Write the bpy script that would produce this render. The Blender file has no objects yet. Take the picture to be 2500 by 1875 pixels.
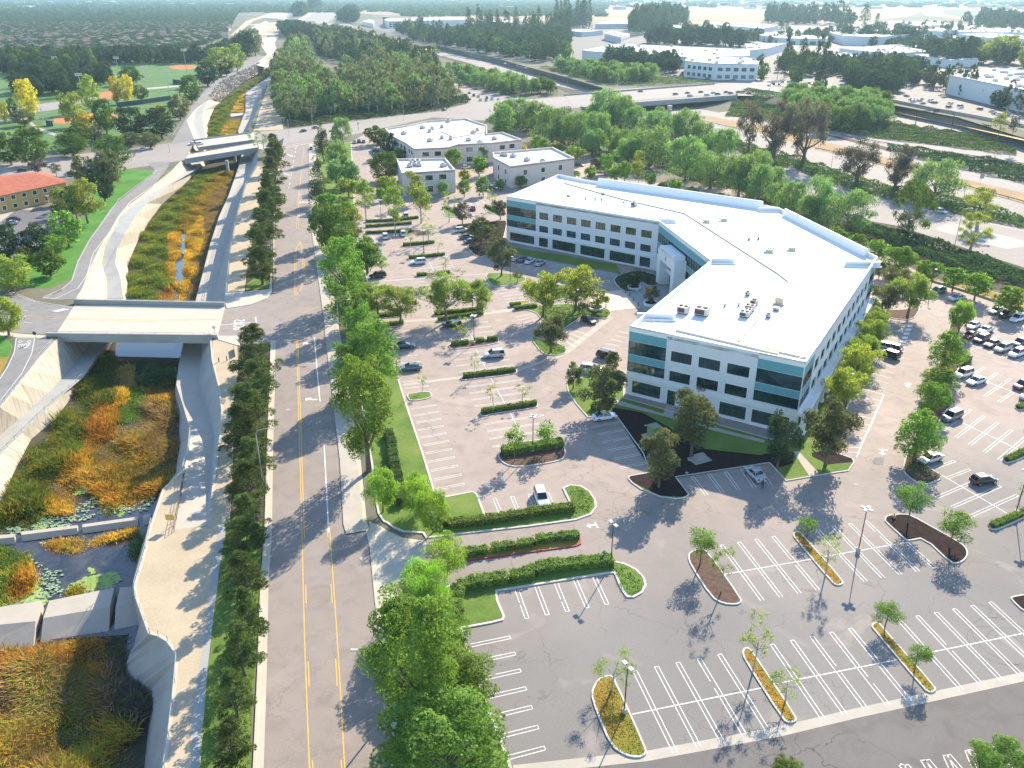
HAZE=7.0e-5;EXPO=1.12
import bpy,math,random
import numpy as np
from mathutils import Vector,Matrix
from mathutils.geometry import delaunay_2d_cdt
S=bpy.context.scene
COL=S.collection
rnd=random.Random(7)
RAD=math.radians
CAM_H,CAM_F,PITCH=71.8,2050.0,RAD(25.0)
FRX,FRY,FRS=(0,600,1200,1800),(0,400,800,1275),(3.16,3.16,3.16,2.7657)
def src(f,x,y):
    return FRX[int(f[1])]+x/FRS[int(f[0])],FRY[int(f[0])]+y/FRS[int(f[0])]
def ray(u,v):
    a,b=(u-1250)/CAM_F,(v-937.5)/CAM_F
    cp,sp=math.cos(PITCH),math.sin(PITCH)
    return Vector((a,cp-b*sp,-sp-b*cp))
def G(f,x,y,z=0.0):
    r=ray(*src(f,x,y));t=(z-CAM_H)/r.z
    return Vector((r.x*t,r.y*t,z))
def GP(spec,z=0.0):
    """[('21', x,y, x,y, ...), ('22', ...)] -> list of points at height z"""
    out=[]
    for s in spec:
        for i in range(1,len(s),2):out.append(G(s[0],s[i],s[i+1],z))
    return out
def GZ(f,pts):
    return[G(f,x,y,z)for x,y,z in pts]
def tag(o,label=None,cat=None,group=None,kind=None):
    if label:o['label']=label
    if cat:o['category']=cat
    if group:o['group']=group
    if kind:o['kind']=kind
    return o
def link(name,me,parent=None,loc=None):
    o=bpy.data.objects.new(name,me);COL.objects.link(o)
    if parent is not None:o.parent=parent
    if loc is not None:o.location=loc
    return o
def empty(name,loc=(0,0,0),rz=0.0,label=None,cat=None,group=None):
    o=bpy.data.objects.new(name,None);COL.objects.link(o)
    o.location=loc;o.rotation_euler=(0,0,rz)
    o.empty_display_size=.5
    return tag(o,label,cat,group)
class MB:
    """collects shapes, links them as one mesh"""
    def __init__(s):s.v=[];s.f=[];s.m=[]
    def add(s,vs,fs,mi=0):
        n=len(s.v);s.v+=[tuple(p)for p in vs]
        s.f+=[tuple(i+n for i in f)for f in fs];s.m+=[mi]*len(fs);return s
    def box(s,x0,x1,y0,y1,z0,z1,mi=0,M=None):
        vs=[Vector((x,y,z))for z in(z0,z1)for y in(y0,y1)for x in(x0,x1)]
        if M is not None:vs=[M@p for p in vs]
        return s.add(vs,[(0,2,3,1),(4,5,7,6),(0,1,5,4),(1,3,7,5),(3,2,6,7),(2,0,4,6)],mi)
    def bar(s,a,b,w,h,mi=0,lift=0.0):
        """box beam from a to b (base centre line), width w, height h"""
        a,b=Vector(a),Vector(b);d=(b-a);n=Vector((-d.y,d.x,0))
        if n.length<1e-6:n=Vector((1,0,0))
        n=n.normalized()*w/2;u=Vector((0,0,1))
        vs=[a-n+u*lift,a+n+u*lift,b+n+u*lift,b-n+u*lift]
        vs+=[p+u*h for p in vs]
        return s.add(vs,[(0,1,2,3),(7,6,5,4),(0,4,5,1),(1,5,6,2),(2,6,7,3),(3,7,4,0)],mi)
    def tube(s,pts,rad,n=6,mi=0,cap=True):
        pts=[Vector(p)for p in pts];base=len(s.v);k=len(pts)
        if not hasattr(rad,'__len__'):rad=[rad]*k
        for i,p in enumerate(pts):
            d=(pts[min(i+1,k-1)]-pts[max(i-1,0)]).normalized()
            x=d.cross(Vector((0,0,1))if abs(d.z)<.9 else Vector((1,0,0))).normalized();y=d.cross(x)
            for j in range(n):
                t=2*math.pi*j/n;s.v.append(tuple(p+(x*math.cos(t)+y*math.sin(t))*rad[i]))
        for i in range(k-1):
            for j in range(n):
                a=base+i*n+j;b=base+i*n+(j+1)%n
                s.f.append((a,b,b+n,a+n));s.m.append(mi)
        if cap:
            s.f.append(tuple(base+j for j in range(n))[::-1]);s.m.append(mi)
            s.f.append(tuple(base+(k-1)*n+j for j in range(n)));s.m.append(mi)
        return s
    def prism(s,pts,z0,z1,mi=0,mtop=None,bottom=False):
        """vertical extrusion of an outline (any simple polygon)"""
        pts=ccw(pts);n=len(pts)
        vs=[(p[0],p[1],z0)for p in pts]+[(p[0],p[1],z1)for p in pts]
        s.add(vs,[(i,(i+1)%n,(i+1)%n+n,i+n)for i in range(n)],mi)
        tv,tf=triang(pts)
        s.add([(p[0],p[1],z1)for p in tv],tf,mi if mtop is None else mtop)
        if bottom:s.add([(p[0],p[1],z0)for p in tv],[t[::-1]for t in tf],mi)
        return s
    def flat(s,pts,z,mi=0):
        tv,tf=triang(ccw(pts));return s.add([(p[0],p[1],z)for p in tv],tf,mi)
    def mesh(s,name,mats):
        me=bpy.data.meshes.new(name);me.from_pydata(s.v,[],s.f)
        for m in(mats if isinstance(mats,(list,tuple))else[mats]):me.materials.append(m)
        if any(s.m):me.polygons.foreach_set('material_index',s.m)
        me.validate();me.update();return me
    def build(s,name,mats,parent=None,loc=None,smooth=False):
        me=s.mesh(name,mats)
        if smooth:me.shade_smooth()
        return link(name,me,parent,loc)
def area2(p):return sum(p[i][0]*p[(i+1)%len(p)][1]-p[(i+1)%len(p)][0]*p[i][1]for i in range(len(p)))
def ccw(p):return list(p)if area2(p)>0 else list(p)[::-1]
def triang(pts,holes=()):
    vs=[Vector((p[0],p[1]))for p in pts];es=[(i,(i+1)%len(pts))for i in range(len(pts))]
    for h in holes:
        k=len(vs);vs+=[Vector((p[0],p[1]))for p in h];es+=[(k+i,k+(i+1)%len(h))for i in range(len(h))]
    r=delaunay_2d_cdt(vs,es,[],0,1e-4)
    ov=r[0];out=[]
    for t in r[2]:
        c=sum((ov[i]for i in t),Vector((0,0)))/3
        if inside(c,pts)and not any(inside(c,h)for h in holes):out.append(tuple(t)if area2([ov[i]for i in t])>0 else tuple(t)[::-1])
    return[(p.x,p.y)for p in ov],out
def inside(p,poly):
    x,y=p[0],p[1];c=False;n=len(poly);j=n-1
    for i in range(n):
        xi,yi,xj,yj=poly[i][0],poly[i][1],poly[j][0],poly[j][1]
        if(yi>y)!=(yj>y)and x<(xj-xi)*(y-yi)/(yj-yi)+xi:c=not c
        j=i
    return c
def smooth(pts,it=2,closed=True):
    """Chaikin corner cutting"""
    for _ in range(it):
        o=[];n=len(pts)
        if not closed:o.append(pts[0])
        for i in range(n if closed else n-1):
            a,b=Vector(pts[i]),Vector(pts[(i+1)%n]);o+=[a*.75+b*.25,a*.25+b*.75]
        if not closed:o.append(pts[-1])
        pts=o
    return[Vector(p)for p in pts]
def offset(pts,d):
    """inset (d>0 inwards) of a closed outline"""
    pts=ccw([Vector((p[0],p[1],0))for p in pts]);n=len(pts);o=[]
    for i in range(n):
        a,b,c=pts[i-1],pts[i],pts[(i+1)%n]
        e1,e2=(b-a).normalized(),(c-b).normalized()
        n1,n2=Vector((-e1.y,e1.x,0)),Vector((-e2.y,e2.x,0));m=n1+n2
        if m.length<1e-4:m=n1
        m.normalize();k=max(.45,m.dot(n1));o.append(b+m*d/k)
    return o
def resample(pts,step):
    pts=[Vector(p)for p in pts];out=[pts[0]];acc=0
    for a,b in zip(pts,pts[1:]):
        L=(b-a).length;n=max(1,int(round(L/step)))
        for i in range(1,n+1):out.append(a.lerp(b,i/n))
    return out
class N:
    def __init__(s,name):
        s.m=bpy.data.materials.new(name);s.m.use_nodes=True;s.t=s.m.node_tree;s.t.nodes.clear()
        s.out=s.n('ShaderNodeOutputMaterial')
    def n(s,t,**k):
        x=s.t.nodes.new(t)
        for a,b in k.items():
            if a.startswith('i_'):
                key=a[2:];key=int(key)if key.isdigit()else key.replace('_',' ')
                x.inputs[key].default_value=b
            else:setattr(x,a,b)
        return x
    def l(s,a,b):s.t.links.new(a,b)
    def geo(s):return s.n('ShaderNodeNewGeometry').outputs['Position']
    def objc(s):return s.n('ShaderNodeTexCoord').outputs['Object']
    def noise(s,scale,detail=4,co=None,rough=.55,dist=0.0):
        x=s.n('ShaderNodeTexNoise');x.inputs['Scale'].default_value=scale;x.inputs['Detail'].default_value=detail
        x.inputs['Roughness'].default_value=rough;x.inputs['Distortion'].default_value=dist
        s.l(co if co is not None else s.geo(),x.inputs['Vector']);return x.outputs['Fac']
    def ramp(s,fac,stops):
        r=s.n('ShaderNodeValToRGB');e=r.color_ramp.elements
        while len(e)<len(stops):e.new(.5)
        for el,(p,c)in zip(e,stops):el.position=p;el.color=(*c,1)if len(c)==3 else c
        s.l(fac,r.inputs[0]);return r.outputs[0]
    def mix(s,f,a,b,mode='MIX'):
        x=s.n('ShaderNodeMix',data_type='RGBA',blend_type=mode)
        for i,v in((0,f),(6,a),(7,b)):
            if isinstance(v,(int,float)):x.inputs[i].default_value=v
            elif isinstance(v,tuple):x.inputs[i].default_value=(*v,1)
            else:s.l(v,x.inputs[i])
        return x.outputs[2]
    def math(s,op,a,b=0.0):
        x=s.n('ShaderNodeMath',operation=op)
        for i,v in((0,a),(1,b)):
            if isinstance(v,(int,float)):x.inputs[i].default_value=v
            else:s.l(v,x.inputs[i])
        return x.outputs[0]
    def bump(s,h,st=.3,d=.05):
        b=s.n('ShaderNodeBump');b.inputs['Strength'].default_value=st;b.inputs['Distance'].default_value=d
        s.l(h,b.inputs['Height']);return b.outputs[0]
    def pbr(s,col,rough=.8,metal=0.0,normal=None,spec=.3,**kw):
        p=s.n('ShaderNodeBsdfPrincipled')
        if isinstance(col,tuple):p.inputs['Base Color'].default_value=(*col,1)
        else:s.l(col,p.inputs['Base Color'])
        if isinstance(rough,(int,float)):p.inputs['Roughness'].default_value=rough
        else:s.l(rough,p.inputs['Roughness'])
        p.inputs['Metallic'].default_value=metal;p.inputs['Specular IOR Level'].default_value=spec
        for k,v in kw.items():p.inputs[k.replace('_',' ')].default_value=v
        if normal is not None:s.l(normal,p.inputs['Normal'])
        s.l(p.outputs[0],s.out.inputs[0]);return s.m
def sc(c,k):return tuple(max(0,x*k)for x in c)
def m_rough(name,col,var=.15,scale=.6,rough=.85,bump=.2,fine=8.0,spec=.2):
    """plain weathered surface: base colour with broad and fine mottling"""
    k=N(name);a=k.noise(scale,5);b=k.noise(fine,3)
    c=k.ramp(a,[(.3,sc(col,1-var)),(.7,sc(col,1+var))])
    c=k.mix(.35,c,k.ramp(b,[(.3,sc(col,1-var*1.6)),(.7,sc(col,1+var*1.6))]))
    return k.pbr(c,rough,normal=k.bump(b,bump),spec=spec)
def m_asphalt(name,c1,c2,crack=.5,tint=None):
    k=N(name);g=k.geo()
    a=k.noise(.035,4,g);b=k.noise(.35,5,g,.6,.6);f=k.noise(6.0,4,g,.7);ff=k.noise(22.0,2,g,.8)
    c=k.ramp(a,[(.35,c1),(.65,c2)])
    c=k.mix(.4,c,k.ramp(b,[(.25,sc(c1,.62)),(.5,c2),(.8,sc(c2,1.2))]))
    c=k.mix(.55,c,k.ramp(f,[(.25,(.38,.38,.38)),(.75,(.62,.62,.62))]),'OVERLAY')
    c=k.mix(.35,c,k.ramp(ff,[(.25,(.3,.3,.3)),(.75,(.7,.7,.7))]),'OVERLAY')
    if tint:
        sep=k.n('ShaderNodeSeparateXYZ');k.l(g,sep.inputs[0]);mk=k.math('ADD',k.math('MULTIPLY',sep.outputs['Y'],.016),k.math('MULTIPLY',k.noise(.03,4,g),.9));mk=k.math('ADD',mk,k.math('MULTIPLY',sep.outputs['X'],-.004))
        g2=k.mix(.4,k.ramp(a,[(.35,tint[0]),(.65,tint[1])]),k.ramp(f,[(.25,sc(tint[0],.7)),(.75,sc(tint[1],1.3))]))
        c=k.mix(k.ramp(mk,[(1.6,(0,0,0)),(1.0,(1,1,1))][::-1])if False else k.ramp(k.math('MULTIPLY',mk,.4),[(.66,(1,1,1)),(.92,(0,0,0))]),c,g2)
    w=k.n('ShaderNodeVectorMath',operation='ADD');nz=k.n('ShaderNodeTexNoise');nz.inputs['Scale'].default_value=.35;nz.inputs['Detail'].default_value=5
    k.l(g,nz.inputs['Vector']);sc2=k.n('ShaderNodeVectorMath',operation='SCALE');sc2.inputs['Scale'].default_value=5.0
    k.l(nz.outputs['Color'],sc2.inputs[0]);k.l(g,w.inputs[0]);k.l(sc2.outputs[0],w.inputs[1])
    vo=k.n('ShaderNodeTexVoronoi',feature='DISTANCE_TO_EDGE');vo.inputs['Scale'].default_value=.11;k.l(w.outputs[0],vo.inputs['Vector'])
    line=k.ramp(vo.outputs['Distance'],[(.0,(1,1,1)),(.010,(0,0,0))])
    mask=k.ramp(k.noise(.05,3,g),[(.44,(0,0,0)),(.54,(1,1,1))])
    cr=k.math('MULTIPLY',k.mix(1.0,line,mask,'MULTIPLY'),crack)
    c=k.mix(cr,c,sc(c1,.35))
    pud=k.ramp(k.noise(.09,5,g,.5,1.2),[(.60,(0,0,0)),(.66,(1,1,1)),(.72,(0,0,0))])
    c=k.mix(k.math('MULTIPLY',pud,.2),c,sc(c2,1.5))
    return k.pbr(c,.85,normal=k.bump(f,.15),spec=.25)
def m_leaf(name,dark,light,trans=.45,scale=.35,hue=.03,val=.25):
    """foliage: colour varies leaf clump by leaf clump and tree by tree; light passes through"""
    k=N(name);oi=k.n('ShaderNodeObjectInfo');ge=k.n('ShaderNodeNewGeometry')
    f=k.math('ADD',k.math('MULTIPLY',k.noise(scale,3,k.geo()),.75),k.math('MULTIPLY',ge.outputs['Random Per Island'],.25))
    c=k.ramp(f,[(.28,dark),(.68,light)])
    hs=k.n('ShaderNodeHueSaturation');k.l(c,hs.inputs['Color'])
    k.l(k.math('ADD',k.math('MULTIPLY',oi.outputs['Random'],hue),.5-hue/2),hs.inputs['Hue'])
    k.l(k.math('ADD',k.math('MULTIPLY',oi.outputs['Random'],val),1-val/2),hs.inputs['Value'])
    d=k.n('ShaderNodeBsdfDiffuse');t=k.n('ShaderNodeBsdfTranslucent');k.l(hs.outputs[0],d.inputs[0])
    tc=k.mix(1.0,hs.outputs[0],(1.5,1.6,.75),'MULTIPLY');k.l(tc,t.inputs[0])
    mx=k.n('ShaderNodeMixShader');mx.inputs[0].default_value=trans
    k.l(d.outputs[0],mx.inputs[1]);k.l(t.outputs[0],mx.inputs[2]);k.l(mx.outputs[0],k.out.inputs[0])
    return k.m
def m_objcol(name,rough=.3,metal=0.0,coat=.6):
    k=N(name);oi=k.n('ShaderNodeObjectInfo')
    return k.pbr(oi.outputs['Color'],rough,metal,spec=.5,Coat_Weight=coat,Coat_Roughness=.08)
M={}
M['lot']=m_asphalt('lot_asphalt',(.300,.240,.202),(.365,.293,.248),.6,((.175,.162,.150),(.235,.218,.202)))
M['lot_grey']=m_asphalt('lot_asphalt_grey',(.160,.152,.146),(.215,.205,.196),.6)
M['lot_dark']=m_asphalt('lot_asphalt_new',(.125,.113,.104),(.165,.150,.139),.8)
M['road']=m_asphalt('road_asphalt',(.240,.200,.172),(.290,.243,.210),.35)
M['path_asphalt']=m_asphalt('path_asphalt',(.20,.19,.175),(.25,.235,.22),.2)
M['court_lot']=m_asphalt('court_asphalt',(.13,.12,.12),(.17,.16,.155),.3)  # darker grey asphalt of the parking court
M['far_road']=m_rough('freeway_concrete',(.31,.275,.245),.12,.02,.9,.1,.6)
M['conc']=m_rough('concrete',(.43,.385,.32),.12,.4,.85,.2)
M['conc_w']=m_rough('concrete_white',(.50,.445,.355),.08,.25,.85,.15)
M['conc_g']=m_rough('concrete_grey',(.34,.34,.32),.14,.3,.85,.2)
M['kerb']=m_rough('kerb_concrete',(.58,.55,.50),.12,1.0,.85,.1)
M['kerb_red']=m_rough('kerb_red',(.36,.07,.09),.2,1.0,.7,.1)
M['kerb_green']=m_rough('kerb_green',(.06,.34,.25),.2,1.0,.7,.1)
def m_bankconc():
    k=N('bank_concrete');g=k.geo()
    a=k.noise(.15,5,g);b=k.noise(2.5,4,g,.7)
    mp=k.n('ShaderNodeMapping');mp.inputs['Rotation'].default_value=(0,0,RAD(-35));mp.inputs['Scale'].default_value=(.2,2.0,.2);k.l(g,mp.inputs[0])
    st=k.noise(1.2,5,mp.outputs[0],.7)
    c=k.ramp(a,[(.3,(.40,.355,.275)),(.7,(.50,.445,.35))])
    c=k.mix(.6,c,k.ramp(st,[(.38,(.23,.20,.155)),(.56,(.50,.44,.35))]))
    return k.pbr(c,.9,normal=k.bump(b,.2),spec=.15)
M['bank']=m_bankconc()
M['dirt']=m_rough('dirt_path',(.46,.37,.25),.16,.25,.95,.3,3.0,.05)
M['dirt_pale']=m_rough('dirt_pale',(.46,.375,.26),.14,.2,.95,.3,3.0,.05)
M['white']=m_rough('paint_white',(.74,.73,.70),.12,2.0,.7,.0,12)
M['yellow']=m_rough('paint_yellow',(.62,.40,.10),.15,2.0,.7,.0,12)
def m_grass(name,a,b,dry):
    k=N(name);g=k.geo();n1=k.noise(.12,4,g,.6,.5);n2=k.noise(3.5,4,g,.8);n3=k.noise(14,3,g,.8)
    c=k.ramp(n1,[(.3,a),(.55,b),(.78,dry)])
    c=k.mix(.6,c,k.ramp(n2,[(.25,(.32,.32,.32)),(.75,(.68,.68,.68))]),'OVERLAY')
    c=k.mix(.4,c,k.ramp(n3,[(.25,(.25,.25,.25)),(.75,(.75,.75,.75))]),'OVERLAY')
    return k.pbr(c,.9,normal=k.bump(k.math('ADD',n2,n3),.6,.15),spec=.1)
M['grass']=m_grass('lawn',(.10,.17,.035),(.16,.24,.05),(.26,.27,.08))
M['grass_park']=m_grass('park_lawn',(.08,.16,.05),(.12,.21,.07),(.20,.24,.10))
M['grass_b']=m_grass('bank_lawn',(.07,.18,.03),(.10,.25,.045),(.14,.28,.07))
M['grass_dry']=m_grass('dry_groundcover',(.20,.22,.04),(.36,.22,.05),(.30,.30,.06))
M['mulch']=m_rough('mulch',(.036,.024,.022),.5,1.5,.95,.6,9.0,.05)
M['mulch_b']=m_rough('brown_mulch',(.13,.085,.065),.4,1.5,.95,.6,9.0,.05)
M['earth']=m_rough('earth',(.24,.19,.14),.3,.05,.95,.3,.8,.05)
M['under']=m_rough('undergrowth_soil',(.08,.075,.05),.4,.3,.95,.5,2.0,.05)
def m_base():
    k=N('base_ground');g=k.geo();a=k.noise(.004,5,g);b=k.noise(.05,4,g)
    c=k.ramp(a,[(.35,(.10,.12,.07)),(.5,(.20,.18,.13)),(.65,(.28,.25,.20))])
    c=k.mix(.5,c,k.ramp(b,[(.3,(.07,.10,.06)),(.7,(.26,.22,.17))]))
    return k.pbr(c,.95,spec=.05)
M['base']=m_base()
def m_field():
    k=N('dry_field');g=k.geo();mp=k.n('ShaderNodeMapping');mp.inputs['Scale'].default_value=(.35,1.0,1.0);k.l(g,mp.inputs[0])
    a=k.noise(.0035,5,mp.outputs[0],.6,.8);b=k.noise(.03,4,g)
    c=k.ramp(a,[(.30,(.22,.18,.13)),(.45,(.36,.27,.17)),(.65,(.44,.34,.23))])
    c=k.mix(.3,c,k.ramp(b,[(.3,(.28,.22,.15)),(.7,(.44,.35,.24))]))
    return k.pbr(c,.95,spec=.05)
M['field']=m_field()
M['golden']=m_rough('golden_verge',(.37,.255,.14),.25,.1,.95,.3,2.0,.05)
M['clay']=m_rough('infield_clay',(.48,.20,.09),.15,.1,.95,.1,2.0,.05)
M['stucco']=m_rough('white_stucco',(.70,.70,.69),.035,.5,.8,.05)
M['stucco_b']=m_rough('beige_stucco',(.64,.57,.50),.05,.4,.85,.08)
M['trim']=m_rough('white_trim',(.80,.80,.78),.03,.5,.7,.05)
M['roof']=m_rough('white_roof',(.82,.81,.79),.03,.12,.7,.03)
M['roof_grey']=m_rough('light_roof',(.60,.59,.58),.10,.15,.8,.05)
M['roof_tan']=m_rough('tan_roof',(.60,.48,.36),.08,.15,.8,.05)
M['teal']=m_rough('teal_panel',(.13,.35,.38),.05,.5,.45,.0,3.0,.5)
def m_glass(name,col,rough=.06):
    k=N(name);n=k.noise(.25,2,k.geo());c=k.ramp(n,[(.35,sc(col,.5)),(.65,sc(col,1.3))])
    return k.pbr(c,rough,.0,spec=1.0,IOR=1.7)
M['glass']=m_glass('dark_green_glass',(.012,.050,.045))
M['glass_t']=m_glass('teal_glass',(.010,.055,.062))
M['glass_b']=m_glass('blue_glass',(.02,.07,.10))
M['frame']=N('window_frame').pbr((.05,.06,.06),.5,.3)
M['frame_w']=N('white_frame').pbr((.7,.72,.72),.5)
M['steel']=m_rough('galvanised_steel',(.42,.42,.40),.1,1.0,.5,.0,4,.4)
M['dark_metal']=N('dark_metal').pbr((.06,.055,.05),.5,.4)
M['unit']=m_rough('roof_unit_paint',(.52,.50,.46),.1,1,.6,.0)
M['unit_d']=m_rough('coil_dark',(.10,.07,.06),.2,3,.7,.3)
M['tan_metal']=m_rough('tan_metal',(.62,.54,.40),.08,1,.6,.0)
M['green_box']=m_rough('transformer_green',(.26,.30,.17),.08,1,.6,.0)
M['carpaint']=m_objcol('car_paint')
M['carglass']=N('car_glass').pbr((.01,.012,.014),.05,0,spec=1.0)
M['tyre']=N('tyre_rubber').pbr((.02,.02,.02),.8)
M['rim']=N('alloy_rim').pbr((.5,.5,.5),.3,.8)
M['lamp_red']=N('tail_lens').pbr((.35,.02,.02),.2)
M['lamp_clear']=N('head_lens').pbr((.7,.72,.75),.1,spec=.8)
M['bark']=m_rough('bark',(.17,.13,.10),.3,2.0,.95,.5,14)
M['bark_pale']=m_rough('pale_bark',(.42,.36,.30),.25,2.0,.9,.3,14)
M['brick']=m_rough('red_paver',(.50,.30,.22),.12,.6,.85,.1)
M['paver']=m_rough('pink_paver',(.62,.50,.40),.12,.6,.85,.1)
def m_water():
    k=N('water');n=k.noise(1.2,3,k.geo())
    return k.pbr((.018,.026,.028),.04,0,k.bump(n,.06,.05),spec=1.0)
M['water']=m_water()
def m_mudwater():
    k=N('shallow_water');g=k.geo();n=k.noise(1.2,3,g);a=k.noise(.35,5,g,.6,.8)
    c=k.ramp(a,[(.35,(.020,.024,.026)),(.6,(.055,.050,.052)),(.75,(.09,.085,.085))])
    return k.pbr(c,k.ramp(a,[(.4,(.05,.05,.05)),(.7,(.5,.5,.5))]),0,k.bump(n,.1,.05),spec=.8)
M['mudwater']=m_mudwater()
M['algae']=m_grass('algae_mat',(.22,.34,.08),(.34,.46,.14),(.42,.50,.22))
M['lily']=m_rough('lily_leaf',(.26,.36,.22),.3,1.5,.6,.0,6)
M['ochre']=m_rough('ochre_render',(.55,.36,.14),.08,.4,.85,.05)
def m_tile():
    k=N('red_tiles');g=k.objc();w=k.n('ShaderNodeTexWave');w.inputs['Scale'].default_value=1.6;w.inputs['Distortion'].default_value=.4;w.bands_direction='DIAGONAL';k.l(g,w.inputs['Vector'])
    c=k.ramp(k.noise(.6,4,g),[(.3,(.34,.09,.05)),(.7,(.46,.15,.085))]);c=k.mix(.35,c,k.ramp(w.outputs['Fac'],[(.2,(.3,.3,.3)),(.8,(.65,.65,.65))]),'OVERLAY')
    return k.pbr(c,.8,normal=k.bump(w.outputs['Fac'],.4,.1),spec=.2)
M['redtile']=m_tile()
for n_,c_ in(('house_wall',(.50,.46,.40)),('house_wall2',(.42,.33,.26)),('roof_brown',(.15,.115,.095)),('roof_clay',(.20,.14,.11)),('roof_ash',(.16,.145,.13))):M[n_]=m_rough(n_,c_,.25,.05,.9,0)
M['shade']=m_rough('windscreen_mesh',(.05,.08,.09),.15,.5,.9,0)
def flat(name,spec,mat,z=.01,sm=0,kind='structure'):
    pts=GP(spec)if isinstance(spec[0][0],str)else spec
    if sm:pts=smooth(pts,sm)
    return tag(MB().flat(pts,z).build(name,M[mat]),kind=kind)
def ring(mb,pts,w,z0,z1,mi=0):
    o=ccw([Vector((p[0],p[1],0))for p in pts]);i=offset(o,w);n=len(o)
    vs=[(p.x,p.y,z0)for p in o]+[(p.x,p.y,z1)for p in o]+[(p.x,p.y,z1)for p in i]+[(p.x,p.y,z0)for p in i]
    fs=[]
    for a in range(n):
        b=(a+1)%n
        fs+=[(a,b,b+n,a+n),(a+n,b+n,b+2*n,a+2*n),(a+2*n,b+2*n,b+3*n,a+3*n)]
    mb.add(vs,fs,mi)
def bed(name,spec,fill,sm=1,kerb='kerb',w=.2,h=.16):
    pts=GP(spec)if isinstance(spec[0][0],str)else spec
    if sm:pts=smooth(pts,sm)
    m=MB();ring(m,pts,w,0,h,0);tag(m.build(name+'_kerb',M[kerb]),kind='structure')
    return tag(MB().flat(offset(pts,w*.9),h-.04).build(name,M[fill]),kind='structure')
def strip_along(name,pts,w,z,mat,side=0,h=None,kind='structure'):
    """ribbon of width w along a line (side 0 centred, 1 left, -1 right)"""
    pts=[Vector((p[0],p[1],0))for p in pts];L=[];R=[]
    for i,p in enumerate(pts):
        d=(pts[min(i+1,len(pts)-1)]-pts[max(i-1,0)]).normalized();nrm=Vector((-d.y,d.x,0))
        L.append(p+nrm*w*(.5+.5*side));R.append(p-nrm*w*(.5-.5*side))
    n=len(pts);m=MB()
    vs=[(p.x,p.y,z)for p in L]+[(p.x,p.y,z)for p in R]
    m.add(vs,[(i+n,i+1+n,i+1,i)for i in range(n-1)])
    if h:
        vs2=[(p.x,p.y,z-h)for p in L]+[(p.x,p.y,z-h)for p in R]
        m.add(vs+vs2,[(i,i+1,i+1+2*n,i+2*n)for i in range(n-1)]+[(i+1+n,i+n,i+3*n,i+1+3*n)for i in range(n-1)])
    o=m.build(name,M[mat]);return tag(o,kind=kind)if kind else o
CH_R=GP([('00',2212,470),('01',130,700),('01',90,850),('01',20,1000),('00',1990,1130),('10',1985,20),('10',1900,160),('10',1830,400),('10',1775,700),('10',1750,1060),
           ('20',1627,100),('20',1640,250),('20',1690,450),('20',1715,640),('20',1700,850),('20',1660,1100),('20',1612,1530),('20',1350,1560),('20',1410,1110),('20',1262,1245),
           ('20',1150,1580),('30',985,180),('30',912,430),('30',920,500),('30',1010,750),('30',1070,765),('30',1130,800),('30',1180,870),('30',1193,930),('30',1165,1240),('30',1140,1450),('30',1110,1659),('30',1080,1990)])
CH_L=GP([('30',-900,1990),('30',-900,600),('20',-500,1300),('20',-250,930),('20',0,620),('20',150,430),('20',300,240),('20',430,100),('10',590,1040),('10',640,960),('10',700,800),('10',770,650),('10',850,520),('10',915,405),
           ('10',1000,300),('10',1180,170),('10',1320,60),('00',1395,1245),('00',1500,1080),('00',1440,930),('00',1500,850),('00',1600,770),('00',1700,640),('00',1990,490),('00',2080,430)])
CUT=GP([('13',2700,1180),('13',2212,1010),('13',1850,950),('13',1500,880),('13',1150,700),('13',850,590),('13',560,470),('13',200,330),('02',1896,1500),('02',1500,1380),('02',1150,1240),
          ('02',800,1090),('02',620,960),('02',700,860),('02',640,740),('02',520,690),('02',240,625),('02',0,575),('01',1700,500),('01',1300,385),('01',1250,355),
          ('01',1500,355),('01',1900,440),('02',310,525),('02',560,590),('02',900,690),('02',1400,672),('02',1720,655),('02',1900,715),('03',250,745),('03',700,735),('03',1150,800),('03',1700,905),('03',2212,1065),('03',2900,1230)])
outer=[(-14000,-60),(14000,-60),(14000,13500),(-14000,13500)]
v,f=triang(outer,[CH_R+CH_L,CUT])
tag(MB().add([(x,y,0)for x,y in v],f).build('ground',M['base']),kind='structure')
flat('dry_field',[('01',850,110,760,60,850,52,1500,45,2212,48),('02',1100,30),('03',0,20,600,25,1400,50,1420,120,900,170,0,190),('02',1600,180,800,170,0,150),('01',1500,130)],'field',.010,1)
flat('far_field',[('02',0,38,600,15,1000,2),('03',0,5,800,12,1700,30,2212,42,2600,70,2600,120,1450,60,600,25,0,22),('02',1000,30)],'field',.006)
flat('field_track',[('03',1400,75,1500,62,1750,45,2212,50,2212,62,1800,60,1580,80,1600,110,1850,150,1750,150,1450,120)],'field',.02)
flat('industrial_pavement',[('01',900,150,2000,100),('02',0,150,1000,130),('03',0,180,1200,160,2212,190,2700,250,2900,1100,2212,1000,1200,770,1150,700,500,640),('02',1720,640,1300,570,500,480),('01',1900,430,1300,300,1000,230)],'lot_dark',.004)
flat('park_lawn',[('00',-700,500,-700,1250,0,1240,600,1150,1270,1060,1400,800,1560,620,1560,470,1300,440,700,530)],'grass_park',.006)
flat('park_path',[('00',0,930,200,905,290,980,480,1050,690,1110,690,1125,470,1065,280,1000,190,925,0,945)],'conc',.02)
flat('park_street',[('00',-200,880,0,850,400,790,800,740,800,760,400,850,0,900,-200,930)],'far_road',.02)
flat('outfield_path',[('00',830,705,1400,655,1400,668,830,718)],'conc',.022)
flat('outfield_lawn',[('00',700,545,1050,500,1300,480,1560,470,1490,600,1400,655,830,690)],'grass_park',.012)
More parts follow.
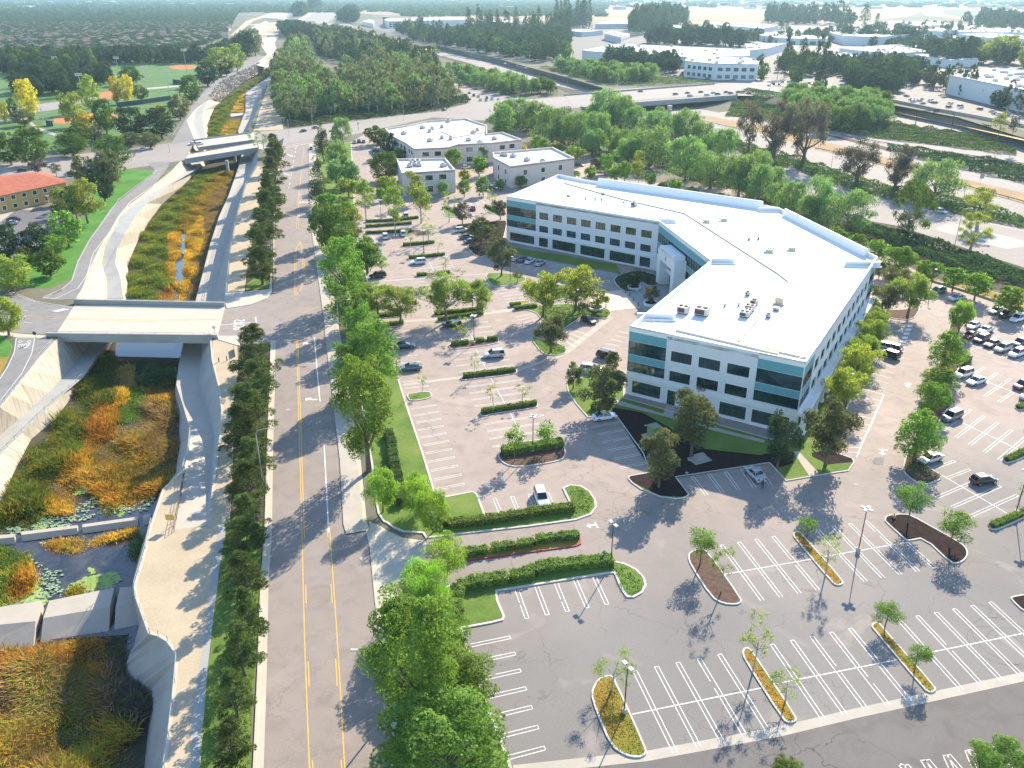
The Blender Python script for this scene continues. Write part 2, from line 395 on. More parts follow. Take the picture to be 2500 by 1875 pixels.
for k in([('00',1285,515,1400,500,1520,503,1500,535,1350,538)],[('00',755,715,870,700,960,740,900,765,760,762)],[('00',410,900,700,870,930,880,900,930,420,970)]):
    flat('baseball_infield',k,'clay',.03,1)
flat('parking_court',[('10',-300,400,130,350,260,350,620,300,500,480,350,520,200,640,100,700,-300,620)],'court_lot',.01)
flat('court_walk',[('10',-200,400,0,360,130,325,265,340,240,355,130,352,40,420,-100,520)],'conc',.02)
flat('bank_lawn',[('10',1190,60,1000,40,620,100,760,330,620,420,430,520,250,700,0,800,0,910,220,960,380,960,560,880,590,760,680,600,780,460,880,340,1000,200,1180,90)],'grass_b',.02)
flat('corner_lawn',[('10',-300,1290,20,1320,100,1400,60,1490,-300,1500)],'grass_b',.012)
flat('corner_verge',[('20',-600,230,0,195,100,140,60,250,0,370,-400,800)],'grass_dry',.01)
flat('main_road',[('30',1710,1990,1750,1659,1775,1000,1790,400),('20',2075,1580,2090,960,2105,560),('10',2105,1400,2110,900,2125,400),('00',2105,1560,2145,1330,2200,1160),('01',310,1105,530,1080),
                   ('11',560,420,705,1240),('21',712,60,890,1200),('31',805,0,830,180,865,540,925,1000,1010,1659,1060,1990)],'road',.012)
flat('side_road',[('10',1690,1120,1930,1090,2060,1040,2120,980,2160,1200,2160,1500,1900,1420,1840,1330,1680,1330)],'road',.009)
flat('side_road',[('10',-500,900,0,965,120,1020,370,1085,572,1100,430,1318,200,1305,0,1300,-500,1290)],'path_asphalt',.009)
flat('arterial_road',[('00',-700,1350,0,1270,600,1190,990,1150,1300,1105,1500,1085,1430,1235,940,1310,600,1372,0,1400,-700,1500)],'far_road',.010)
flat('arterial_road',[('00',1930,1035),('01',60,1020,300,1000,700,942,1290,872,1600,815,1700,740),('02',0,790,560,745,640,830,440,862,200,870,30,890),('01',1850,930,1450,905,1000,1000,540,1100,300,1125,130,1160),('00',1985,1125)],'far_road',.010)
flat('arterial_road',[('02',1700,652,1900,620),('03',0,640,600,700,590,730,300,740,0,738),('02',1895,738)],'far_road',.011)
flat('frontage_road',[('03',-50,600,600,630,900,680,850,700,500,670,-50,655)],'far_road',.009)
flat('slip_road',[('01',1500,600,1580,612,1750,690,2212,775),('02',0,790),('01',1650,800,1720,740)],'far_road',.008)
flat('freeway_far',[('01',640,0,600,60,450,120,400,170,520,160,560,185,800,250,1300,390,1280,345,1000,262,760,175,700,110,740,60,820,0)],'far_road',.012)
flat('distant_ramp',[('01',420,160,540,95,680,60,660,40,520,80,400,150)],'conc_w',.02)
flat('channel_apron',[('00',1990,490,2060,420,2010,330,1990,280,2100,280),('01',240,260,130,170,250,80,420,20,600,-20,440,0,300,40,120,130),('00',1860,215,1790,250,1990,500)][::1]if 0 else
     [('00',1960,500,2060,420,2015,350,2010,290,2150,280,2120,330,2140,400,2070,480,2090,530)],'conc_w',.02)
flat('channel_apron',[('00',1860,250,2050,160,2150,215,2150,265,1990,290)],'conc_w',.018)
flat('channel_apron',[('01',130,135,380,68,420,100,300,150)],'conc_w',.018)
flat('channel_apron',[('01',370,45,590,-10,640,10,480,60)],'conc_w',.018)
flat('channel_silt',[('00',2090,205),('01',0,190,240,170,250,250,100,270),('00',1990,275)],'dirt_pale',.024)
flat('trail',[('00',1780,270,1900,160,2212,60),('01',100,40,90,55),('00',2212,80,1960,160,1810,275)],'dirt_pale',.015)
flat('trail',[('00',1320,1110,1500,800,1640,640,1800,520,1980,420,2060,440,1990,490,1700,640,1600,765,1500,850,1440,930,1500,1085,1400,1105)],'path_asphalt',.012)
flat('bike_path',[('10',310,1040,480,960,545,910,600,740,690,580,860,340,950,260,1180,80,1190,40,1130,-10,1310,-20,1300,20,1180,175,1000,310,915,410,860,500,770,655,700,800,640,960,590,1040,440,1050)],'path_asphalt',.026)
flat('bike_path',[('20',125,75,270,75,430,100,300,245,150,435,0,625,-250,930,-400,900,0,380,60,290,110,180)],'path_asphalt',.018)
flat('trail_east',[('01',60,1010,130,780,180,620,300,760,270,900,290,1000)],'dirt_pale',.01)
flat('trail_east',[('10',1985,20,2060,20,1990,400,1910,780,1885,1000,1750,1060,1775,700,1830,400,1900,160)],'dirt_pale',.015)
flat('trail_east',[('20',1680,95,1830,140,1840,300,1790,640,1800,1000,1770,1580),('30',1480,300,1440,650,1400,1000,1370,1400,1350,1659,1330,1990,1080,1990,1110,1659,1140,1450,1165,1240,1193,930,1180,870,1130,800,1070,765,1010,750,920,500,912,430,985,180,1030,0),
                    ('20',1150,1580,1262,1245,1410,1110,1350,1560,1612,1530,1660,1100,1700,850,1715,640,1690,450,1640,250,1640,100)],'dirt_pale',.012)
flat('gravel_shoulder',[('30',1530,0,1480,330,1440,650,1400,1000,1370,1400,1350,1659,1330,1990,1260,1990,1285,1659,1300,1250,1350,960,1400,650,1430,330,1480,0)],'conc_g',.018)
flat('tree_strip',[('20',1840,300,1850,120,2110,130,2090,960,2030,1580,1770,1580,1800,1000,1790,640)],'under',.015)
flat('tree_strip',[('30',1535,0,1770,0,1745,640,1700,1300,1690,1659,1670,1990,1330,1990,1350,1659,1370,1400,1400,1000,1440,650,1480,330)],'grass',.018)
flat('tree_strip',[('10',1890,985,2075,965,2085,840,2100,400,2130,100,2190,-200,2080,-130,1990,400,1910,780)],'under',.015)
flat('strip_lawn',[('10',1900,975,2072,960,2080,850,1990,860,1900,930)],'grass',.022)
bed('sidewalk',[('10',1740,1075,1740,1000,1890,990,2078,970,2085,850,2095,840,2100,985,2060,1040,1930,1090,1750,1118)],'conc_w',0,h=.15)
bed('sidewalk',[('20',1682,65,1850,65,1850,140,1820,135,1685,95)],'conc_w',0,h=.13)
flat('sidewalk',[('20',-300,0,0,32,130,45,358,62,358,84,270,76,125,74,0,58,-300,30)],'conc_w',.03)
WK=GP([('30',1700,1990,1730,1659,1757,1000,1775,400),('20',2058,1580,2072,960,2087,560),('20',2100,100)])
strip_along('gutter',WK,.75,.03,'conc_w',-1);strip_along('kerb',WK,.32,.16,'conc_w',1,.16)
WK2=GP([('10',2105,840,2112,400),('00',2100,1560,2140,1330,2195,1160)]);strip_along('kerb',WK2,.35,.15,'conc_w',-1,.15)
EK=GP([('01',530,1110),('11',560,420,705,1240),('21',712,60,860,1010,905,1500),('31',812,60)])
strip_along('gutter',EK,.55,.03,'conc_w',1);strip_along('sidewalk',EK,2.9,.15,'conc',-1,.15)
EK2=GP([('31',812,60,838,180,872,540,932,1000,1017,1659,1070,1990)])
strip_along('gutter',EK2,.6,.034,'conc_w',1);
flat('driveway_apron',[('31',835,0,900,20,960,60,1060,105,1200,125,1215,135,1225,230,1120,400,1000,530,905,640,872,540,838,180)],'conc_w',.045)
flat('trail_cap',[('20',1145,1560,1600,1500,1560,1590,1145,1590)],'dirt_pale',.016)if 0 else None
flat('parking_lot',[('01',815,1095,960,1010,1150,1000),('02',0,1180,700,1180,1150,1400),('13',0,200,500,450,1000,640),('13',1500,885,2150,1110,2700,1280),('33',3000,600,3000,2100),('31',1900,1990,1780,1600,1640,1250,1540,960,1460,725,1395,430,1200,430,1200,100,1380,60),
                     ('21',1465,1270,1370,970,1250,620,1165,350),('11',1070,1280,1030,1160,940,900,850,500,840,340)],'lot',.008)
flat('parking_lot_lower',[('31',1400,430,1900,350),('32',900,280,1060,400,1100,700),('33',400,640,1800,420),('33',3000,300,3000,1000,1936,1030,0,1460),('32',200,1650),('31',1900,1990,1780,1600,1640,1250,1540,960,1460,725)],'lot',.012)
flat('parking_lot_south',[('32',0,1990,200,1659,1936,1440),('33',0,1490,1936,1070,3000,830,3000,2200)],'lot_dark',.014)
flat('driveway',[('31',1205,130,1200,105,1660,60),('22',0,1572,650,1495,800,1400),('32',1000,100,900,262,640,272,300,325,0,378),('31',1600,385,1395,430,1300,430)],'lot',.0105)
GZ_=[.015]
def gutter(spec,w,nm='valley_gutter'):GZ_[0]+=.0008;strip_along(nm,resample(GP(spec),3.0),w,GZ_[0],'conc')
gutter([('32',150,1675,1040,1580,1936,1415),('33',800,1290,1936,1042,2500,915)],1.25)
gutter([('11',950,912,1310,885,1860,848)],.8);gutter([('11',1000,1228,1480,1200,2110,1125)],1.5)
gutter([('12',0,1142,180,1125)],1.6);gutter([('21',1210,442,1670,382)],1.1);gutter([('21',2090,335,2212,292)],.9)
gutter([('22',180,330,510,228,600,185)],1.0);gutter([('12',580,1450,780,1290,925,1180)],1.6)
flat('entrance_paving',[('12',760,1000,1000,975,1100,1055,1145,1110,920,1135,860,1105,760,1060)],'paver',.03)
flat('entrance_walk',[('12',940,905,1140,890,1210,950,1345,940,1480,960,1380,1080,1200,1140,1130,1090,1010,985)],'conc_g',.028)
flat('front_walk',[('12',150,690,540,770,980,850,960,880,520,800,160,730)],'conc_g',.05)
flat('front_lawn',[('12',160,645,520,700,960,775,1000,850,540,765,150,690)],'grass',.06)
bed('entrance_bed',[('12',935,905,975,860,1110,820,1250,850,1340,890,1335,930,1210,948,1155,905,1140,960,1100,990,1010,985)],'under',1)
bed('planting_bed',[('12',210,930,320,1060,430,1075,560,1045,750,1005,790,990,785,960,600,945,350,915)],'grass',1)
bed('planting_bed',[('12',175,1130,330,1135,405,1222,540,1292,620,1232,700,1182,830,1192,890,1202,925,1162,915,1130,850,1110,650,1080,350,1095)],'grass',1)
bed('planting_bed',[('12',300,1345,325,1335,560,1400,585,1440,560,1472,470,1483,385,1465)],'grass',1)
bed('planting_bed',[('12',-60,850,60,840,260,870,270,905,180,935,20,952,-10,930)],'grass',1)
bed('planting_bed',[('12',130,1070,290,1055,300,1080,160,1100)],'grass_dry',1)
bed('verge_lawn',[('01',545,1130,815,1098),('11',840,340,860,560,940,900,1030,1160),('21',1165,350,1250,620,1370,970,1463,1275,1545,1305,1755,1265,1790,1290,1860,1478),('22',300,1430,615,1382,545,1240,605,1215,690,1222,760,1265,805,1330,812,1390,770,1445,650,1488,300,1537,0,1570),
                   ('31',1440,85,1215,112,1195,78,1060,68,990,38,950,8),('21',1060,1500,1020,1440,1000,1340,975,1100,960,1000),('21',800,50),('11',640,500)],'grass',0,w=.3)
bed('verge_lawn',[('31',1372,430,1500,405,1936,340),('32',300,325,640,275,800,260,900,280,980,320,1035,380,1048,430,1020,480,960,512,910,510,875,460,825,348,780,350,40,470,45,530,92,640,80,665,0,685),('31',1460,722,1540,960,1640,1250,1780,1600,1880,1990,1090,1990,1030,1500,960,1000,905,660,1000,560)],'grass',0,w=.3)
bed('drive_island',[('31',1440,240,1470,200,1936,128),('32',300,118,560,88,600,105,606,150,570,165,0,243),('31',1470,270)],'grass_dry',0,'kerb_red')
bed('tree_island',[('21',1240,530,1255,510,1410,493,1435,510,1435,545,1270,573)],'grass')
for k,fl in(([('21',1562,155,1580,115,1930,80,1958,95,1950,127,1600,173)],'mulch_b'),([('21',1655,408,1675,368,2080,312,2097,338,2090,360,1700,408)],'mulch_b'),
              ([('21',1798,670,1815,640,2212,575),('22',340,570,362,600,350,622,0,668),('21',1840,692)],'mulch_b'),([('22',48,990,62,960,540,895,570,930,572,990,545,1022,450,1048,200,1082,110,1062,68,1030)],'mulch_b'),
              ([('11',1200,640,1212,612,1458,597,1467,625,1212,652)],'mulch_b'),([('11',1248,742,1260,716,1540,695,1548,717,1260,747)],'mulch_b'),([('11',1308,872,1320,850,1580,830,1585,856,1320,882)],'mulch_b'),
              ([('11',1010,1160,1200,1150,1212,1180,1020,1200)],'mulch_b'),([('11',1050,1232,1218,1218,1230,1245,1060,1272)],'mulch_b'),([('11',1445,1168,1450,1145,1640,1125,1830,1118,1838,1140,1480,1182)],'mulch_b'),
              ([('11',1475,1218,1480,1200,1830,1150,1838,1172,1500,1222)],'mulch_b'),([('11',912,462,918,440,1180,432,1290,400,1350,412,1335,432,1200,445)],'mulch_b'),([('11',915,502,918,482,1280,455,1292,472)],'mulch_b'),
              ([('11',912,550,915,528,1300,508,1432,520,1446,545,1320,562,1300,535)],'mulch_b'),([('11',1518,375,1525,355,1560,342,1690,395,1680,412,1545,415)],'grass'),([('11',1832,340,1850,318,1900,318,1990,380,1900,396)],'grass'),
              ([('11',1602,495,1640,465,1980,440,2020,440,2000,540,1970,640,1830,722,1770,712,1702,642,1740,600,1620,522)],'mulch')):
    bed('parking_island',k,fl)
bed('building_bed',[('22',600,405,580,450,590,500,650,590,740,695,965,690,1165,970,1200,1062,1260,1112,1060,1146,1050,1165,1080,1200,1150,1250,1300,1308,1420,1325,1500,1315,1527,1290,1425,1157,2140,1048),('23',250,1050,375,1187,640,1140,860,1108,905,1040,890,1012,700,945),
                      ('23',700,900,880,560,1040,250),('13',1180,1200,1150,1150,1060,1000)]+[('13',1040,1090),('23',520,750,450,850),('22',2212,880,1020,545,1035,350,1000,330)],'grass',0)
flat('mulch_bed',[('22',950,620,1165,660,1400,790,1650,940,2100,990),('23',180,980,440,960,430,1050,300,1090,250,1052),('22',2140,1050,1430,1160,1520,1285,1480,1310,1300,1300,1070,1190,1060,1155,1262,1115,1205,1062,970,690,930,640)],'mulch',.125)
flat('mulch_bed',[('23',570,970,700,955,880,1010,900,1040,700,1060,580,1000)],'mulch',.128)
flat('walkway',[('22',960,560,1200,630,1400,690,1700,770,2110,872),('23',210,875,205,900),('22',2105,895,1720,800,1380,700,1180,650,940,590)],'conc',.13)
flat('walkway',[('22',1350,600,1420,610,1400,700,1320,680)],'conc',.134)
flat('walkway',[('23',430,960,470,955,640,1138,560,1158)],'conc',.136)
bed('young_tree_island',[('32',1325,240,1335,205,1400,182,1455,190,1692,525,1685,548,1650,562,1560,555,1480,510,1340,290)],'mulch_b')
bed('young_tree_island',[('32',668,1160,700,1085,740,1048,800,1035,828,1050,1050,1540,1045,1572,990,1597,900,1580,800,1510,700,1270)],'grass_dry')
bed('young_tree_island',[('33',30,880,45,852,80,850,120,900,402,1320,398,1350,350,1362,305,1340,45,930)],'grass_dry')
bed('young_tree_island',[('33',902,705,915,682,955,680,990,720,1342,1120,1338,1145,1300,1158,1255,1130,920,730)],'grass_dry')
bed('young_tree_island',[('33',372,85,388,66,425,68,460,108,718,400,712,425,670,432,635,410,385,110)],'grass_dry')
bed('young_tree_island',[('23',1132,1485,1148,1450,1280,1438,1345,1452),('33',1330,42,1450,108,1540,165,1560,212,1545,252,1500,282,1440,282,1260,110,1160,130,1135,125,1000,2)],'mulch')
bed('lot_divider',[('23',1340,920,1295,1000,1275,1090,1295,1140,1430,1230,1610,1160,1490,1090,1425,1020,1440,900,1580,700,1600,650,1690,590,1685,565,1640,560,1690,320,1790,265,1790,240),('13',1760,1480,1700,1330,1760,1230,1820,1215,1790,1190,1655,1170,1620,1310,1560,1500),('23',1535,330,1425,640)],'mulch_b')
for k in([('23',2050,1025,2070,1005,2212,930,2300,890,2320,930,2212,1008,2100,1048,2060,1045)],[('23',1938,1540,1960,1515,2212,1398,2300,1360,2310,1420,2212,1472,2010,1565,1950,1560)],[('23',2142,618,2160,600,2300,560,2300,620,2180,642,2150,636)]):
    bed('lot_divider',k,'grass_dry')
bed('lot_divider',[('33',1838,520,1850,505,1936,490,2150,455,2150,700,1936,612)],'mulch')
bed('lot_divider',[('13',1040,1150,1120,1130,1330,1125,1400,1090,1410,1130,1350,1215,1160,1190)],'mulch_b')
bed('slope_verge',[('13',1500,905,1600,930,1850,1010,2150,1110,2212,1130,2600,1250,2600,1200,2212,1050,1850,960,1500,888)],'grass_dry',0)
PAINT=MB();YEL=MB()
def line(a,b,w=.12,mb=None,z=.022):
    a,b=Vector((a[0],a[1],0)),Vector((b[0],b[1],0));d=(b-a).normalized();n=Vector((-d.y,d.x,0))*w/2
    (mb or PAINT).add([(p.x,p.y,z)for p in(a-n,b-n,b+n,a+n)],[(0,1,2,3)])
def pl(f,*a,w=.12,mb=None,z=.022):
    p=[G(f,a[i],a[i+1])for i in range(0,len(a),2)]
    for q,r in zip(p,p[1:]):line(q,r,w,mb,z)
def hairpin(a,b,gap=.5,w=.10):
    """long narrow U of two lines from root a to tip b, worn in places"""
    a,b=Vector(a),Vector(b);d=(b-a).normalized();n=Vector((-d.y,d.x,0))*gap/2
    for s in(-1,1):
        if rnd.random()<.12:
            t=rnd.uniform(.3,.8);line(a+n*s,a.lerp(b,t-.06)+n*s,w);line(a.lerp(b,t+.03)+n*s,b+n*s,w)
        else:line(a+n*s,b+n*s,w)
    line(b-n*1.2,b+n*1.2,w)
def stalls(r0,t0,r1,t1,n,gap=.5,single=False):
    """n hairpins between the first (root r0, tip t0) and the last (r1, t1)"""
    r0,t0,r1,t1=(G(*p)for p in(r0,t0,r1,t1))
    for i in range(n):
        u=i/max(1,n-1);a,b=r0.lerp(r1,u),t0.lerp(t1,u)
        line(a,b,.13)if single else hairpin(a,b,gap)
stalls(('21',1275,627),('21',1465,597),('21',1472,1247),('21',1685,1205),11)
stalls(('31',1522,832),('31',1785,778),('31',1765,1592),('32',360,1525),7)
stalls(('21',1978,1462),('21',1918,1316),('22',482,1400),('22',430,1275),4)
stalls(('32',172,458),('32',240,650),('32',695,370),('32',780,555),5)
stalls(('32',1240,1555),('32',968,1005),('32',1860,1400),('32',1540,892),5)
stalls(('33',580,1330),('33',235,825),('33',1160,1203),('33',763,718),5)
stalls(('33',1515,1130),('33',1090,658),('33',2190,985),('33',1708,540),6)
stalls(('32',1830,530),('32',1553,155),('33',545,458),('33',243,96),4)
stalls(('33',867,400),('33',537,46),('33',1220,333),('33',870,-8),4)
hairpin(G('33',1140,135),G('33',1335,310))
for f0,x0,y0,f1,x1,y1 in(('32',950,1297,'32',1830,1118),('33',270,1090,'33',1083,928),('33',1180,905,'33',2300,675),('32',1575,352,'33',505,249),('33',590,232,'33',1150,135)):
    line(G(f0,x0,y0),G(f1,x1,y1),.14)
for r in((('22',775,767),('22',975,731),('22',990,1082),('22',1195,1043),6),(('22',1660,1292),('22',1550,1152),('23',255,1215),('23',160,1075),5),
          (('23',1710,435),('23',1910,305),('23',2015,575),('23',2212,440),4),(('23',1580,797),('23',1800,632),('23',2020,1020),('23',2230,842),5),(('23',1535,1312),('23',1905,1155),('23',1785,1462),('23',2160,1293),3),
          (('23',1500,1092),('23',1675,1030),('23',1612,1163),('23',1795,1094),2),(('13',1760,1390),('13',1930,1290),('13',2330,1620),('13',2500,1520),7),(('13',1800,1110),('13',1900,1070),('13',2300,1300),('13',2400,1250),6),
          (('33',1130,1659),('33',1100,1640),('33',1600,1659),('33',1555,1545),4)):
    stalls(*r)
stalls(('33',1400,1950),('33',1140,1640),('33',2120,1790),('33',1840,1472),6)
line(G('23',1500,1092),G('23',2110,1450),.14);line(G('23',1740,735),G('23',2230,970),.14);line(G('23',1920,415),G('23',2212,530),.14)
for r in((('21',1590,207),('21',1980,160),('21',1645,342),('21',2062,290),4),(('21',1700,460),('21',2130,402),('21',1765,608),('21',2188,548),4),(('21',1843,745),('22',400,675),('21',1900,918),('22',505,848),4),
          (('11',1495,1258),('11',1865,1218),('11',1540,1368),('11',1930,1330),4),(('11',1095,1255),('11',1240,1245),('21',1200,275),('21',1345,262),7),(('21',1205,420),('21',1390,400),('21',1225,468),('21',1410,450),2),
          (('11',1215,665),('11',1515,645),('11',1225,690),('11',1525,668),2),(('11',1270,790),('11',1590,765),('11',1290,850),('11',1605,795),3),(('11',1320,910),('11',1400,905),('11',1385,1040),('11',1480,1030),5),
          (('11',930,820),('11',1050,815),('11',960,900),('11',1080,890),3),(('11',900,345),('11',870,300),('11',1250,320),('11',1230,290),6),(('11',1010,430),('11',995,405),('11',1250,420),('11',1235,385),6),
          (('11',1010,610),('11',980,560),('11',1240,580),('11',1225,540),5),(('11',1640,330),('11',1600,280),('11',1900,300),('11',1850,270),6),
          (('12',55,978),('12',200,960),('12',112,1072),('12',270,1050),5),(('12',190,1182),('12',330,1152),('12',270,1288),('12',395,1240),5),(('12',600,1272),('12',740,1320),('12',540,1350),('12',640,1410),4),
          (('12',1060,1310),('12',990,1295),('12',960,1440),('12',860,1420),5),(('12',150,775),('12',200,745),('12',330,830),('12',370,790),4)):
    stalls(*r,single=False,gap=.45)
for a in((1700,0,1760,95),(1775,165,1862,332),(1890,390,2008,602),(2040,657,2185,938)):pl('21',*a)
pl('11',1350,650,1380,690);pl('11',1410,745,1450,830);pl('11',1455,890,1500,990)
stalls(('23',1080,275),('23',1215,310),('23',960,470),('23',1130,517),6,single=True)
stalls(('23',930,540),('23',1100,560),('23',870,770),('23',1005,806),6,single=True);pl('23',1130,517,1005,806,w=.25)
pl('23',1000,806,920,1000,w=.2);stalls(('23',910,850),('23',985,855),('23',850,960),('23',930,965),4,single=True)
for y in range(6):pl('13',1150-12*y,1240+50*y,1345-12*y,1240+52*y)
for y in range(8):pl('13',1155-14*y,1260+30*y,1310-14*y,1315+28*y,w=.1)
for y in range(5):flat('road_marking',[('13',1310-12*y,1240+31*y,1355-12*y,1240+31*y,1350-12*y,1258+31*y,1305-12*y,1258+31*y)],'white',.024)
pl('12',865,900,910,900,905,912,865,912,865,900,w=.15);pl('12',790,870,830,850,w=.12);pl('12',930,860,970,870,w=.12)
YL=[('31',430,1659),('31',412,1200),('31',398,820),('31',388,450),('31',378,0),('21',415,900),('21',400,400),('21',390,90)]
YR=[('31',668,1659),('31',640,1150),('31',612,700),('31',580,240),('31',563,0),('21',635,1400),('21',620,1150),('21',608,910)]
def poly(mb,P,w,off=0,z=.024,dash=None):
    P=[G(*p)for p in P];P=[Vector((p.x+off,p.y,0))for p in P]
    if not dash:
        for a,b in zip(P,P[1:]):line(a,b,w,mb,z)
    else:
        Q=resample(P,.5);acc=0
        for a,b in zip(Q,Q[1:]):
            if acc%(dash[0]+dash[1])<dash[0]:line(a,b,w,mb,z)
            acc+=(b-a).length
P0=G('31',430,1659)
YL=[('31',437,1850)]+YL;YR=[('31',690,1850)]+YR
poly(YEL,YL,.14);poly(YEL,YR[:6],.14)
for k in('12.5',):
    poly(YEL,YL[:6],.14,.33,dash=(4.2,10.5));poly(YEL,YR[:6],.14,-.33,dash=(4.2,10.5))
poly(YEL,YL[5:],.14,.33);poly(PAINT,[('21',605,910),('21',640,1580)],.16);poly(PAINT,[('21',530,75),('21',548,300),('21',573,570)],.2)
pl('11',390,500,395,440,425,110,436,0,w=.12,mb=YEL);pl('01',395,1580,420,1400,450,1130,w=.12,mb=YEL);pl('11',404,500,408,440,432,200,w=.1,mb=YEL)
for o in(0,12):pl('11',376+o,1020,374+o,900,378+o,720,388+o*.6,650,422,596+o,440-o,650,460-o,880,440-o,950,376+o,1018,w=.12,mb=YEL)
for y0,y1 in((1130,1150),(1165,1180),(1200,1215),(1235,1255),(1280,1300),(1340,1360),(1410,1430)):pl('01',389-(y0-1130)*.17,y0,389-(y1-1130)*.17,y1,w=.14)
for y0 in(20,60,105,150,180):pl('11',360-y0*.16,y0,358-y0*.16,y0+12,w=.14)
pl('01',300,1140,530,1098,w=.4);pl('01',295,1128,520,1088,w=.25)
def arrow(tip,tail,wide=1.1,bend=0,z=.026):
    """painted lane arrow from tail to tip; bend adds a curved shaft"""
    a,b=Vector(tail),Vector(tip);d=(b-a);L=d.length;d.normalize();n=Vector((-d.y,d.x,0));h=a+d*L*.62
    PAINT.add([(p.x,p.y,z)for p in(b,h+n*wide*.55,h-n*wide*.55)],[(0,1,2)])
    q=[a+n*bend*L*.25,a+d*L*.35+n*bend*L*.08,h]
    for u,w in zip(q,q[1:]):line(u,w,wide*.32,PAINT,z)
arrow(G('21',440,118),G('21',500,128),1.6,-1);arrow(G('21',458,545),G('21',535,565),1.6,-1)
for x,y in((345,1200),(320,1345),(275,1500)):arrow(G('01',x+18,y+8),G('01',x-30,y-12),1.8)
arrow(G('32',640,28),G('32',700,18),1.2);pl('32',697,0,718,38,w=.25)
arrow(G('23',1315,462),G('23',1318,425),1.1);pl('23',1290,430,1345,435,w=.3);arrow(G('23',1120,985),G('23',1120,940),1.1);pl('23',1090,940,1160,945,w=.3)
flat('road_marking',[('23',1055,1000,1135,1005,1125,1062,1045,1055)],'lot_grey',.02)
pl('10',1690,1200,1965,1185,w=.12,mb=YEL);pl('10',1690,1245,1975,1222,w=.2);pl('10',1970,1180,1980,1235,w=.3)
pl('10',0,945,120,1000,280,1060,560,1108,1700,1130,1840,1110,2000,1060,w=.1)
pl('10',0,965,130,1015,270,1065,w=.1);pl('10',150,1168,340,1175,510,1190,mb=YEL);pl('10',150,1165,340,1190,500,1198,mb=YEL)
pl('10',185,1222,250,1228);pl('10',130,1130,215,1135)
pl('20',0,395,60,300,110,190,125,80,268,78,245,200,170,350,60,490,0,565,w=.12,z=.028)
pl('10',335,1025,480,965,555,900,600,760,690,590,800,440,920,270,1080,150,1210,50,w=.1,z=.03);pl('10',330,1030,430,1040,600,960,670,860,720,690,850,520,875,505,w=.12,z=.03)
for y in range(5):pl('10',405+18*y,1135-4*y,455+18*y,1140-4*y,w=.35)
def word(txt,p,right,up,mat='white',z=.026,w=None,h=None,name='lettering',parent=None):
    """flat lettering; right/up are the text's own axes on the ground or on a wall, w the word's length and h its height"""
    cu=bpy.data.curves.new(name,'FONT');cu.body=txt;cu.size=1;o0=bpy.data.objects.new('tmp',cu);COL.objects.link(o0)
    bpy.context.view_layer.update();me=bpy.data.meshes.new_from_object(o0.evaluated_get(bpy.context.evaluated_depsgraph_get()))
    COL.objects.unlink(o0);bpy.data.objects.remove(o0)
    xs=[v.co.x for v in me.vertices];ys=[v.co.y for v in me.vertices];x0,x1,y0,y1=min(xs),max(xs),min(ys),max(ys)
    R,U=Vector(right).normalized(),Vector(up).normalized();p=Vector(p)
    for v in me.vertices:
        a,b=(v.co.x-x0)/(x1-x0)*w,(v.co.y-y0)/(y1-y0)*h
        q=p+R*a+U*b;v.co=q if name!='lettering' or parent else(q.x,q.y,z)
    me.materials.clear();me.materials.append(M[mat]);return tag(link(name,me,parent),kind=None if parent else 'structure')
a,b,c=G('20',133,168),G('20',236,152),G('20',139,132)
word('STOP',a,b-a,c-a,w=(b-a).length*.95,h=(c-a).length)
for x in(157,226):
    pl('20',x-15,108,x,97,x+15,106,x-2,118,x-15,108,w=.11,z=.03)
for t,x0,x1,y,yt in(('AHEAD',408,482,303,290),('SIGNAL',402,474,408,394)):
    a,b,c=G('11',x0,y),G('11',x1,y),G('11',x0+1,yt);word(t,a,b-a,c-a,w=(b-a).length,h=(c-a).length)
a,b,c=G('10',1885,1200),G('10',1880,1278),G('10',1840,1200);word('STOP',G('10',1890,1200),b-a,G('10',1800,1205)-a,w=(b-a).length,h=(G('10',1800,1205)-a).length)
a=G('10',410,1012);word('STOP',a,G('10',470,985)-a,G('10',450,975)-G('10',445,990),w=(G('10',490,985)-a).length,h=2.0)
tag(PAINT.build('road_markings',M['white']),kind='structure');tag(YEL.build('yellow_markings',M['yellow']),kind='structure')
for cx,cy,r in((1750,830,3.2),(1830,800,4.0),(1900,850,3.4)):
    c=G('33',cx,cy);m=MB();q=[c+Vector((math.cos(t/20*5.2)*r,math.sin(t/20*5.2)*r*1.05,0))for t in range(21)]
    for a,b in zip(q,q[1:]):line(a,b,.09,m,.017)
    tag(m.build('tyre_mark',M['lot_dark']),kind='structure')
def loft(name,stations,mats,thick=0):
    """stations: list of equal-length point lists; mats: one material key per gap between columns"""
    k=len(stations[0]);um=list(dict.fromkeys(mats));m=MB()
    vs=[p for s in stations for p in s]
    for i in range(len(stations)-1):
        for j in range(k-1):
            a=i*k+j;m.f.append((a,a+1,a+1+k,a+k));m.m.append(um.index(mats[j]))
    m.v=[tuple(p)for p in vs]
    return tag(m.build(name,[M[x]for x in um],smooth=False),kind='structure')
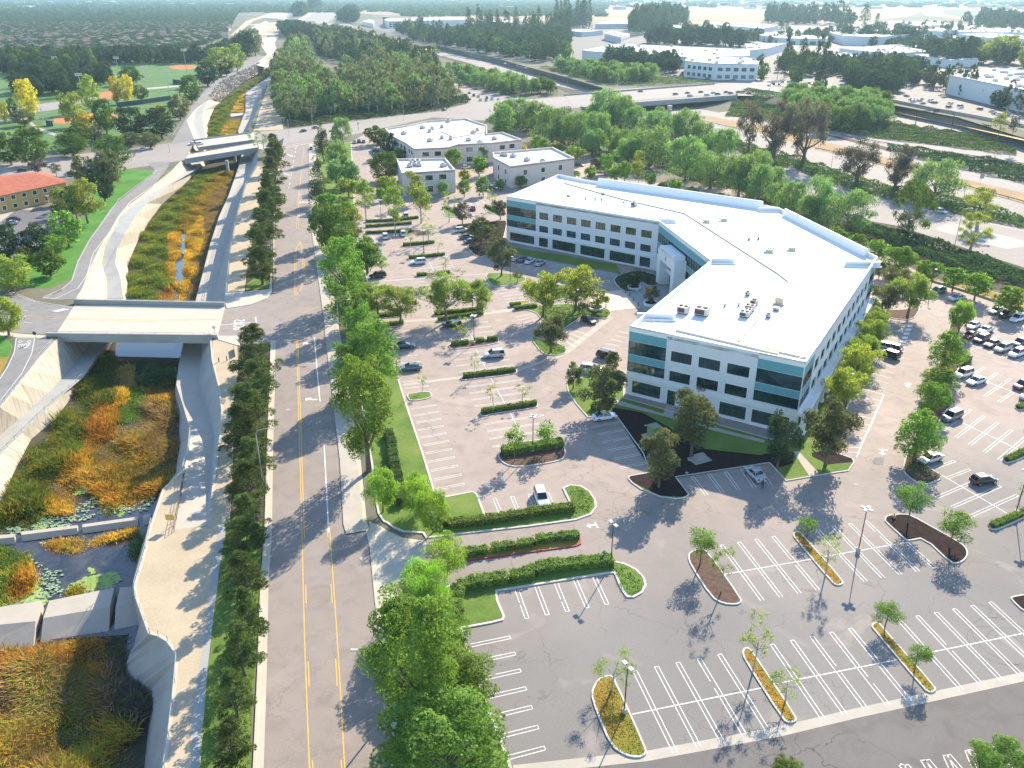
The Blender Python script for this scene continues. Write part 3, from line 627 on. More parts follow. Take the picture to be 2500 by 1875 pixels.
LB=[GZ('30',[(-900,1990,0),(-860,1990,-5),(-840,1990,-5),(-780,1990,-8)]),GZ('20',[(-500,1300,0),(-400,1480,-5.3),(-300,1560,-5.3),(-250,1700,-8)]),GZ('20',[(-250,930,0),(-220,1070,-5.4),(-200,1180,-5.4),(-130,1560,-8)]),
      GZ('20',[(0,620,0),(0,830,-5.5),(0,980,-5.5),(0,1370,-8)]),GZ('20',[(80,520,0),(150,705,-5.5),(170,812,-5.5),(100,1130,-8)]),
      GZ('20',[(150,430,0),(260,600,-5.6),(345,640,-5.6),(240,860,-8)]),GZ('20',[(230,330,0),(370,500,-5.6),(480,520,-5.6),(430,700,-8)]),GZ('20',[(300,240,0),(485,385,-5.7),(640,385,-5.7),(655,400,-8)]),GZ('20',[(430,100,0),(640,190,-5.7),(770,190,-5.7),(805,190,-8)]),
      GZ('20',[(520,-30,0),(740,80,-5.7),(860,80,-5.7),(900,80,-8)]),
      GZ('10',[(590,1040,0),(825,1050,-5.6),(950,1055,-5.6),(985,1055,-8)]),GZ('10',[(640,960,0),(825,900,-4.8),(932,900,-4.9),(985,900,-8)]),GZ('10',[(700,800,0),(785,770,-3.2),(885,765,-3.3),(992,765,-8)]),
      GZ('10',[(770,650,0),(810,640,-1.6),(905,655,-1.8),(1060,600,-7.8)]),GZ('10',[(850,520,0),(872,522,-.3),(962,542,-.5),(1110,520,-7.6)]),GZ('10',[(915,405,0),(930,405,-.1),(1045,402,-.5),(1160,430,-7.5)]),
      GZ('10',[(1000,300,0),(1050,300,-.8),(1130,305,-1.2),(1250,310,-7.5)]),GZ('10',[(1180,170,0),(1235,190,-2.2),(1310,165,-2.6),(1400,180,-7.5)]),GZ('10',[(1320,60,0),(1410,80,-4),(1470,70,-4.2),(1520,60,-7.5)]),
      GZ('00',[(1395,1245,0),(1470,1300,-5),(1540,1290,-5.2),(1580,1280,-7.5)]),GZ('00',[(1500,1080,0),(1535,1090,-5),(1590,1080,-5.2),(1610,1065,-7.5)]),GZ('00',[(1440,930,0),(1490,950,-3),(1560,930,-3.2),(1605,950,-7)]),
      GZ('00',[(1500,850,0),(1515,850,-.5),(1570,850,-.8),(1650,840,-6.5)]),GZ('00',[(1600,770,0),(1605,765,-.2),(1610,762,-.3),(1700,790,-6)])]
loft('west_bank',LB,['bank','conc_g','bank'])
loft('riprap_bank',[GZ('00',[(1600,770,0),(1700,790,-6)]),GZ('00',[(1700,640,0),(1790,700,-6)]),GZ('00',[(1850,560,0),(1900,620,-6)]),GZ('00',[(1990,490,0),(2010,560,-6)]),GZ('00',[(2080,430,0),(2090,500,-6)])],['earth'])
RB=[GZ('00',[(2212,470,0),(2180,560,-5),(2130,560,-5.2),(2120,560,-7)]),GZ('01',[(130,700,0),(110,720,-5),(0,720,-5.2),(-10,720,-7)]),GZ('01',[(90,850,0),(80,870,-5),(0,850,-5.2),(-8,850,-7)]),GZ('01',[(20,1000,0),(0,1000,-5),(-60,1010,-5.2),(-70,1010,-7)]),
      GZ('00',[(1990,1130,0),(1940,1130,-5.4),(1880,1130,-5.4),(1878,1130,-7.5)]),GZ('10',[(1985,20,0),(1930,20,-5.6),(1842,20,-5.6),(1840,20,-7.5)]),GZ('10',[(1900,160,0),(1862,200,-5.6),(1765,240,-5.6),(1762,242,-7.6)]),GZ('10',[(1830,400,0),(1795,450,-5.6),(1692,400,-5.6),(1690,400,-7.8)]),
      GZ('10',[(1775,700,0),(1715,750,-5.6),(1622,620,-5.6),(1620,620,-8)]),GZ('10',[(1750,1060,0),(1638,1065,-5.6),(1508,1060,-5.6),(1505,1060,-8)]),
      GZ('20',[(1627,60,0),(1530,60,-5.7),(1420,60,-5.7),(1415,60,-8)]),GZ('20',[(1627,100,0),(1560,150,-5.7),(1415,130,-5.7),(1411,130,-8)]),GZ('20',[(1640,250,0),(1545,300,-5.7),(1380,290,-5.7),(1376,292,-8)]),GZ('20',[(1690,450,0),(1530,430,-5.6),(1360,440,-5.6),(1350,470,-8)]),
      GZ('20',[(1715,640,0),(1600,620,-5.0),(1415,610,-5.0),(1350,600,-8)]),GZ('20',[(1700,850,0),(1650,830,-3.6),(1470,800,-3.6),(1380,700,-8)]),GZ('20',[(1660,1100,0),(1625,1080,-1.9),(1455,960,-1.9),(1385,900,-8)]),GZ('20',[(1635,1320,0),(1600,1310,-.8),(1412,1100,-.6),(1352,1120,-8)]),GZ('20',[(1612,1530,0),(1590,1530,-.05),(1350,1560,-.05),(1349,1561,-.1)])]
loft('east_bank',RB[:-2],['conc_g','conc','conc_g'])
loft('ramp',[[RB[-3][1],RB[-3][2]],[RB[-2][1],RB[-2][2]],[RB[-1][1],RB[-1][2]]],['conc'])
loft('ramp_wall',[[RB[-3][0],RB[-3][1]],[RB[-2][0],RB[-2][1]],[RB[-1][0],RB[-1][1]]],['conc_g'])
loft('ramp_wall',[[RB[-3][2],RB[-3][3]],GZ('20',[(1412,1105,-.6),(1350,1130,-8)]),GZ('20',[(1350,1560,0),(1300,1560,-.1)])][:2],['conc_g'])
W2=[GZ('20',[(1412,1105,0),(1352,1125,-8)]),GZ('20',[(1262,1245,0),(1230,1280,-8)]),GZ('20',[(1150,1580,0),(1130,1580,-8)]),GZ('30',[(985,180,0),(950,180,-8)]),GZ('30',[(912,430,0),(885,440,-8)]),GZ('30',[(920,500,0),(905,560,-8)]),GZ('30',[(970,640,0),(935,700,-8)]),GZ('30',[(1010,750,0),(905,830,-8)]),
      GZ('30',[(1070,765,0),(865,900,-8)]),GZ('30',[(1130,800,0),(838,975,-8)]),GZ('30',[(1165,845,0),(845,1030,-8)]),GZ('30',[(1185,880,0),(870,1075,-8)]),GZ('30',[(1193,930,0),(930,1110,-8)]),GZ('30',[(1190,1020,0),(1000,1150,-8)]),GZ('30',[(1165,1240,0),(1018,1230,-8)]),GZ('30',[(1140,1450,0),(995,1450,-8)]),GZ('30',[(1110,1659,0),(975,1659,-8)]),GZ('30',[(1080,1990,0),(950,1990,-8)])]
loft('basin_wall',W2,['conc_g'])
strip_along('wall_coping',[w[0]for w in W2],.35,.06,'conc_w',0,.08)
strip_along('wall_coping',[r[0]for r in RB[9:-1]],.35,.06,'conc_w',0,.08)
strip_along('wall_coping',[l[0]for l in LB[3:9]],.4,.05,'conc_w',0,.08);strip_along('wall_coping',[l[0]for l in LB[10:20]],.4,.05,'conc_w',0,.08)
flat('channel_bed',[(p.x,p.y)for p in GP([('30',-1200,1990,1300,1990,1300,900),('20',1700,1300,1700,100),('10',1900,1060,1900,400,2050,-20),('01',100,800,200,600),('00',2150,430,1900,540,1600,800,1500,1100),('10',1300,100,800,600,600,1060),('20',430,100,0,900,-400,1500),('30',-1200,900)],-8)],'under',-8.0)
flat('upper_bed',[(p.x,p.y)for p in GP([('00',1500,1290,1900,1150),('01',20,1000,60,720,30,560,-30,480),('00',2060,490,1950,570,1750,730,1650,850,1590,1080)],-7)],'under',-7.0)
flat('water',[(p.x,p.y)for p in GP([('10',1330,1200),('10',1300,1060,1340,1000,1360,930,1330,800,1360,725,1410,735,1430,700,1395,690,1385,560,1400,520,1425,520,1440,600,1425,700,1420,800,1415,900,1385,970,1350,1060,1400,1100,1600,1110,1600,1400),('20',1440,60,1411,130,1376,292,1350,300,1200,260,830,260,860,120,830,60)],-7.9)],'water',-7.92)
flat('pond_water',[(p.x,p.y)for p in GP([('30',-200,120,0,60,300,-60,1000,-120,1040,0,985,180,910,480,920,720,860,760,200,800,-200,860)],-7.9)],'mudwater',-7.90)
flat('pond_water',[(p.x,p.y)for p in GP([('20',-200,1560,100,1500,400,1430,800,1380,1230,1250,1230,1300,1130,1580),('30',960,40,500,80,-200,130)],-7.9)],'mudwater',-7.94)
flat('water',[(p.x,p.y)for p in GP([('30',870,760,940,640,910,830,860,900,845,980),('30',860,800)],-7.9)],'water',-7.88)
flat('water_riffle',[(p.x,p.y)for p in GP([('00',1745,885,1800,868,2005,872,2005,885,1850,892,1790,900)],-7)],'conc_w',-6.9)
for k in([('30',190,190,250,330,280,400,260,450,340,480,330,540,240,590,0,610,-50,610,0,560,120,520,200,440,230,360,170,260)],[('30',440,440,500,410,580,370,740,335,820,335,790,430,600,480,470,500)],[('30',230,130,350,150,480,195,560,190,570,150,520,180,400,150)],
          [('30',590,130,640,135,800,100,700,105)],[('30',580,320,600,300,640,310,650,350,600,350)],[('20',560,1290,640,1200,720,1230,700,1260,620,1290,570,1300)],[('20',1080,1330,1200,1240,1220,1270,1180,1320,1120,1350)],[('20',250,1520,400,1470,420,1500,330,1560,260,1560)],[('20',900,1440,960,1400,970,1440,920,1470)]):
    flat('algae_mat',[q+Vector((rnd.uniform(-.28,.28),rnd.uniform(-.28,.28)))for q in smooth([Vector((p.x,p.y))for p in GP(k,-7.9)],3)],'algae',-7.86,kind='stuff')
lm=MB()
for(poly_,nn)in((GP([('20',60,1560,300,1430,620,1360,760,1300,1000,1390,1200,1260,1190,1340,1130,1420,800,1440,560,1520,300,1600,60,1600)],-7.9),900),(GP([('30',100,0,500,-40,560,30,340,80,100,90)],-7.9),120),(GP([('30',280,330,420,330,400,420,340,520,250,520)],-7.9),90),(GP([('30',170,180,330,330,420,330,460,420,800,320,830,420,700,500,350,560,0,620,0,560,200,440)],-7.9),420),(GP([('20',-100,1640,60,1540,300,1500,200,1600)],-7.9),80)):
    xs=[p.x for p in poly_];ys=[p.y for p in poly_];c=0
    while c<nn:
        x,y=rnd.uniform(min(xs),max(xs)),rnd.uniform(min(ys),max(ys))
        c+=1
        if not inside((x,y),poly_):continue
        r=rnd.uniform(.12,.34);t0=rnd.random()*6;e=rnd.uniform(.6,1)
        lm.add([(x+math.cos(t0+k*1.05)*r,y+math.sin(t0+k*1.05)*r*e,-7.80+rnd.uniform(0,.12))for k in range(6)],[(0,1,2,3,4,5)])
tag(lm.build('lily_pads',M['lily']),kind='stuff')
def weir(spec,h,label,cham=.5,zb=-8):
    """concrete block: base outline given at water level on the photographed front, back and ends"""
    a,b,c,d=[G(*p,zb)for p in spec]
    m=MB();top=[p+Vector((0,0,h))for p in(a,b,c,d)]
    mid1,mid2=a.lerp(d,.45),b.lerp(c,.45)
    vs=[a,b,c,d,d+Vector((0,0,h)),c+Vector((0,0,h)),mid2+Vector((0,0,h)),mid1+Vector((0,0,h))]
    m.add(vs,[(0,1,6,7),(7,6,5,4),(1,2,5,6),(3,0,7,4),(2,3,4,5)])
    return tag(m.build('weir_block',M['conc']),label,'weir','concrete weir blocks across the channel')
weir([('30',-260,880),('30',225,850),('30',300,590),('30',-100,650)],1.6,'big sloped concrete weir block cut off by the edge of the photo')
weir([('30',275,812),('30',735,745),('30',785,500),('30',350,590)],1.6,'big sunlit sloped concrete weir block above the orange reeds')
weir([('30',772,735),('30',945,700),('30',960,490),('30',825,500)],1.6,'sloped concrete weir block in shade against the channel wall')
weir([('30',-200,185),('30',105,150),('30',108,110),('30',-200,130)],.9,'low narrow concrete weir sill cut off by the photo edge beside dark reeds')
weir([('30',150,135),('30',528,85),('30',530,50),('30',155,95)],.9,'low narrow concrete weir sill in the middle between two gaps')
weir([('30',562,82),('30',935,30),('30',938,-8),('30',565,45)],.9,'longest low concrete weir sill just above the orange tufts')
weir([('30',970,25),('30',1010,18),('30',1030,-30),('30',975,-20)],.9,'short stub of weir sill touching the plaza wall')
def slab(mb,pts,z0,z1,mi=0,mt=None):mb.prism(pts,z0,z1,mi,mt,True)
t=empty('road_bridge',G('10',1100,1200),0,'pale concrete road bridge with solid parapets over the reed channel','bridge')
O=-Vector(t.location)
def loc(pts):return[p+O for p in pts]
dk=MB();slab(dk,loc(GP([('10',572,1095,1738,1078,1738,1100,1680,1330,1640,1345,360,1330,430,1318)])),-1.1,.035,0,1);dk.build('deck',[M['conc_g'],M['conc_w']],t)
for pa,pb,wz in((('10',575,1075),('10',1738,1100),1.0),(('10',360,1330),('10',1678,1345),.75)):
    a,b=G(*pa)+O,G(*pb)+O;m=MB().bar(a,b,.4,wz+1.25,0,-1.25);m.bar(a,b,.55,.12,0,wz);m.build('parapet',M['conc_g'],t)
    r=MB();n=14
    for i in range(n+1):
        q=a.lerp(b,i/n);r.tube([q+Vector((0,0,wz)),q+Vector((0,0,wz+.5))],.035,4)
    r.tube([a+Vector((0,0,wz+.5)),b+Vector((0,0,wz+.5))],.04,4);r.build('railing',M['steel'],t)
m=MB()
for pa,pb in((('10',470,1330),('10',600,1100)),):m.bar(G(*pa)+O,G(*pb)+O,.6,5,0,-5.5)
m.build('abutment',M['conc_g'],t)
pl2=MB();PAINT=pl2
for s in((500,1190,1100,1205,1690,1200),(500,1198,1100,1218,1690,1202)):
    q=[G('10',s[i],s[i+1])+O for i in(0,2,4)]
    for a,b in zip(q,q[1:]):line(a,b,.17,pl2,.045)
pl2.build('centre_line',M['yellow'],t)
ar=MB();PAINT=ar;a=G('10',960,1275)+O;b=G('10',1030,1290)+O;arrow(b,a,1.3,0,.046);ar.build('lane_arrow',M['white'],t);PAINT=MB()
t=empty('channel_bridge',G('00',1700,1140),0,'wide arterial bridge of two pale decks crossing the channel near the junction','bridge');O=-Vector(t.location)
for pts,nm in(([('00',1432,1238,1450,1190,1990,1098,2060,1150,2000,1150)],'deck'),([('00',1500,1085,1930,1032),('01',60,1015),('00',1965,1080,1530,1140)],'deck')):
    m=MB();slab(m,loc(GP(pts)),-1.4,.04,0,1);m.build(nm,[M['conc_g'],M['conc_w']],t)
for pa,pb,h in((('00',1425,1240),('00',1990,1150),.9),(('00',1490,1088),('00',1935,1030),.8),(('00',1450,1192),('00',1985,1100),.3),(('00',1535,1138),('00',1965,1080),.3)):
    MB().bar(G(*pa)+O,G(*pb)+O,.4,h+1.5,0,-1.5).build('parapet',M['conc_g'],t)
for x,y in((1745,1215),(1800,1130)):
    q=G('00',x,y)+O;MB().box(q.x-.6,q.x+.6,q.y-.6,q.y+.6,-8,-1.3).build('pier',M['conc_g'],t)
    q=G('00',x,y)+O
t=empty('freeway_overpass',G('02',1200,740),0,'long pale overpass carrying queueing cars over the freeway','bridge');O=-Vector(t.location)
DK=[('02',640,832,1080,802,1895,742,1905,720,1730,652,1400,668,900,690,560,742)]
m=MB();slab(m,loc(GP(DK)),-1.9,.05,0,1);m.build('deck',[M['conc_g'],M['far_road']],t)
for pa,pb in((('02',1075,803),('02',1895,743)),(('02',560,740),('02',1720,652))):
    a,b=G(*pa)+O,G(*pb)+O;MB().bar(a,b,.6,3.3,0,-2.2).build('parapet',M['conc_g'],t)
    r=MB();n=30
    for i in range(n+1):q=a.lerp(b,i/n);r.tube([q+Vector((0,0,1.1)),q+Vector((0,0,2.4))],.06,4)
    for hh in(1.8,2.4):r.tube([a+Vector((0,0,hh)),b+Vector((0,0,hh))],.06,4)
    r.build('fence',M['steel'],t)
for x,y in((1372,870),(1190,790),(1060,740)):
    q=G('02',x,y,-6.5)+O;MB().tube([q,q+Vector((0,0,5))],[1.6,1.8],10).build('pier',M['conc_w'],t)
for a,b,w,lab in((('00',1995,287),('01',315,282),5,'thin dark footbridge on piers over the pale upstream channel'),(('00',2030,150),('01',250,150),8,'distant low bridge across the white concrete channel'),(('01',390,50),('01',520,62),9,'farthest small bridge on the bend of the channel')):
    t=empty('foot_bridge',G(*a),0,lab,'bridge',None);O=-Vector(t.location);p,q=G(*a)+O,G(*b)+O
    MB().bar(p,q,w,.8,0,2.2).build('deck',M['conc_g'],t);m=MB()
    for u in(.35,.6):s=p.lerp(q,u);MB().box(s.x-.5,s.x+.5,s.y-w/3,s.y+w/3,-.1,2.2).build('pier',M['conc_g'],t)
ZF=-6.0
flat('cutting_floor',[(p.x,p.y)for p in offset(CUT,-7)],'far_road',ZF-.02)
TOE=GP([('13',2700,960),('13',2212,800),('13',1900,700),('13',1550,580),('13',1250,480),('13',900,420),('13',620,290),('13',250,120),('02',1896,1230),('02',1560,1130),('02',1280,1030),
          ('02',1150,960),('02',1080,900),('02',1060,830),('02',800,720),('02',640,690),('02',300,615),('02',30,560),('01',1720,485),('01',1310,380)],ZF)
TOP=[Vector((p.x,p.y,0))for p in CUT[:20]]
loft('near_embankment',[[a,b]for a,b in zip(TOP,TOE)],['under'])
TOE2=GP([('01',1300,368),('01',1500,385),('01',1870,478),('02',290,562),('02',540,628),('02',850,716),('02',1300,780),('02',1600,840),('02',1750,870),('03',100,830),('03',700,850),('03',1150,850),('03',1700,940),('03',2212,1075),('03',2900,1240)],ZF)
TOP2=[Vector((p.x,p.y,0))for p in CUT[20:]]
loft('far_embankment',[[a,b]for a,b in zip(TOP2,TOE2)],['base'])
def cut(name,spec,mat,dz=0.0):return flat(name,[(p.x,p.y)for p in GP(spec,ZF)],mat,ZF+dz)
cut('off_ramp',[('02',1500,1050),('13',0,-60,150,-20,270,15,480,60,860,212,1400,330,1900,440,2212,500,2700,620,2700,960,2212,800,1900,700,1550,580,1250,480,900,420,620,280,250,90),('02',1700,1180)],'far_road',.02)
cut('gore_paving',[('13',1520,505,1600,465,1750,480,2080,560,2212,590,2400,640,2212,640,2080,660,1800,590)],'conc_g',.03)
cut('freeway_south',[('01',1300,370,1900,470),('02',0,480,300,560,560,640,880,720,1400,880),('03',0,900,420,1100,800,1200,1350,1345,1700,1440,2212,1575),('03',2900,1760,2900,1900),('13',2212,395,1600,270,1100,180),('03',800,1320,420,1230,0,1120),('02',1500,960,1090,860,640,740,240,625,0,575),('01',1700,500)],'far_road',.025)
cut('freeway_north',[('02',700,660,1350,830),('03',0,870,640,1032,1150,1165,1350,1225,2212,1425,2900,1600,2900,1680,2212,1492,1700,1372,1100,1202,630,1085,0,935),('02',1300,870,640,690)],'far_road',.03)
cut('median_verge',[('03',300,990,630,1085,1100,1205,1700,1375,2212,1495,2900,1690,2900,1760,2212,1568,1700,1432,1350,1340,820,1195,600,1150,200,1040),('02',1600,910,1400,850)],'golden',.04)
cut('brown_verge',[('03',640,1032,800,1055,1180,1140,1160,1165)],'mulch_b',.045)
cut('on_ramp',[('02',1400,800),('03',200,920,660,1000,1050,1070,1500,1122,2212,1228,2900,1330,2900,1390,2212,1278,1900,1225,1300,1135,800,1058,300,970,0,900)],'far_road',.05)
cut('on_ramp',[('03',1000,830,1165,852,1500,930,1800,990,2212,1085,2900,1260,2900,1340,2212,1170,2040,1110,1900,1045,1500,1000,1165,930,900,880)],'far_road',.045)
def guardrail(spec,lab):
    P=resample(GP(spec,ZF),4.0);m=MB()
    for a,b in zip(P,P[1:]):m.bar(a,b,.12,.35,0,.5)
    t=empty('guardrail',(0,0,0),0,lab,'guardrail','guardrails along the freeway')
    m.build('rail',M['bark'],t)
    pm=MB().box(-.1,.1,-.1,.1,0,.8).mesh('post',M['bark'])
    for p in P[::2]:link('post',pm,t,p)
guardrail([('03',600,1150,820,1193,1350,1335,1700,1425,2212,1565,2600,1670)],'rusty brown guardrail along the golden freeway median')
guardrail([('03',800,1052,1300,1135,1900,1222,2212,1272,2600,1330)],'dark guardrail between the ramp and the dark bushes')
guardrail([('02',1500,905),('02',1640,940),('02',1900,1000)],'weathered guardrail curving out from under the overpass')
m=MB()
for w,pts in((.25,[(860,250),(1400,385),(1900,530),(2212,610)]),(.25,[(480,100),(860,225),(1400,345),(2212,520)])):
    q=[G('13',x,y,ZF)for x,y in pts]
    for a,b in zip(q,q[1:]):line(a,b,w,m,ZF+.06)
def dashes(f,x0,y0,x1,y1,n):
    a,b=G(f,x0,y0,ZF),G(f,x1,y1,ZF)
    for i in range(n):line(a.lerp(b,i/n),a.lerp(b,(i+.3)/n),.2,m,ZF+.06)
for q in((0,985,1000,1255,22),(1000,1300,2212,1600,24),(700,1065,2212,1450,26),(1165,890,2212,1120,18)):dashes('03',*q)
tag(m.build('freeway_markings',M['white']),kind='structure')
a=GP([('03',1150,848,1500,925,1800,985,2212,1072,2900,1235)],ZF);m=MB()
for p,q in zip(a,a[1:]):m.bar(p,q,.5,8.0,0,0)
tag(m.build('sound_wall',M['conc']),'long tall grey sound wall beside the far on-ramp','wall')
strip_along('kerb',GP([('13',1490,905,1600,935,1850,1015,2150,1118,2600,1262)]),.5,.5,'conc',0,.5)
ZV=Vector((0,0,1))
def facade(root,p0,p1,z0,z1,openings,wmat='stucco',wname='wall',reveal=.22,proud=0.0,frames=True,gm='glass'):
    """wall from p0 to p1 (interior on its left) with real openings; openings: (u0, u1, z0, z1, kind, panes)"""
    p0=Vector((p0[0],p0[1],0));p1=Vector((p1[0],p1[1],0));d=(p1-p0);L=d.length;d.normalize();out=Vector((d.y,-d.x,0))
    P=lambda u,z,o=0.0:p0+d*u+ZV*z+out*(o+proud)
    us=sorted({0,L}|{min(max(q,0),L)for o in openings for q in o[:2]});zs=sorted({z0,z1}|{q for o in openings for q in o[2:4]})
    m=MB()
    for a,b in zip(us,us[1:]):
        for c,e in zip(zs,zs[1:]):
            um,zm=(a+b)/2,(c+e)/2
            if any(o[0]<um<o[1]and o[2]<zm<o[3]for o in openings):continue
            m.add([P(a,c),P(b,c),P(b,e),P(a,e)],[(0,1,2,3)])
    for o in openings:
        a,b,c,e=o[:4];r=-reveal
        m.add([P(a,c),P(b,c),P(b,c,r),P(a,c,r)],[(0,3,2,1)]);m.add([P(a,e),P(b,e),P(b,e,r),P(a,e,r)],[(0,1,2,3)])
        m.add([P(a,c),P(a,e),P(a,e,r),P(a,c,r)],[(0,3,2,1)]);m.add([P(b,c),P(b,e),P(b,e,r),P(b,c,r)],[(0,1,2,3)])
    m.build(wname,M[wmat],root)
    for o in openings:
        a,b,c,e,kind,panes=o;r=-reveal
        if kind=='panel':
            MB().add([P(a,c,-.03),P(b,c,-.03),P(b,e,-.03),P(a,e,-.03)],[(0,1,2,3)]).build('panel',M['teal'],root);continue
        w=MB().add([P(a,c,r),P(b,c,r),P(b,e,r),P(a,e,r)],[(0,1,2,3)]).build('window' if kind!='door' else 'door',M[kind if kind in M else gm],root)
        if frames and panes:
            f=MB();t=.07
            for i in range(panes+1):
                u=a+(b-a)*i/panes;u=min(max(u,a+t/2),b-t/2)
                vs=[P(u-t/2,c,r+.01),P(u+t/2,c,r+.01),P(u+t/2,e,r+.01),P(u-t/2,e,r+.01)];vs+=[q+out*.06 for q in vs]
                f.add(vs,[(4,5,6,7),(0,4,7,3),(5,1,2,6)])
            for z in(c+t/2,e-t/2)+(((c+e)/2-.35,)if e-c>2.2 else()):
                vs=[P(a,z-t/2,r+.015),P(b,z-t/2,r+.015),P(b,z+t/2,r+.015),P(a,z+t/2,r+.015)];vs+=[q+out*.06 for q in vs]
                f.add(vs,[(4,5,6,7),(0,1,5,4),(7,6,2,3)])
            f.build('frame',M['frame'],w)
            s=MB();q=.16
            for(ua,ub,za,zb)in((a-q,b+q,c-q,c),(a-q,b+q,e,e+q),(a-q,a,c,e),(b,b+q,c,e)):
                if kind=='glass_t':continue
                vs=[P(ua,za,.0),P(ub,za,.0),P(ub,zb,.0),P(ua,zb,.0)];vs+=[x+out*.05 for x in vs]
                s.add(vs,[(4,5,6,7),(0,1,5,4),(7,6,2,3),(0,4,7,3),(5,1,2,6)])
            if s.v:s.build('surround',M['trim'],w)
    return L
def ledge(root,p0,p1,z0,z1,o,mat='trim',nm='ledge',ext=0.0):
    p0=Vector((p0[0],p0[1],0));p1=Vector((p1[0],p1[1],0));d=(p1-p0).normalized();n=Vector((d.y,-d.x,0));a,b=p0-d*ext,p1+d*ext
    vs=[a,b,b+n*o,a+n*o];vs=[q+ZV*z0 for q in vs]+[q+ZV*z1 for q in vs]
    return MB().add(vs,[(3,2,1,0),(4,5,6,7),(2,3,7,6),(1,2,6,5),(3,0,4,7)]).build(nm,M[mat],root)
HB=14.3
A=Vector((-1.7,261.6));B=Vector((40.8,230.5));Cc=Vector((47.0,192.6));D=Vector((22.4,149.5));Gc=Vector((50.5,132.2));Hh=Vector((87.9,195.8));Jj=Vector((78.7,247.0));K=Vector((24.7,287.6));Ll=Vector((16.2,296.6))
uAB=(B-A).normalized();uDG=(Gc-D).normalized();uGH=(Hh-Gc).normalized()
office=empty('office_building',(0,0,0),0,'large white three-storey V-shaped office building with teal glass corners and white roof','office building')
E1=A+uAB*11.2;E2=D+uDG*7.7;F2=Gc-uDG*8.2;LAB=(B-E1).length
def teal(L,n,g=.0):return[(0.02,L-.02,11.4,HB-.25,'panel',0),(.02,L-.02,8.6,11.35,'glass_t',n),(.02,L-.02,7.15,8.55,'panel',0),(.02,L-.02,5.0,7.1,'glass_t',n),(1.3,L-.5,.6,3.2,'glass',n)]
facade(office,A,E1,0,HB,teal(11.2,7),'stucco')
win=[]
for i in range(8):
    u=1.25+i*5.0;win+=[(u,u+3.35,9.0,11.1,'glass',3),(u,u+3.35,5.0,7.0,'glass',3)]
win+=[(1.25,4.6,.5,3.3,'glass',3)]+[(6.2+i*10.1,14.6+i*10.1,.5,3.4,'glass',7)for i in range(3)]+[(36.3,39.7,.5,3.3,'glass',3)]
facade(office,E1,B,0,HB,win)
LBC=(Cc-B).length
facade(office,B,Cc,0,HB,[(.02,LBC-.1,11.4,HB-.25,'panel',0),(.02,LBC-.1,8.6,11.35,'glass_t',22),(.02,LBC-.1,7.15,8.55,'panel',0),(.02,LBC-.1,5.0,7.1,'glass_t',22),(1.5,4.5,.3,3.4,'glass',2),(6,8.5,.3,3.4,'glass',2),(24,36,.3,3.4,'glass',8)])
facade(office,Cc,D,0,HB,[(4+i*5.2,7.4+i*5.2,z,z+2.1,'glass',3)for i in range(8)for z in(.8,5,9)],frames=False)
facade(office,D,E2,0,HB,teal(7.7,5))
LEF=(F2-E2).length
facade(office,E2,F2,0,HB,[(1.0+i*5.4,5.1+i*5.4,z,z+2.1,'glass',5)for i in range(3)for z in(4.95,9.0)]+[(.9,2.6,0,3.0,'glass',2),(4.4,9.0,.6,3.2,'glass',5),(11.2,16.2,.6,3.2,'glass',5)])
facade(office,F2,Gc,0,HB,[(.02,8.18,11.4,HB-.25,'panel',0),(.02,8.18,8.6,11.35,'glass_t',5),(.02,8.18,7.15,8.55,'panel',0),(.02,8.18,5.0,7.1,'glass_t',5),(.2,6.9,.6,3.2,'glass',6)])
LGH=(Hh-Gc).length;G2=Gc+uGH*8.0;H2=Hh-uGH*8.0
facade(office,Gc,G2,0,HB,teal(8.0,5))
facade(office,G2,H2,0,HB,[(1.0+i*5.1,4.6+i*5.1,z,z+2.2,'glass',3)for i in range(11)for z in(4.95,9.0)]+[(1.0+i*5.1,4.9+i*5.1,.5,3.3,'glass',3)for i in range(11)])
facade(office,H2,Hh,0,HB,teal(8.0,5))
facade(office,Hh,Jj,0,HB,[],'stucco');facade(office,Jj,K,0,HB,[(3+i*6,7+i*6,z,z+2.1,'glass',0)for i in range(10)for z in(5,9)],frames=False);facade(office,K,Ll,0,HB,[]);facade(office,Ll,A,0,HB,[])
for a,b in((A,E1),(E1,B),(D,E2),(E2,F2),(F2,Gc)):ledge(office,a,b,4.15,4.5,.22);ledge(office,a,b,3.75,4.15,.12)
for a,b in((E1,B),(E2,F2),(G2,H2)):ledge(office,a,b,HB-.5,HB+.04,.10,'trim','cornice')
for a,b in((A,E1),(D,E2),(F2,Gc)):ledge(office,a,b,0,.45,.10,'trim','plinth')
ledge(office,Gc,Hh,3.9,4.5,1.5,'trim','canopy')
n=Vector((uGH.y,-uGH.x));cm=MB().box(-.42,.42,-.42,.42,0,3.92).box(-.6,.6,-.6,.6,0,.5).box(-.55,.55,-.55,.55,3.5,3.92).mesh('column',M['trim'])
for i in range(15):
    q=Gc+uGH*(1.2+i*5.08)+n*.95;c=link('column',cm,office,(q.x,q.y,0));c.rotation_euler=(0,0,math.atan2(uGH.y,uGH.x))
OUT=[A,B,Cc,D,Gc,Hh,Jj,K,Ll]
rf=MB();rf.flat(offset(OUT,.3),13.25);roof=rf.build('roof',M['roof'],office)
m=MB();ring(m,OUT,.34,13.2,HB-.005);m.build('parapet',M['trim'],office)
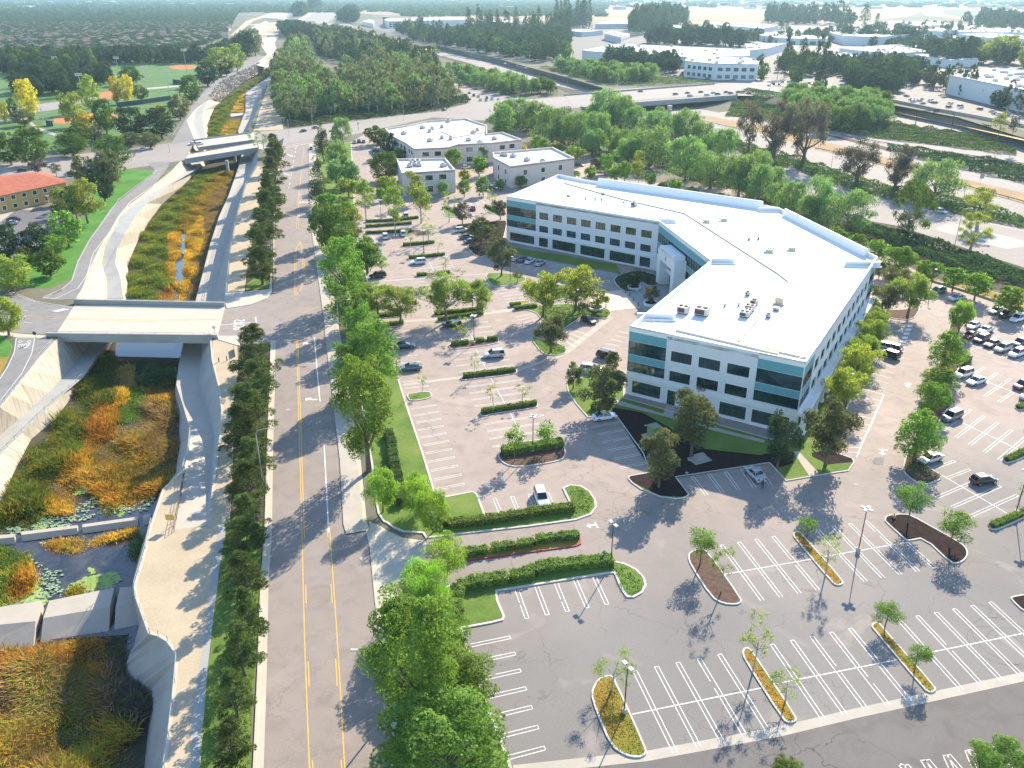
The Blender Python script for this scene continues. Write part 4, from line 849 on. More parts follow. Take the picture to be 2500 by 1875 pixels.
def raised(p0,p1,inset,z1,w=1.0):
    a,b=Vector((*p0,0)),Vector((*p1,0));d=(b-a).normalized();nn=Vector((-d.y,d.x,0));a+=nn*inset;b+=nn*inset
    prof=[(-w/2,13.26),(-w/2,z1-.35),(-w/2+.12,z1-.1),(-w/4,z1),(w/4,z1),(w/2-.12,z1-.1),(w/2,z1-.35),(w/2,13.26)]
    vs=[a+nn*o+ZV*z for o,z in prof]+[b+nn*o+ZV*z for o,z in prof];k=len(prof)
    MB().add(vs,[(i,i+1,i+1+k,i+k)for i in range(k-1)]+[tuple(range(k))[::-1],tuple(range(k,2*k))]).build('roof_screen',M['trim'],office)
uKJ=(K-Jj).normalized();raised(Jj+uKJ*4.5,K-uKJ*6,.9,15.6);uJH=(Jj-Hh).normalized();raised(Hh+uJH*3.5,Jj-uJH*6,.9,15.3)
def seam(pts,w=.35,h=.28):
    m=MB();q=[G(*p,13.3)for p in pts]
    for a,b in zip(q,q[1:]):m.bar(a,b,w,h)
    m.build('roof_seam',M['tan_metal'],office)
seam([('12',560,150),('12',1010,275),('12',1490,385)]);seam([('12',1490,385),('12',2212,850),('13',400,915)]);seam([('13',400,915),('13',10,1370)]);seam([('12',1425,1285),('12',1900,1395),('12',2212,1470)],.5,.3);seam([('13',10,1390),('13',200,1425),('13',530,1500)],.4,.25)
def braces(p,d1,d2):
    m=MB();p=Vector((*p,13.3));d1,d2=Vector((*d1,0)),Vector((*d2,0))
    for k in range(4):
        for d,e in((d1,d2),(d2,d1)):
            q=p+d*(1.0+k*1.9)+e*.5;m.tube([q+ZV*1.0,q+e*2.0],.06,4);m.tube([q,q+ZV*1.0],.05,4)
    for d,e in((d1,d2),(d2,d1)):m.tube([p+d*1+e*2.5+ZV*.05,p+d*7+e*2.5+ZV*.05],.06,4)
    m.build('parapet_brace',M['trim'],office)
braces(D,uDG,(Cc-D).normalized());braces(Gc,-uDG,uGH);braces(A,uAB,(Ll-A).normalized());braces(Hh,-uGH,uJH)
for(f,x,y,w,l)in(('12',1345,450,1.4,5.5),('12',1765,760,1.4,6.5),('12',1265,1190,2.0,7.5),('13',960,785,2.6,8),('13',240,365,1.3,6)):
    q=G(f,x,y,13.3);MB().bar(q-Vector((l/2,0,0)),q+Vector((l/2,-.6,0)),w*.25,1.1,0).bar(q-Vector((l/2,1.2,0)),q+Vector((l/2,-1.8,0)),.3,.35,0).build('roof_screen',M['trim'],office)
uBC=(Cc-B).normalized();nBC=Vector((uBC.y,-uBC.x));P0=B+uBC*10.2
def pt(u,o):q=P0+uBC*u+nBC*(-o);return q
portal=MB();sgn=1
NB=Vector((uBC.y,-uBC.x,0))
def pbox(u0,u1,o0,o1,z0,z1):
    vs=[Vector((*(P0+uBC*u),z))+NB*o for z in(z0,z1)for o in(o0,o1)for u in(u0,u1)]
    portal.add(vs,[(0,1,3,2),(4,6,7,5),(0,4,5,1),(1,5,7,3),(3,7,6,2),(2,6,4,0)])
pbox(0,2.2,0,3.2,0,9.6);pbox(11.0,13.2,0,3.2,0,9.6);pbox(2.2,11.0,0,3.2,7.0,10.2);pbox(1.0,12.2,0,3.2,9.6,10.6);pbox(2.2,11.0,.6,1.2,3.4,4.6)
po=portal.build('entrance_portal',M['trim'],office)
q=Vector((*(P0+uBC*6.0),7.9))+NB*3.24
cu=bpy.data.curves.new('n','FONT');cu.body='8';cu.size=1.5;tmp=bpy.data.objects.new('tmp',cu);COL.objects.link(tmp);bpy.context.view_layer.update()
me=bpy.data.meshes.new_from_object(tmp.evaluated_get(bpy.context.evaluated_depsgraph_get()));bpy.data.objects.remove(tmp)
for v in me.vertices:v.co=q+Vector((*uBC,0))*v.co.x+ZV*v.co.y
me.materials.clear();me.materials.append(M['dark_metal']);link('house_number',me,po)
for(u0,u1,z0,z1)in((3.4,9.6,4.7,6.6),(3.0,10.2,.1,3.3)):
    vs=[Vector((*(P0+uBC*u),z))+NB*.55 for u,z in((u0,z0),(u1,z0),(u1,z1),(u0,z1))];w=MB().add(vs,[(0,1,2,3)]).build('window',M['glass'],office)
def unit_mesh(w,d,h,fans=2,coil=True):
    m=MB().box(-w/2,w/2,-d/2,d/2,.25,h,0).box(-w/2+.1,w/2-.1,-d/2+.1,d/2-.1,0,.3,1)
    if coil:m.box(-w/2+.12,w/2-.5,-d/2-.02,-d/2+.05,.4,h-.2,1)
    for i in range(fans):
        x=-w/2+w*(i+.5)/fans;m.tube([(x,0,h),(x,0,h+.18)],min(w/fans,d)*.36,10,1)
    return m
def rooftop(name,f,x,y,mb,mats,rz=0,z=13.25,root=office,label=None):
    o=mb.build(name,[M[k]for k in mats],root,G(f,x,y,z));o.rotation_euler=(0,0,rz);return o
AR=-.55
for(f,x,y,w,d,h,n)in(('12',1478,1150,2.1,1.9,1.5,2),('12',1622,1165,2.6,2.1,1.6,2),('12',1975,1015,1.0,.9,.9,1),('12',1950,1180,1.8,1.5,1.2,2),('12',1992,1130,1.8,1.5,1.2,2),('12',2025,1085,1.5,1.3,1.1,1),('12',2135,1185,1.0,1.0,.8,1),('12',2195,1130,1.2,1.0,.7,0),('12',1100,325,1.7,1.5,1.2,1),('12',725,275,.6,.6,1.1,0),('12',800,285,.5,.5,1.0,0),('12',850,285,.5,.5,1.0,0),('12',595,250,1.4,.8,.4,0),('12',858,238,.9,.8,.8,0),('12',1800,1100,.5,.5,.7,0),('12',1907,1095,.5,.5,.7,0),('12',1018,298,.7,.7,.3,0),('13',80,1160,1.3,1.6,1.1,2)):
    rooftop('roof_unit',f,x,y,unit_mesh(w,d,h,n),('unit','unit_d'),AR)
lv=MB()
for i in range(4):lv.bar((-.9+i*.6,-.9,.55),(-.9+i*.6,.9,.55),.42,.28,0)
lv.box(-.8,.8,-.6,.6,.0,.55,0)
for(f,x,y)in(('12',1657,450),('12',1793,438),('12',2143,675),('13',245,680),('13',420,665)):rooftop('roof_ventilator',f,x,y,lv,('tan_metal',),-.2)
for(f,x,y)in(('12',1985,590),('12',2058,586)):
    rooftop('roof_fan',f,x,y,MB().box(-.6,.6,-.4,.4,0,.12,0).tube([(0,0,.1),(0,0,.7)],[.28,.2],8,1),('unit','unit_d'))
sk_=MB().tube([(-.8,-.8,0),(-.8,-.8,2.3)],.06,4).tube([(.9,-.6,0),(.9,-.6,2.2)],.06,4).tube([(.8,.9,0),(.8,.9,2.2)],.06,4).box(-.7,.7,-.5,.5,.4,1.6).box(-1.1,1.1,-.9,.9,.25,.4)
rooftop('roof_unit','13',320,1085,sk_,('tan_metal',),AR)
for(f,x,y,h)in(('12',1878,490,1.9),('12',1632,415,2.2),('12',1750,400,2.2),('12',2110,570,1.7),('13',432,920,2.4),('13',212,570,1.6),('13',140,1230,2.4),('12',1293,335,1.1),('12',897,235,1.2)):
    rooftop('roof_mast',f,x,y,MB().tube([(0,0,0),(0,0,h)],.035,4),('unit_d',))
def block(name,label,cat,spec,h,wall='stucco_b',roof='roof_grey',rows=None,sides=(),pitch=5.5,wfrac=.55,par=.8,units=0,gm='glass',group=None,z0=0.0,rs=1.0):
    pts=ccw([Vector((p.x,p.y))for p in(GP(spec,h)if isinstance(spec[0][0],str)else spec)]);c=sum(pts,Vector((0,0)))/len(pts)
    t=empty(name,(c.x,c.y,0),0,label,cat,group);P=[p-c for p in pts];n=len(P)
    r=random.Random(hash(round(c.x*7+c.y))%9999)
    for i in range(n):
        a,b=P[i],P[(i+1)%n];L=(b-a).length;d=(b-a).normalized();nrm=Vector((d.y,-d.x));ops=[]
        if rows and L>pitch and nrm.dot(-c.normalized())>-.15:
            k=int((L-1)/pitch);off=(L-k*pitch)/2
            for j in range(k):
                for(za,zb)in rows:ops.append((off+j*pitch+pitch*(1-wfrac)/2,off+j*pitch+pitch*(1+wfrac)/2,za,zb,gm,2))
            ops=ops[:40]
        facade(t,a,b,z0,h,ops,wall,frames=len(ops)<30 and c.length<500)
    pr=MB();ring(pr,P,.4,h-par,h+.01);ring(pr,[q for q in offset(P,-.12)],.55,h-.25,h+.06);pr.build('parapet',M['trim' if wall!='stucco_b' else wall],t)
    ro=MB().flat(offset(P,.35),h-par).build('roof',M[roof],t)
    if units:
        x0,x1=min(p.x for p in P),max(p.x for p in P);y0,y1=min(p.y for p in P),max(p.y for p in P);k=0;tries=0;ip=offset(P,2.5)
        um=unit_mesh(2.4*rs,1.8*rs,1.3*rs,1,False).mesh('roof_unit',[M['unit'],M['unit_d']])
        while k<units and tries<400:
            tries+=1;q=(r.uniform(x0,x1),r.uniform(y0,y1))
            if inside(q,ip):link('roof_unit',um,t,(q[0],q[1],h-par)).rotation_euler=(0,0,r.choice((.1,1.6,-.5)));k+=1
    return t
R2=[(.9,3.2),(5.4,7.4)]
bq=block('office_block','small beige two-storey building with a grey flat roof behind the yellow-tipped trees','building',[('01',1165,1225,1205,1335,1615,1308,1540,1220)],8.9,rows=R2,units=7)
block('office_block','beige block with blank long side wall beside the white office roof','building',[('02',10,1175,20,1215,145,1282,640,1218,470,1135,360,1145)],8.8,rows=[(1,2.6),(4.6,6.6)],units=5,pitch=9,wfrac=.22)
bp=block('office_block','largest beige building with stepped light roof and tan inset near the arterial','building',[('01',1075,990,1130,1048,1240,1105,1300,1148,1565,1135,1640,1112,1900,1100,2130,1075,1980,1018,1860,1030,1858,965,1700,913,1580,920,1400,932,1250,965)],9.0,rows=R2,units=14)
c=Vector(bp.location);MB().flat([Vector((p.x-c.x,p.y-c.y))for p in GP([('01',1500,1012,1610,1060,1865,1020,1855,968)],8.4)],8.45).build('roof_inset',M['roof_tan'],bp)
IND='white industrial buildings beyond the freeway'
ib=lambda lab,spec,h,units=6,rows=None,wall='stucco',roof='roof',pitch=14,wf=.4:block('warehouse',lab,'warehouse',spec,h,wall,roof,rows,units=units,pitch=pitch,wfrac=wf,rs=1.5,gm='glass_b')
ib('long low white warehouse with many roof units just beyond the freeway bushes',[('02',700,388,980,336,1985,378,1990,430,1500,436,870,402)],11,16)
ib('white two-storey building with a row of blue windows facing the overpass junction',[('02',1492,468,1530,425,1700,432,1960,440,2070,462,2055,494,1730,490)],14,9,[(1.5,4.5),(7.5,10.5)],pitch=7,wf=.6)
ib('white box warehouse with slanting side wall right behind the blue-windowed building',[('03',84,388,60,335,382,330,230,372)],10,7)
ib('pale warehouse in the middle of the industrial rows with dark loading door',[('03',100,258,330,246,700,280,690,300,330,292)],9,7,[(0,5)],pitch=30,wf=.3)
ib('large white building with a crowd of roof machinery amid the industrial estate',[('03',712,248,820,215,1010,222,1365,262,1100,282,830,276)],13,22)
ib('long flat warehouse with many small roof vents under the tall cypresses',[('03',790,372,1180,345,1520,396,1160,408)],8,9)
ib('bright small warehouse roof between dark trees',[('03',1368,418,1500,408,1860,450,1640,464)],8,5)
ib('grey sloping-roofed warehouse strip near the three palms',[('03',1180,345,1500,330,2130,352,2212,380,2060,412)],8,16,wall='conc_g',roof='roof_grey')
ib('long pale building with a colonnade of upright slots at the back of the estate',[('03',1290,180,1540,158,1660,185,1400,200)],14,2,[(2,10)],pitch=8,wf=.4,wall='stucco_b')
ib('wide pale warehouse behind the two slim cypresses',[('03',1290,225,1650,200,1760,215,1580,240)],10,6)
ib('broad hazy warehouse with skylights left of the palms',[('03',1650,205,1900,192,2300,250,1720,245)],9,18,roof='roof_grey')
ib('low warehouse with a shaded front wall behind the palms',[('03',1710,262,1930,252,2300,275,2300,300,1940,290)],9,6,roof='roof_grey')
ib('huge white warehouse with rows of roof hatches and teal side wall by the sound wall',[('03',1640,578,1700,555,2010,522,2400,560,2700,760,2212,690)],14,34,wall='stucco')
ib('small white shed among dark trees near the frontage road',[('03',700,432,830,402,930,430,760,450)],7,3)
ib('distant pale building partly behind the tall eucalyptus',[('02',800,185,960,152,1072,158,1060,182)],10,2)
ib('distant small white block with blue windows among trees',[('02',872,258,930,236,1068,262,1000,285)],10,2,[(3,6)],pitch=8)
ib('distant long white roof right of the eucalyptus clump',[('02',1302,205,1400,190,1780,208,1700,228)],9,6)
ib('thin white roof strip behind the grove of dark trees',[('02',560,232,700,222,860,235,700,246)],8,2)
ib('far warehouse with pale sloping roof at the edge of the dry field',[('02',1740,190,2000,178,2212,195,2100,218)],10,8)
ib('low white unit with dark doors in front of the machinery building',[('03',0,400,-60,385,80,372,90,400)],8,2)
ib('farthest flat roof close to the golden field',[('01',1620,236,1700,225,1960,226,1900,240)],8,2)
ib('pale block half hidden at the left end of the industrial rows',[('01',900,165,960,150,990,158,985,180)],9,1)
ib('far white shed left of the conifers',[('01',1800,160,1950,150,2100,158,1990,170)],8,2)
ps=block('parking_structure','long pale open-sided parking structure with a teal stair tower','garage',[('01',1070,150,1100,140,1700,130,1710,152,1100,165)],14,'stucco','conc',[(2,4.4),(6,8.4),(10,12.2)],pitch=8,wfrac=.75,par=.2,gm='frame')  # dark panels fill the open floors, shade inside painted as colour
c=Vector(ps.location);a=G('01',1085,160,8)-c;MB().box(a.x-8,a.x+6,a.y-8,a.y+8,-8+8,17).build('stair_tower',M['glass_b'],ps)
ez=6.3;q=GP([('10',-420,330,520,138,330,62,-420,130)],ez);c2=sum(q,Vector())/4
red=empty('residence_hall',(c2.x,c2.y,0),0,'ochre two-storey building with red tiled hip roof at the photo edge','building');qq=[Vector((p.x-c2.x,p.y-c2.y))for p in q]
W4=ccw(offset(qq,.6));n4=4
for i in range(4):
    a,b=W4[i],W4[(i+1)%4];L=(b-a).length
    ops=[(1.5+j*4.2,3.0+j*4.2,z,z+1.4,'glass',2)for j in range(int((L-2)/4.2))for z in(.9,4.0)]if(a.y+b.y)<0 or i==1 else[]
    facade(red,Vector((a.x,a.y)),Vector((b.x,b.y)),0,ez,ops[:30],'ochre',frames=True,reveal=.12)
Q=ccw([Vector((p.x,p.y))for p in qq]);Lr=[Vector((p.x,p.y,ez))for p in offset(Q,-.4)]
m0=(Lr[0]+Lr[3])/2;m1=(Lr[1]+Lr[2])/2;dd=(m1-m0).normalized();r0,r1=m0+dd*7+ZV*2.4,m1-dd*7+ZV*2.4
ls=sorted(range(4),key=lambda i:(Lr[i]-r0).length)
MB().add(Lr+[r0,r1],[(0,1,5,4),(2,3,4,5),(1,2,5),(3,0,4),(3,2,1,0)]).build('roof',M['redtile'],red)
aw=G('10',345,235,3.0)-c2;MB().box(aw.x-3,aw.x+2.5,aw.y-3.0,aw.y+1,2.9,3.1).tube([(aw.x-2.8,aw.y-2.8,0),(aw.x-2.8,aw.y-2.8,3)],.1).tube([(aw.x+2.3,aw.y-2.8,0),(aw.x+2.3,aw.y-2.8,3)],.1).build('porch',M['stucco_b'],red)
def house_meshes(seed):
    r=random.Random(seed);w,d,h=r.uniform(9,13),r.uniform(12,18),r.uniform(5,6.2);wl=MB().box(-w/2,w/2,-d/2,d/2,0,h)
    w2=w*.6;wl.box(w/2,w/2+3.5,-d/2+1,-d/2+1+w2,0,h*.6)
    e=.6;rf=MB();x,y,rh=w/2+e,d/2+e,w*.22
    rf.add([(-x,-y,h),(x,-y,h),(x,y,h),(-x,y,h),(0,-y+x,h+rh),(0,y-x,h+rh)],[(0,1,4),(1,2,5,4),(2,3,5),(3,0,4,5),(3,2,1,0)])
    a,b,y0,y1,z=w/2,w/2+4,-d/2+.5,-d/2+1.5+w2,h*.6;rf.add([(a,y0,z+1.6),(b,y0,z),(b,y1,z),(a,y1,z+1.6)],[(0,1,2,3)])
    return wl,rf,(w,d)
HM=[]
for i in range(5):
    a,b,g=house_meshes(i);HM.append((a.mesh('wall',M[('house_wall','stucco_b','house_wall2')[i%3]]),b.mesh('roof',M[('roof_brown','roof_clay','roof_ash','roof_brown','roof_ash')[i]]),g))
HW=MB().box(-.8,.8,-.04,.04,0,1.4).mesh('window',M['glass_b'])
def house(x,y,rz,i,label,grp):
    t=empty('house',(x,y,0),rz,label,'house',grp);a,b,g=HM[i];link('wall',a,t);link('roof',b,t)
    if y<1000:
        for s in(-1,1):
            for k in(-.25,.25):link('window',HW,t,(k*g[0],s*(g[1]/2+.02),3.4))
RES=[(p.x,p.y)for p in GP([('00',-500,520,-700,120,-300,55,900,30,1500,40,1860,60,1750,240,1700,300,1500,350,1100,400,600,420,0,440)])]
hr=random.Random(3);HP=[]
xs=[p[0]for p in RES];ys=[p[1]for p in RES]
y=min(ys)
cand=[]
while y<2300:
    x=-1500
    while x<100:
        px,py=x+hr.uniform(-3,3)+60*math.sin(y*.004),y+hr.uniform(-4,4)+25*math.sin(x*.012)
        if inside((px,py),RES)and abs(px/py)<.72:cand.append((px,py))
        x+=19
    y+=27 if int(y/27)%2 else 36
hr.shuffle(cand);cand.sort(key=lambda p:p[1]);near=[p for p in cand if hr.random()<.66][:290];far=[p for p in cand if p[1]>near[-1][1]and hr.random()<.6]
for k,(px,py)in enumerate(near):
    house(px,py,hr.choice((0,math.pi/2,math.pi))+.012*px*.1,hr.randrange(5),'brown-roofed house packed among the trees of the estate','houses of the estate beyond the ball fields');HP.append((px,py))
fw,fr=MB(),MB()
for px,py in far[::1]:
    w,d=hr.uniform(5,7),hr.uniform(6,9);fw.box(px-w,px+w,py-d,py+d,0,5);x0,y0,w,d=px,py,w+.6,d+.6
    fr.add([(x0-w,y0-d,5),(x0+w,y0-d,5),(x0+w,y0+d,5),(x0-w,y0+d,5),(x0-w*.3,y0,7.6),(x0+w*.3,y0,7.6)],[(0,1,5,4),(1,2,5),(2,3,4,5),(3,0,4)])
t=empty('distant_houses',(0,0,0),0,'far mass of hazy rooftops towards the horizon','houses');t['kind']='stuff'
o=fw.build('wall',M['house_wall'],t);o['kind']='stuff';o=fr.build('roof',M['roof_brown'],t);o['kind']='stuff'
fm=MB();fr_=random.Random(5)
for k in range(260):
    a=fr_.uniform(-.62,.66);d=fr_.uniform(4200,9000);
    if-.42<a<-.1 and d<5200:continue
    w,l,h=fr_.uniform(12,50),fr_.uniform(12,40),fr_.uniform(6,14);fm.box(a*d-w,a*d+w,d-l,d+l,0,h)
tag(fm.build('distant_buildings',M['house_wall']),'faint pale specks of far buildings under the haze at the horizon','buildings',None,'stuff')
L={}
L['ficus']=m_leaf('leaf_ficus',(0.101,0.159,0.039),(0.227,0.353,0.087),.4)
L['dense']=m_leaf('leaf_dense',(0.063,0.098,0.024),(0.138,0.216,0.054),.35)
L['pine']=m_leaf('leaf_pine',(.036,.066,.026),(.165,.205,.075),.25)
L['pepper']=m_leaf('leaf_pepper',(0.116,0.180,0.081),(0.231,0.361,0.156),.4)
L['weep']=m_leaf('leaf_weeping',(.12,.22,.04),(.29,.44,.10),.5)
L['round']=m_leaf('leaf_round',(0.105,0.164,0.041),(0.226,0.354,0.088),.45)
L['jaca']=m_leaf('leaf_feathery',(0.109,0.171,0.068),(0.270,0.328,0.095),.45)
L['gold']=m_leaf('leaf_goldtip',(.13,.19,.05),(.37,.40,.10),.45)
L['autumn']=m_leaf('leaf_autumn',(0.243,0.270,0.041),(0.702,0.513,0.054),.45)
L['olive']=m_leaf('leaf_olive',(0.074,0.092,0.051),(0.216,0.223,0.115),.3)
L['dark']=m_leaf('leaf_dark',(0.038,0.059,0.038),(0.088,0.131,0.070),.25)
L['euc']=m_leaf('leaf_eucalyptus',(.06,.085,.055),(.29,.31,.19),.35)
L['purple']=m_leaf('leaf_brown_purple',(0.081,0.081,0.070),(0.223,0.182,0.155),.25)
L['sparse']=m_leaf('leaf_young',(0.135,0.210,0.081),(0.378,0.433,0.176),.5)
L['far']=m_leaf('leaf_far',(0.042,0.066,0.041),(0.088,0.138,0.074),.25,.05)
L['hedge']=m_leaf('leaf_hedge',(0.119,0.186,0.046),(0.274,0.371,0.092),.35,.8)
L['shrub']=m_leaf('leaf_shrub',(0.046,0.071,0.036),(0.097,0.149,0.061),.25,.15)
L['shrub_g']=m_leaf('leaf_shrub_green',(0.071,0.112,0.041),(0.143,0.223,0.068),.3,.2)
L['iceplant']=m_leaf('leaf_iceplant',(0.109,0.171,0.042),(0.210,0.328,0.081),.35,.4)
L['reedg']=m_leaf('reed_green',(0.061,0.111,0.028),(0.213,0.273,0.061),.3,.22)
L['reedo']=m_leaf('reed_orange',(.23,.095,.018),(.80,.46,.09),.35,.18)
L['reedy']=m_leaf('reed_olive',(.12,.10,.022),(.50,.42,.08),.35,.14)
L['reedt']=m_leaf('reed_tan',(0.238,0.155,0.063),(0.529,0.365,0.155),.3,.2)
nr=np.random.default_rng(11)
def np_mesh(name,V,F,mats,mi=None):
    """V (n,3), F (m,4) quads"""
    me=bpy.data.meshes.new(name);me.vertices.add(len(V));me.vertices.foreach_set('co',np.ascontiguousarray(V,np.float32).ravel())
    me.loops.add(F.size);me.loops.foreach_set('vertex_index',np.ascontiguousarray(F,np.int32).ravel())
    me.polygons.add(len(F));me.polygons.foreach_set('loop_start',np.arange(0,F.size,F.shape[1],dtype=np.int32));me.polygons.foreach_set('loop_total',np.full(len(F),F.shape[1],np.int32))
    for m in mats:me.materials.append(m)
    if mi is not None:me.polygons.foreach_set('material_index',np.ascontiguousarray(mi,np.int32))
    me.update(calc_edges=True);return me
def unit(a):return a/np.maximum(np.linalg.norm(a,axis=1,keepdims=True),1e-6)
def leaves(C,Nn,size,rg,asp=.55,long=None,cup=.25):
    """kite-shaped leaf sprays at C facing Nn"""
    n=len(C);a=unit(np.cross(Nn,rg.normal(size=(n,3))))if long is None else unit(long)
    b=unit(np.cross(Nn,a));s=(size*rg.uniform(.6,1.4,n))[:,None]
    A=a*s;B=b*s*asp;up=unit(Nn)*s*cup
    V=np.stack([C-A*.5,C+B*.5+up*.3-A*.05,C+A*.6-up*.4,C-B*.5+up*.3-A*.05],1).reshape(-1,3)
    F=np.arange(4*n).reshape(n,4);return V,F
def crown(kind,seed,n,size):
    """unit crown: width ~1 (radius .5), from z 0 to hr; returns vertices/faces. Lobes are filled shells of leaf sprays."""
    rg=np.random.default_rng(seed);P=CK[kind];hr=P['hr'];lobes=[]
    k=P['lobes']
    for i in range(k):
        z=rg.uniform(0,1);prof=P['prof'](z);ang=rg.uniform(0,2*math.pi);rr=prof*.5*math.sqrt(rg.uniform(.15,1))*P.get('spread',.72)
        lr=P['lr']*rg.uniform(.7,1.25)*(.6+.4*prof)
        lobes.append((math.cos(ang)*rr,math.sin(ang)*rr,(.08+z*.84)*hr,lr,lr,lr*P.get('lz',.8)))
    if P.get('core',1):lobes.append((0,0,hr*.5,.34*P['prof'](.5),.34*P['prof'](.5),hr*.36))
    Lb=np.array(lobes);w=Lb[:,3]**2;w/=w.sum();li=rg.choice(len(Lb),n,p=w);Q=Lb[li]
    d=unit(rg.normal(size=(n,3))+np.array([0,0,P.get('bias',.35)]));r=1-np.abs(rg.normal(0,P.get('shell',.22),n))[:,None]
    C=Q[:,:3]+d*Q[:,3:]*r
    Nn=unit(d+rg.normal(size=(n,3))*P.get('mess',.6))
    lg=None
    if P.get('droop'):lg=np.array([[0,0,-1.0]])+d*[[.5,.5,0]]+rg.normal(size=(n,3))*.25;C[:,2]-=rg.uniform(0,.08,n)*hr
    if P.get('tuft'):lg=d+np.array([[0,0,.5]])+rg.normal(size=(n,3))*.3;Nn=unit(np.cross(lg,rg.normal(size=(n,3))))
    if P.get('spike'):
        m=rg.random(n)<.35;C[m]+=d[m]*.06
    q=np.percentile(np.hypot(C[:,0],C[:,1]),95);C[:,:2]*=.47/q;lo,hi=np.percentile(C[:,2],1.5),np.percentile(C[:,2],98.5);C[:,2]=(C[:,2]-lo)/(hi-lo)*hr*.96+.02*hr
    V,F=leaves(C,Nn,size,rg,P.get('asp',.55),lg,P.get('cup',.25));return V,F,lobes
rnd_prof=lambda z:math.sqrt(max(.05,1-(2*z-1)**2))*.9+.1
CK={
 'ficus':dict(hr=1.25,lobes=64,lr=.115,shell=.14,mess=.45,spread=.86,prof=lambda z:min(1,.75+z*.6)if z<.5 else math.sqrt(max(.05,1-((z-.45)/.6)**2)),lz=1.0),
 'dense':dict(hr=1.1,lobes=52,lr=.125,prof=rnd_prof,shell=.16,mess=.5,spread=.85),
 'cone':dict(hr=2.1,lobes=30,lr=.17,prof=lambda z:max(.18,1.05-z*.8),lz=1.3,tuft=1,asp=.35),
 'pine':dict(hr=1.8,lobes=64,lr=.12,prof=lambda z:max(.25,1.1-z*.85),lz=.8,tuft=1,asp=.42,shell=.25,spread=.9,core=1),
 'pepper':dict(hr=.85,lobes=40,lr=.125,prof=lambda z:max(.2,math.sqrt(max(0,1-(z*.95)**2))),lz=.95,droop=1,asp=.3,shell=.3,spread=.85),
 'weep':dict(hr=1.0,lobes=40,lr=.13,prof=rnd_prof,droop=1,asp=.28,lz=.9,shell=.25),
 'round':dict(hr=.85,lobes=44,lr=.13,prof=rnd_prof,spread=.8,shell=.15,mess=.45),
 'jaca':dict(hr=.75,lobes=26,lr=.16,prof=lambda z:max(.25,.55+z*.9 if z<.45 else math.sqrt(max(0,1-((z-.4)/.62)**2))),tuft=1,asp=.35,shell=.35,spread=.85,bias=.9),
 'gold':dict(hr=2.2,lobes=26,lr=.2,prof=lambda z:max(.3,rnd_prof(z)),lz=.9,shell=.3),
 'olive':dict(hr=1.0,lobes=22,lr=.16,prof=rnd_prof,shell=.35,mess=.9,spread=.9),
 'dark':dict(hr=1.15,lobes=22,lr=.17,prof=rnd_prof,shell=.35,mess=.9,spread=.9),
 'euc':dict(hr=1.55,lobes=30,lr=.13,prof=lambda z:max(.3,rnd_prof(z)),lz=.85,droop=1,asp=.35,shell=.4,spread=1.0,core=0),
 'purple':dict(hr=1.1,lobes=24,lr=.14,prof=lambda z:max(.3,rnd_prof(z)),shell=.5,mess=1,spread=1.0,droop=1,asp=.3),
 'sparse':dict(hr=1.15,lobes=20,lr=.15,prof=rnd_prof,shell=.6,mess=1.2,spread=1.0,core=0),
 'young':dict(hr=1.15,lobes=14,lr=.2,prof=rnd_prof,shell=.35,mess=.9,spread=.7),
 'cypress':dict(hr=3.6,lobes=20,lr=.22,prof=lambda z:max(.12,1-z**1.6),lz=2.2,tuft=1,asp=.4),
 'far':dict(hr=.85,lobes=16,lr=.18,prof=rnd_prof),
}
def trunk(kind,seed,tf,hr,big,mat):
    """tapered trunk with limbs in unit-crown coordinates; ground at z=0, crown from tf*H"""
    rg=random.Random(seed);H=hr/(1-tf);zb=tf*H;m=MB();r0=.032 if kind not in('ficus','pine','euc','purple')else .045
    if kind in('sparse','young','weep'):r0=.024
    lean=(rg.uniform(-.03,.03),rg.uniform(-.03,.03));top=Vector((lean[0],lean[1],zb+hr*(.35 if kind not in('cone','cypress','gold')else .6)))
    m.tube([(0,0,-.02*H),(0,0,.02),(lean[0]*.5,lean[1]*.5,max(zb,.1*H)*.6+.02),(lean[0],lean[1],zb+hr*.06),top],[r0*1.5,r0*1.1,r0*.9,r0*.75,r0*.25],7 if big else 5)
    k=7 if big else 3
    for i in range(k):
        a=i*2.4+rg.random();s=Vector((lean[0],lean[1],zb+hr*rg.uniform(-.02,.25)));L_=rg.uniform(.22,.40)
        e=s+Vector((math.cos(a)*L_,math.sin(a)*L_,hr*rg.uniform(.22,.45)));md=s.lerp(e,.5)+Vector((0,0,-.02))
        m.tube([s,md,e],[r0*.5,r0*.35,r0*.12],4,0,False)
    return m,H
TM={}
TF={'ficus':.2,'dense':.12,'cone':.05,'pine':.16,'pepper':.16,'weep':.22,'round':.22,'jaca':.28,'gold':.28,'olive':.24,'dark':.2,'euc':.22,'purple':.18,'sparse':.36,'young':.36,'cypress':.03,'far':.12}
PALE=('euc','gold','sparse')
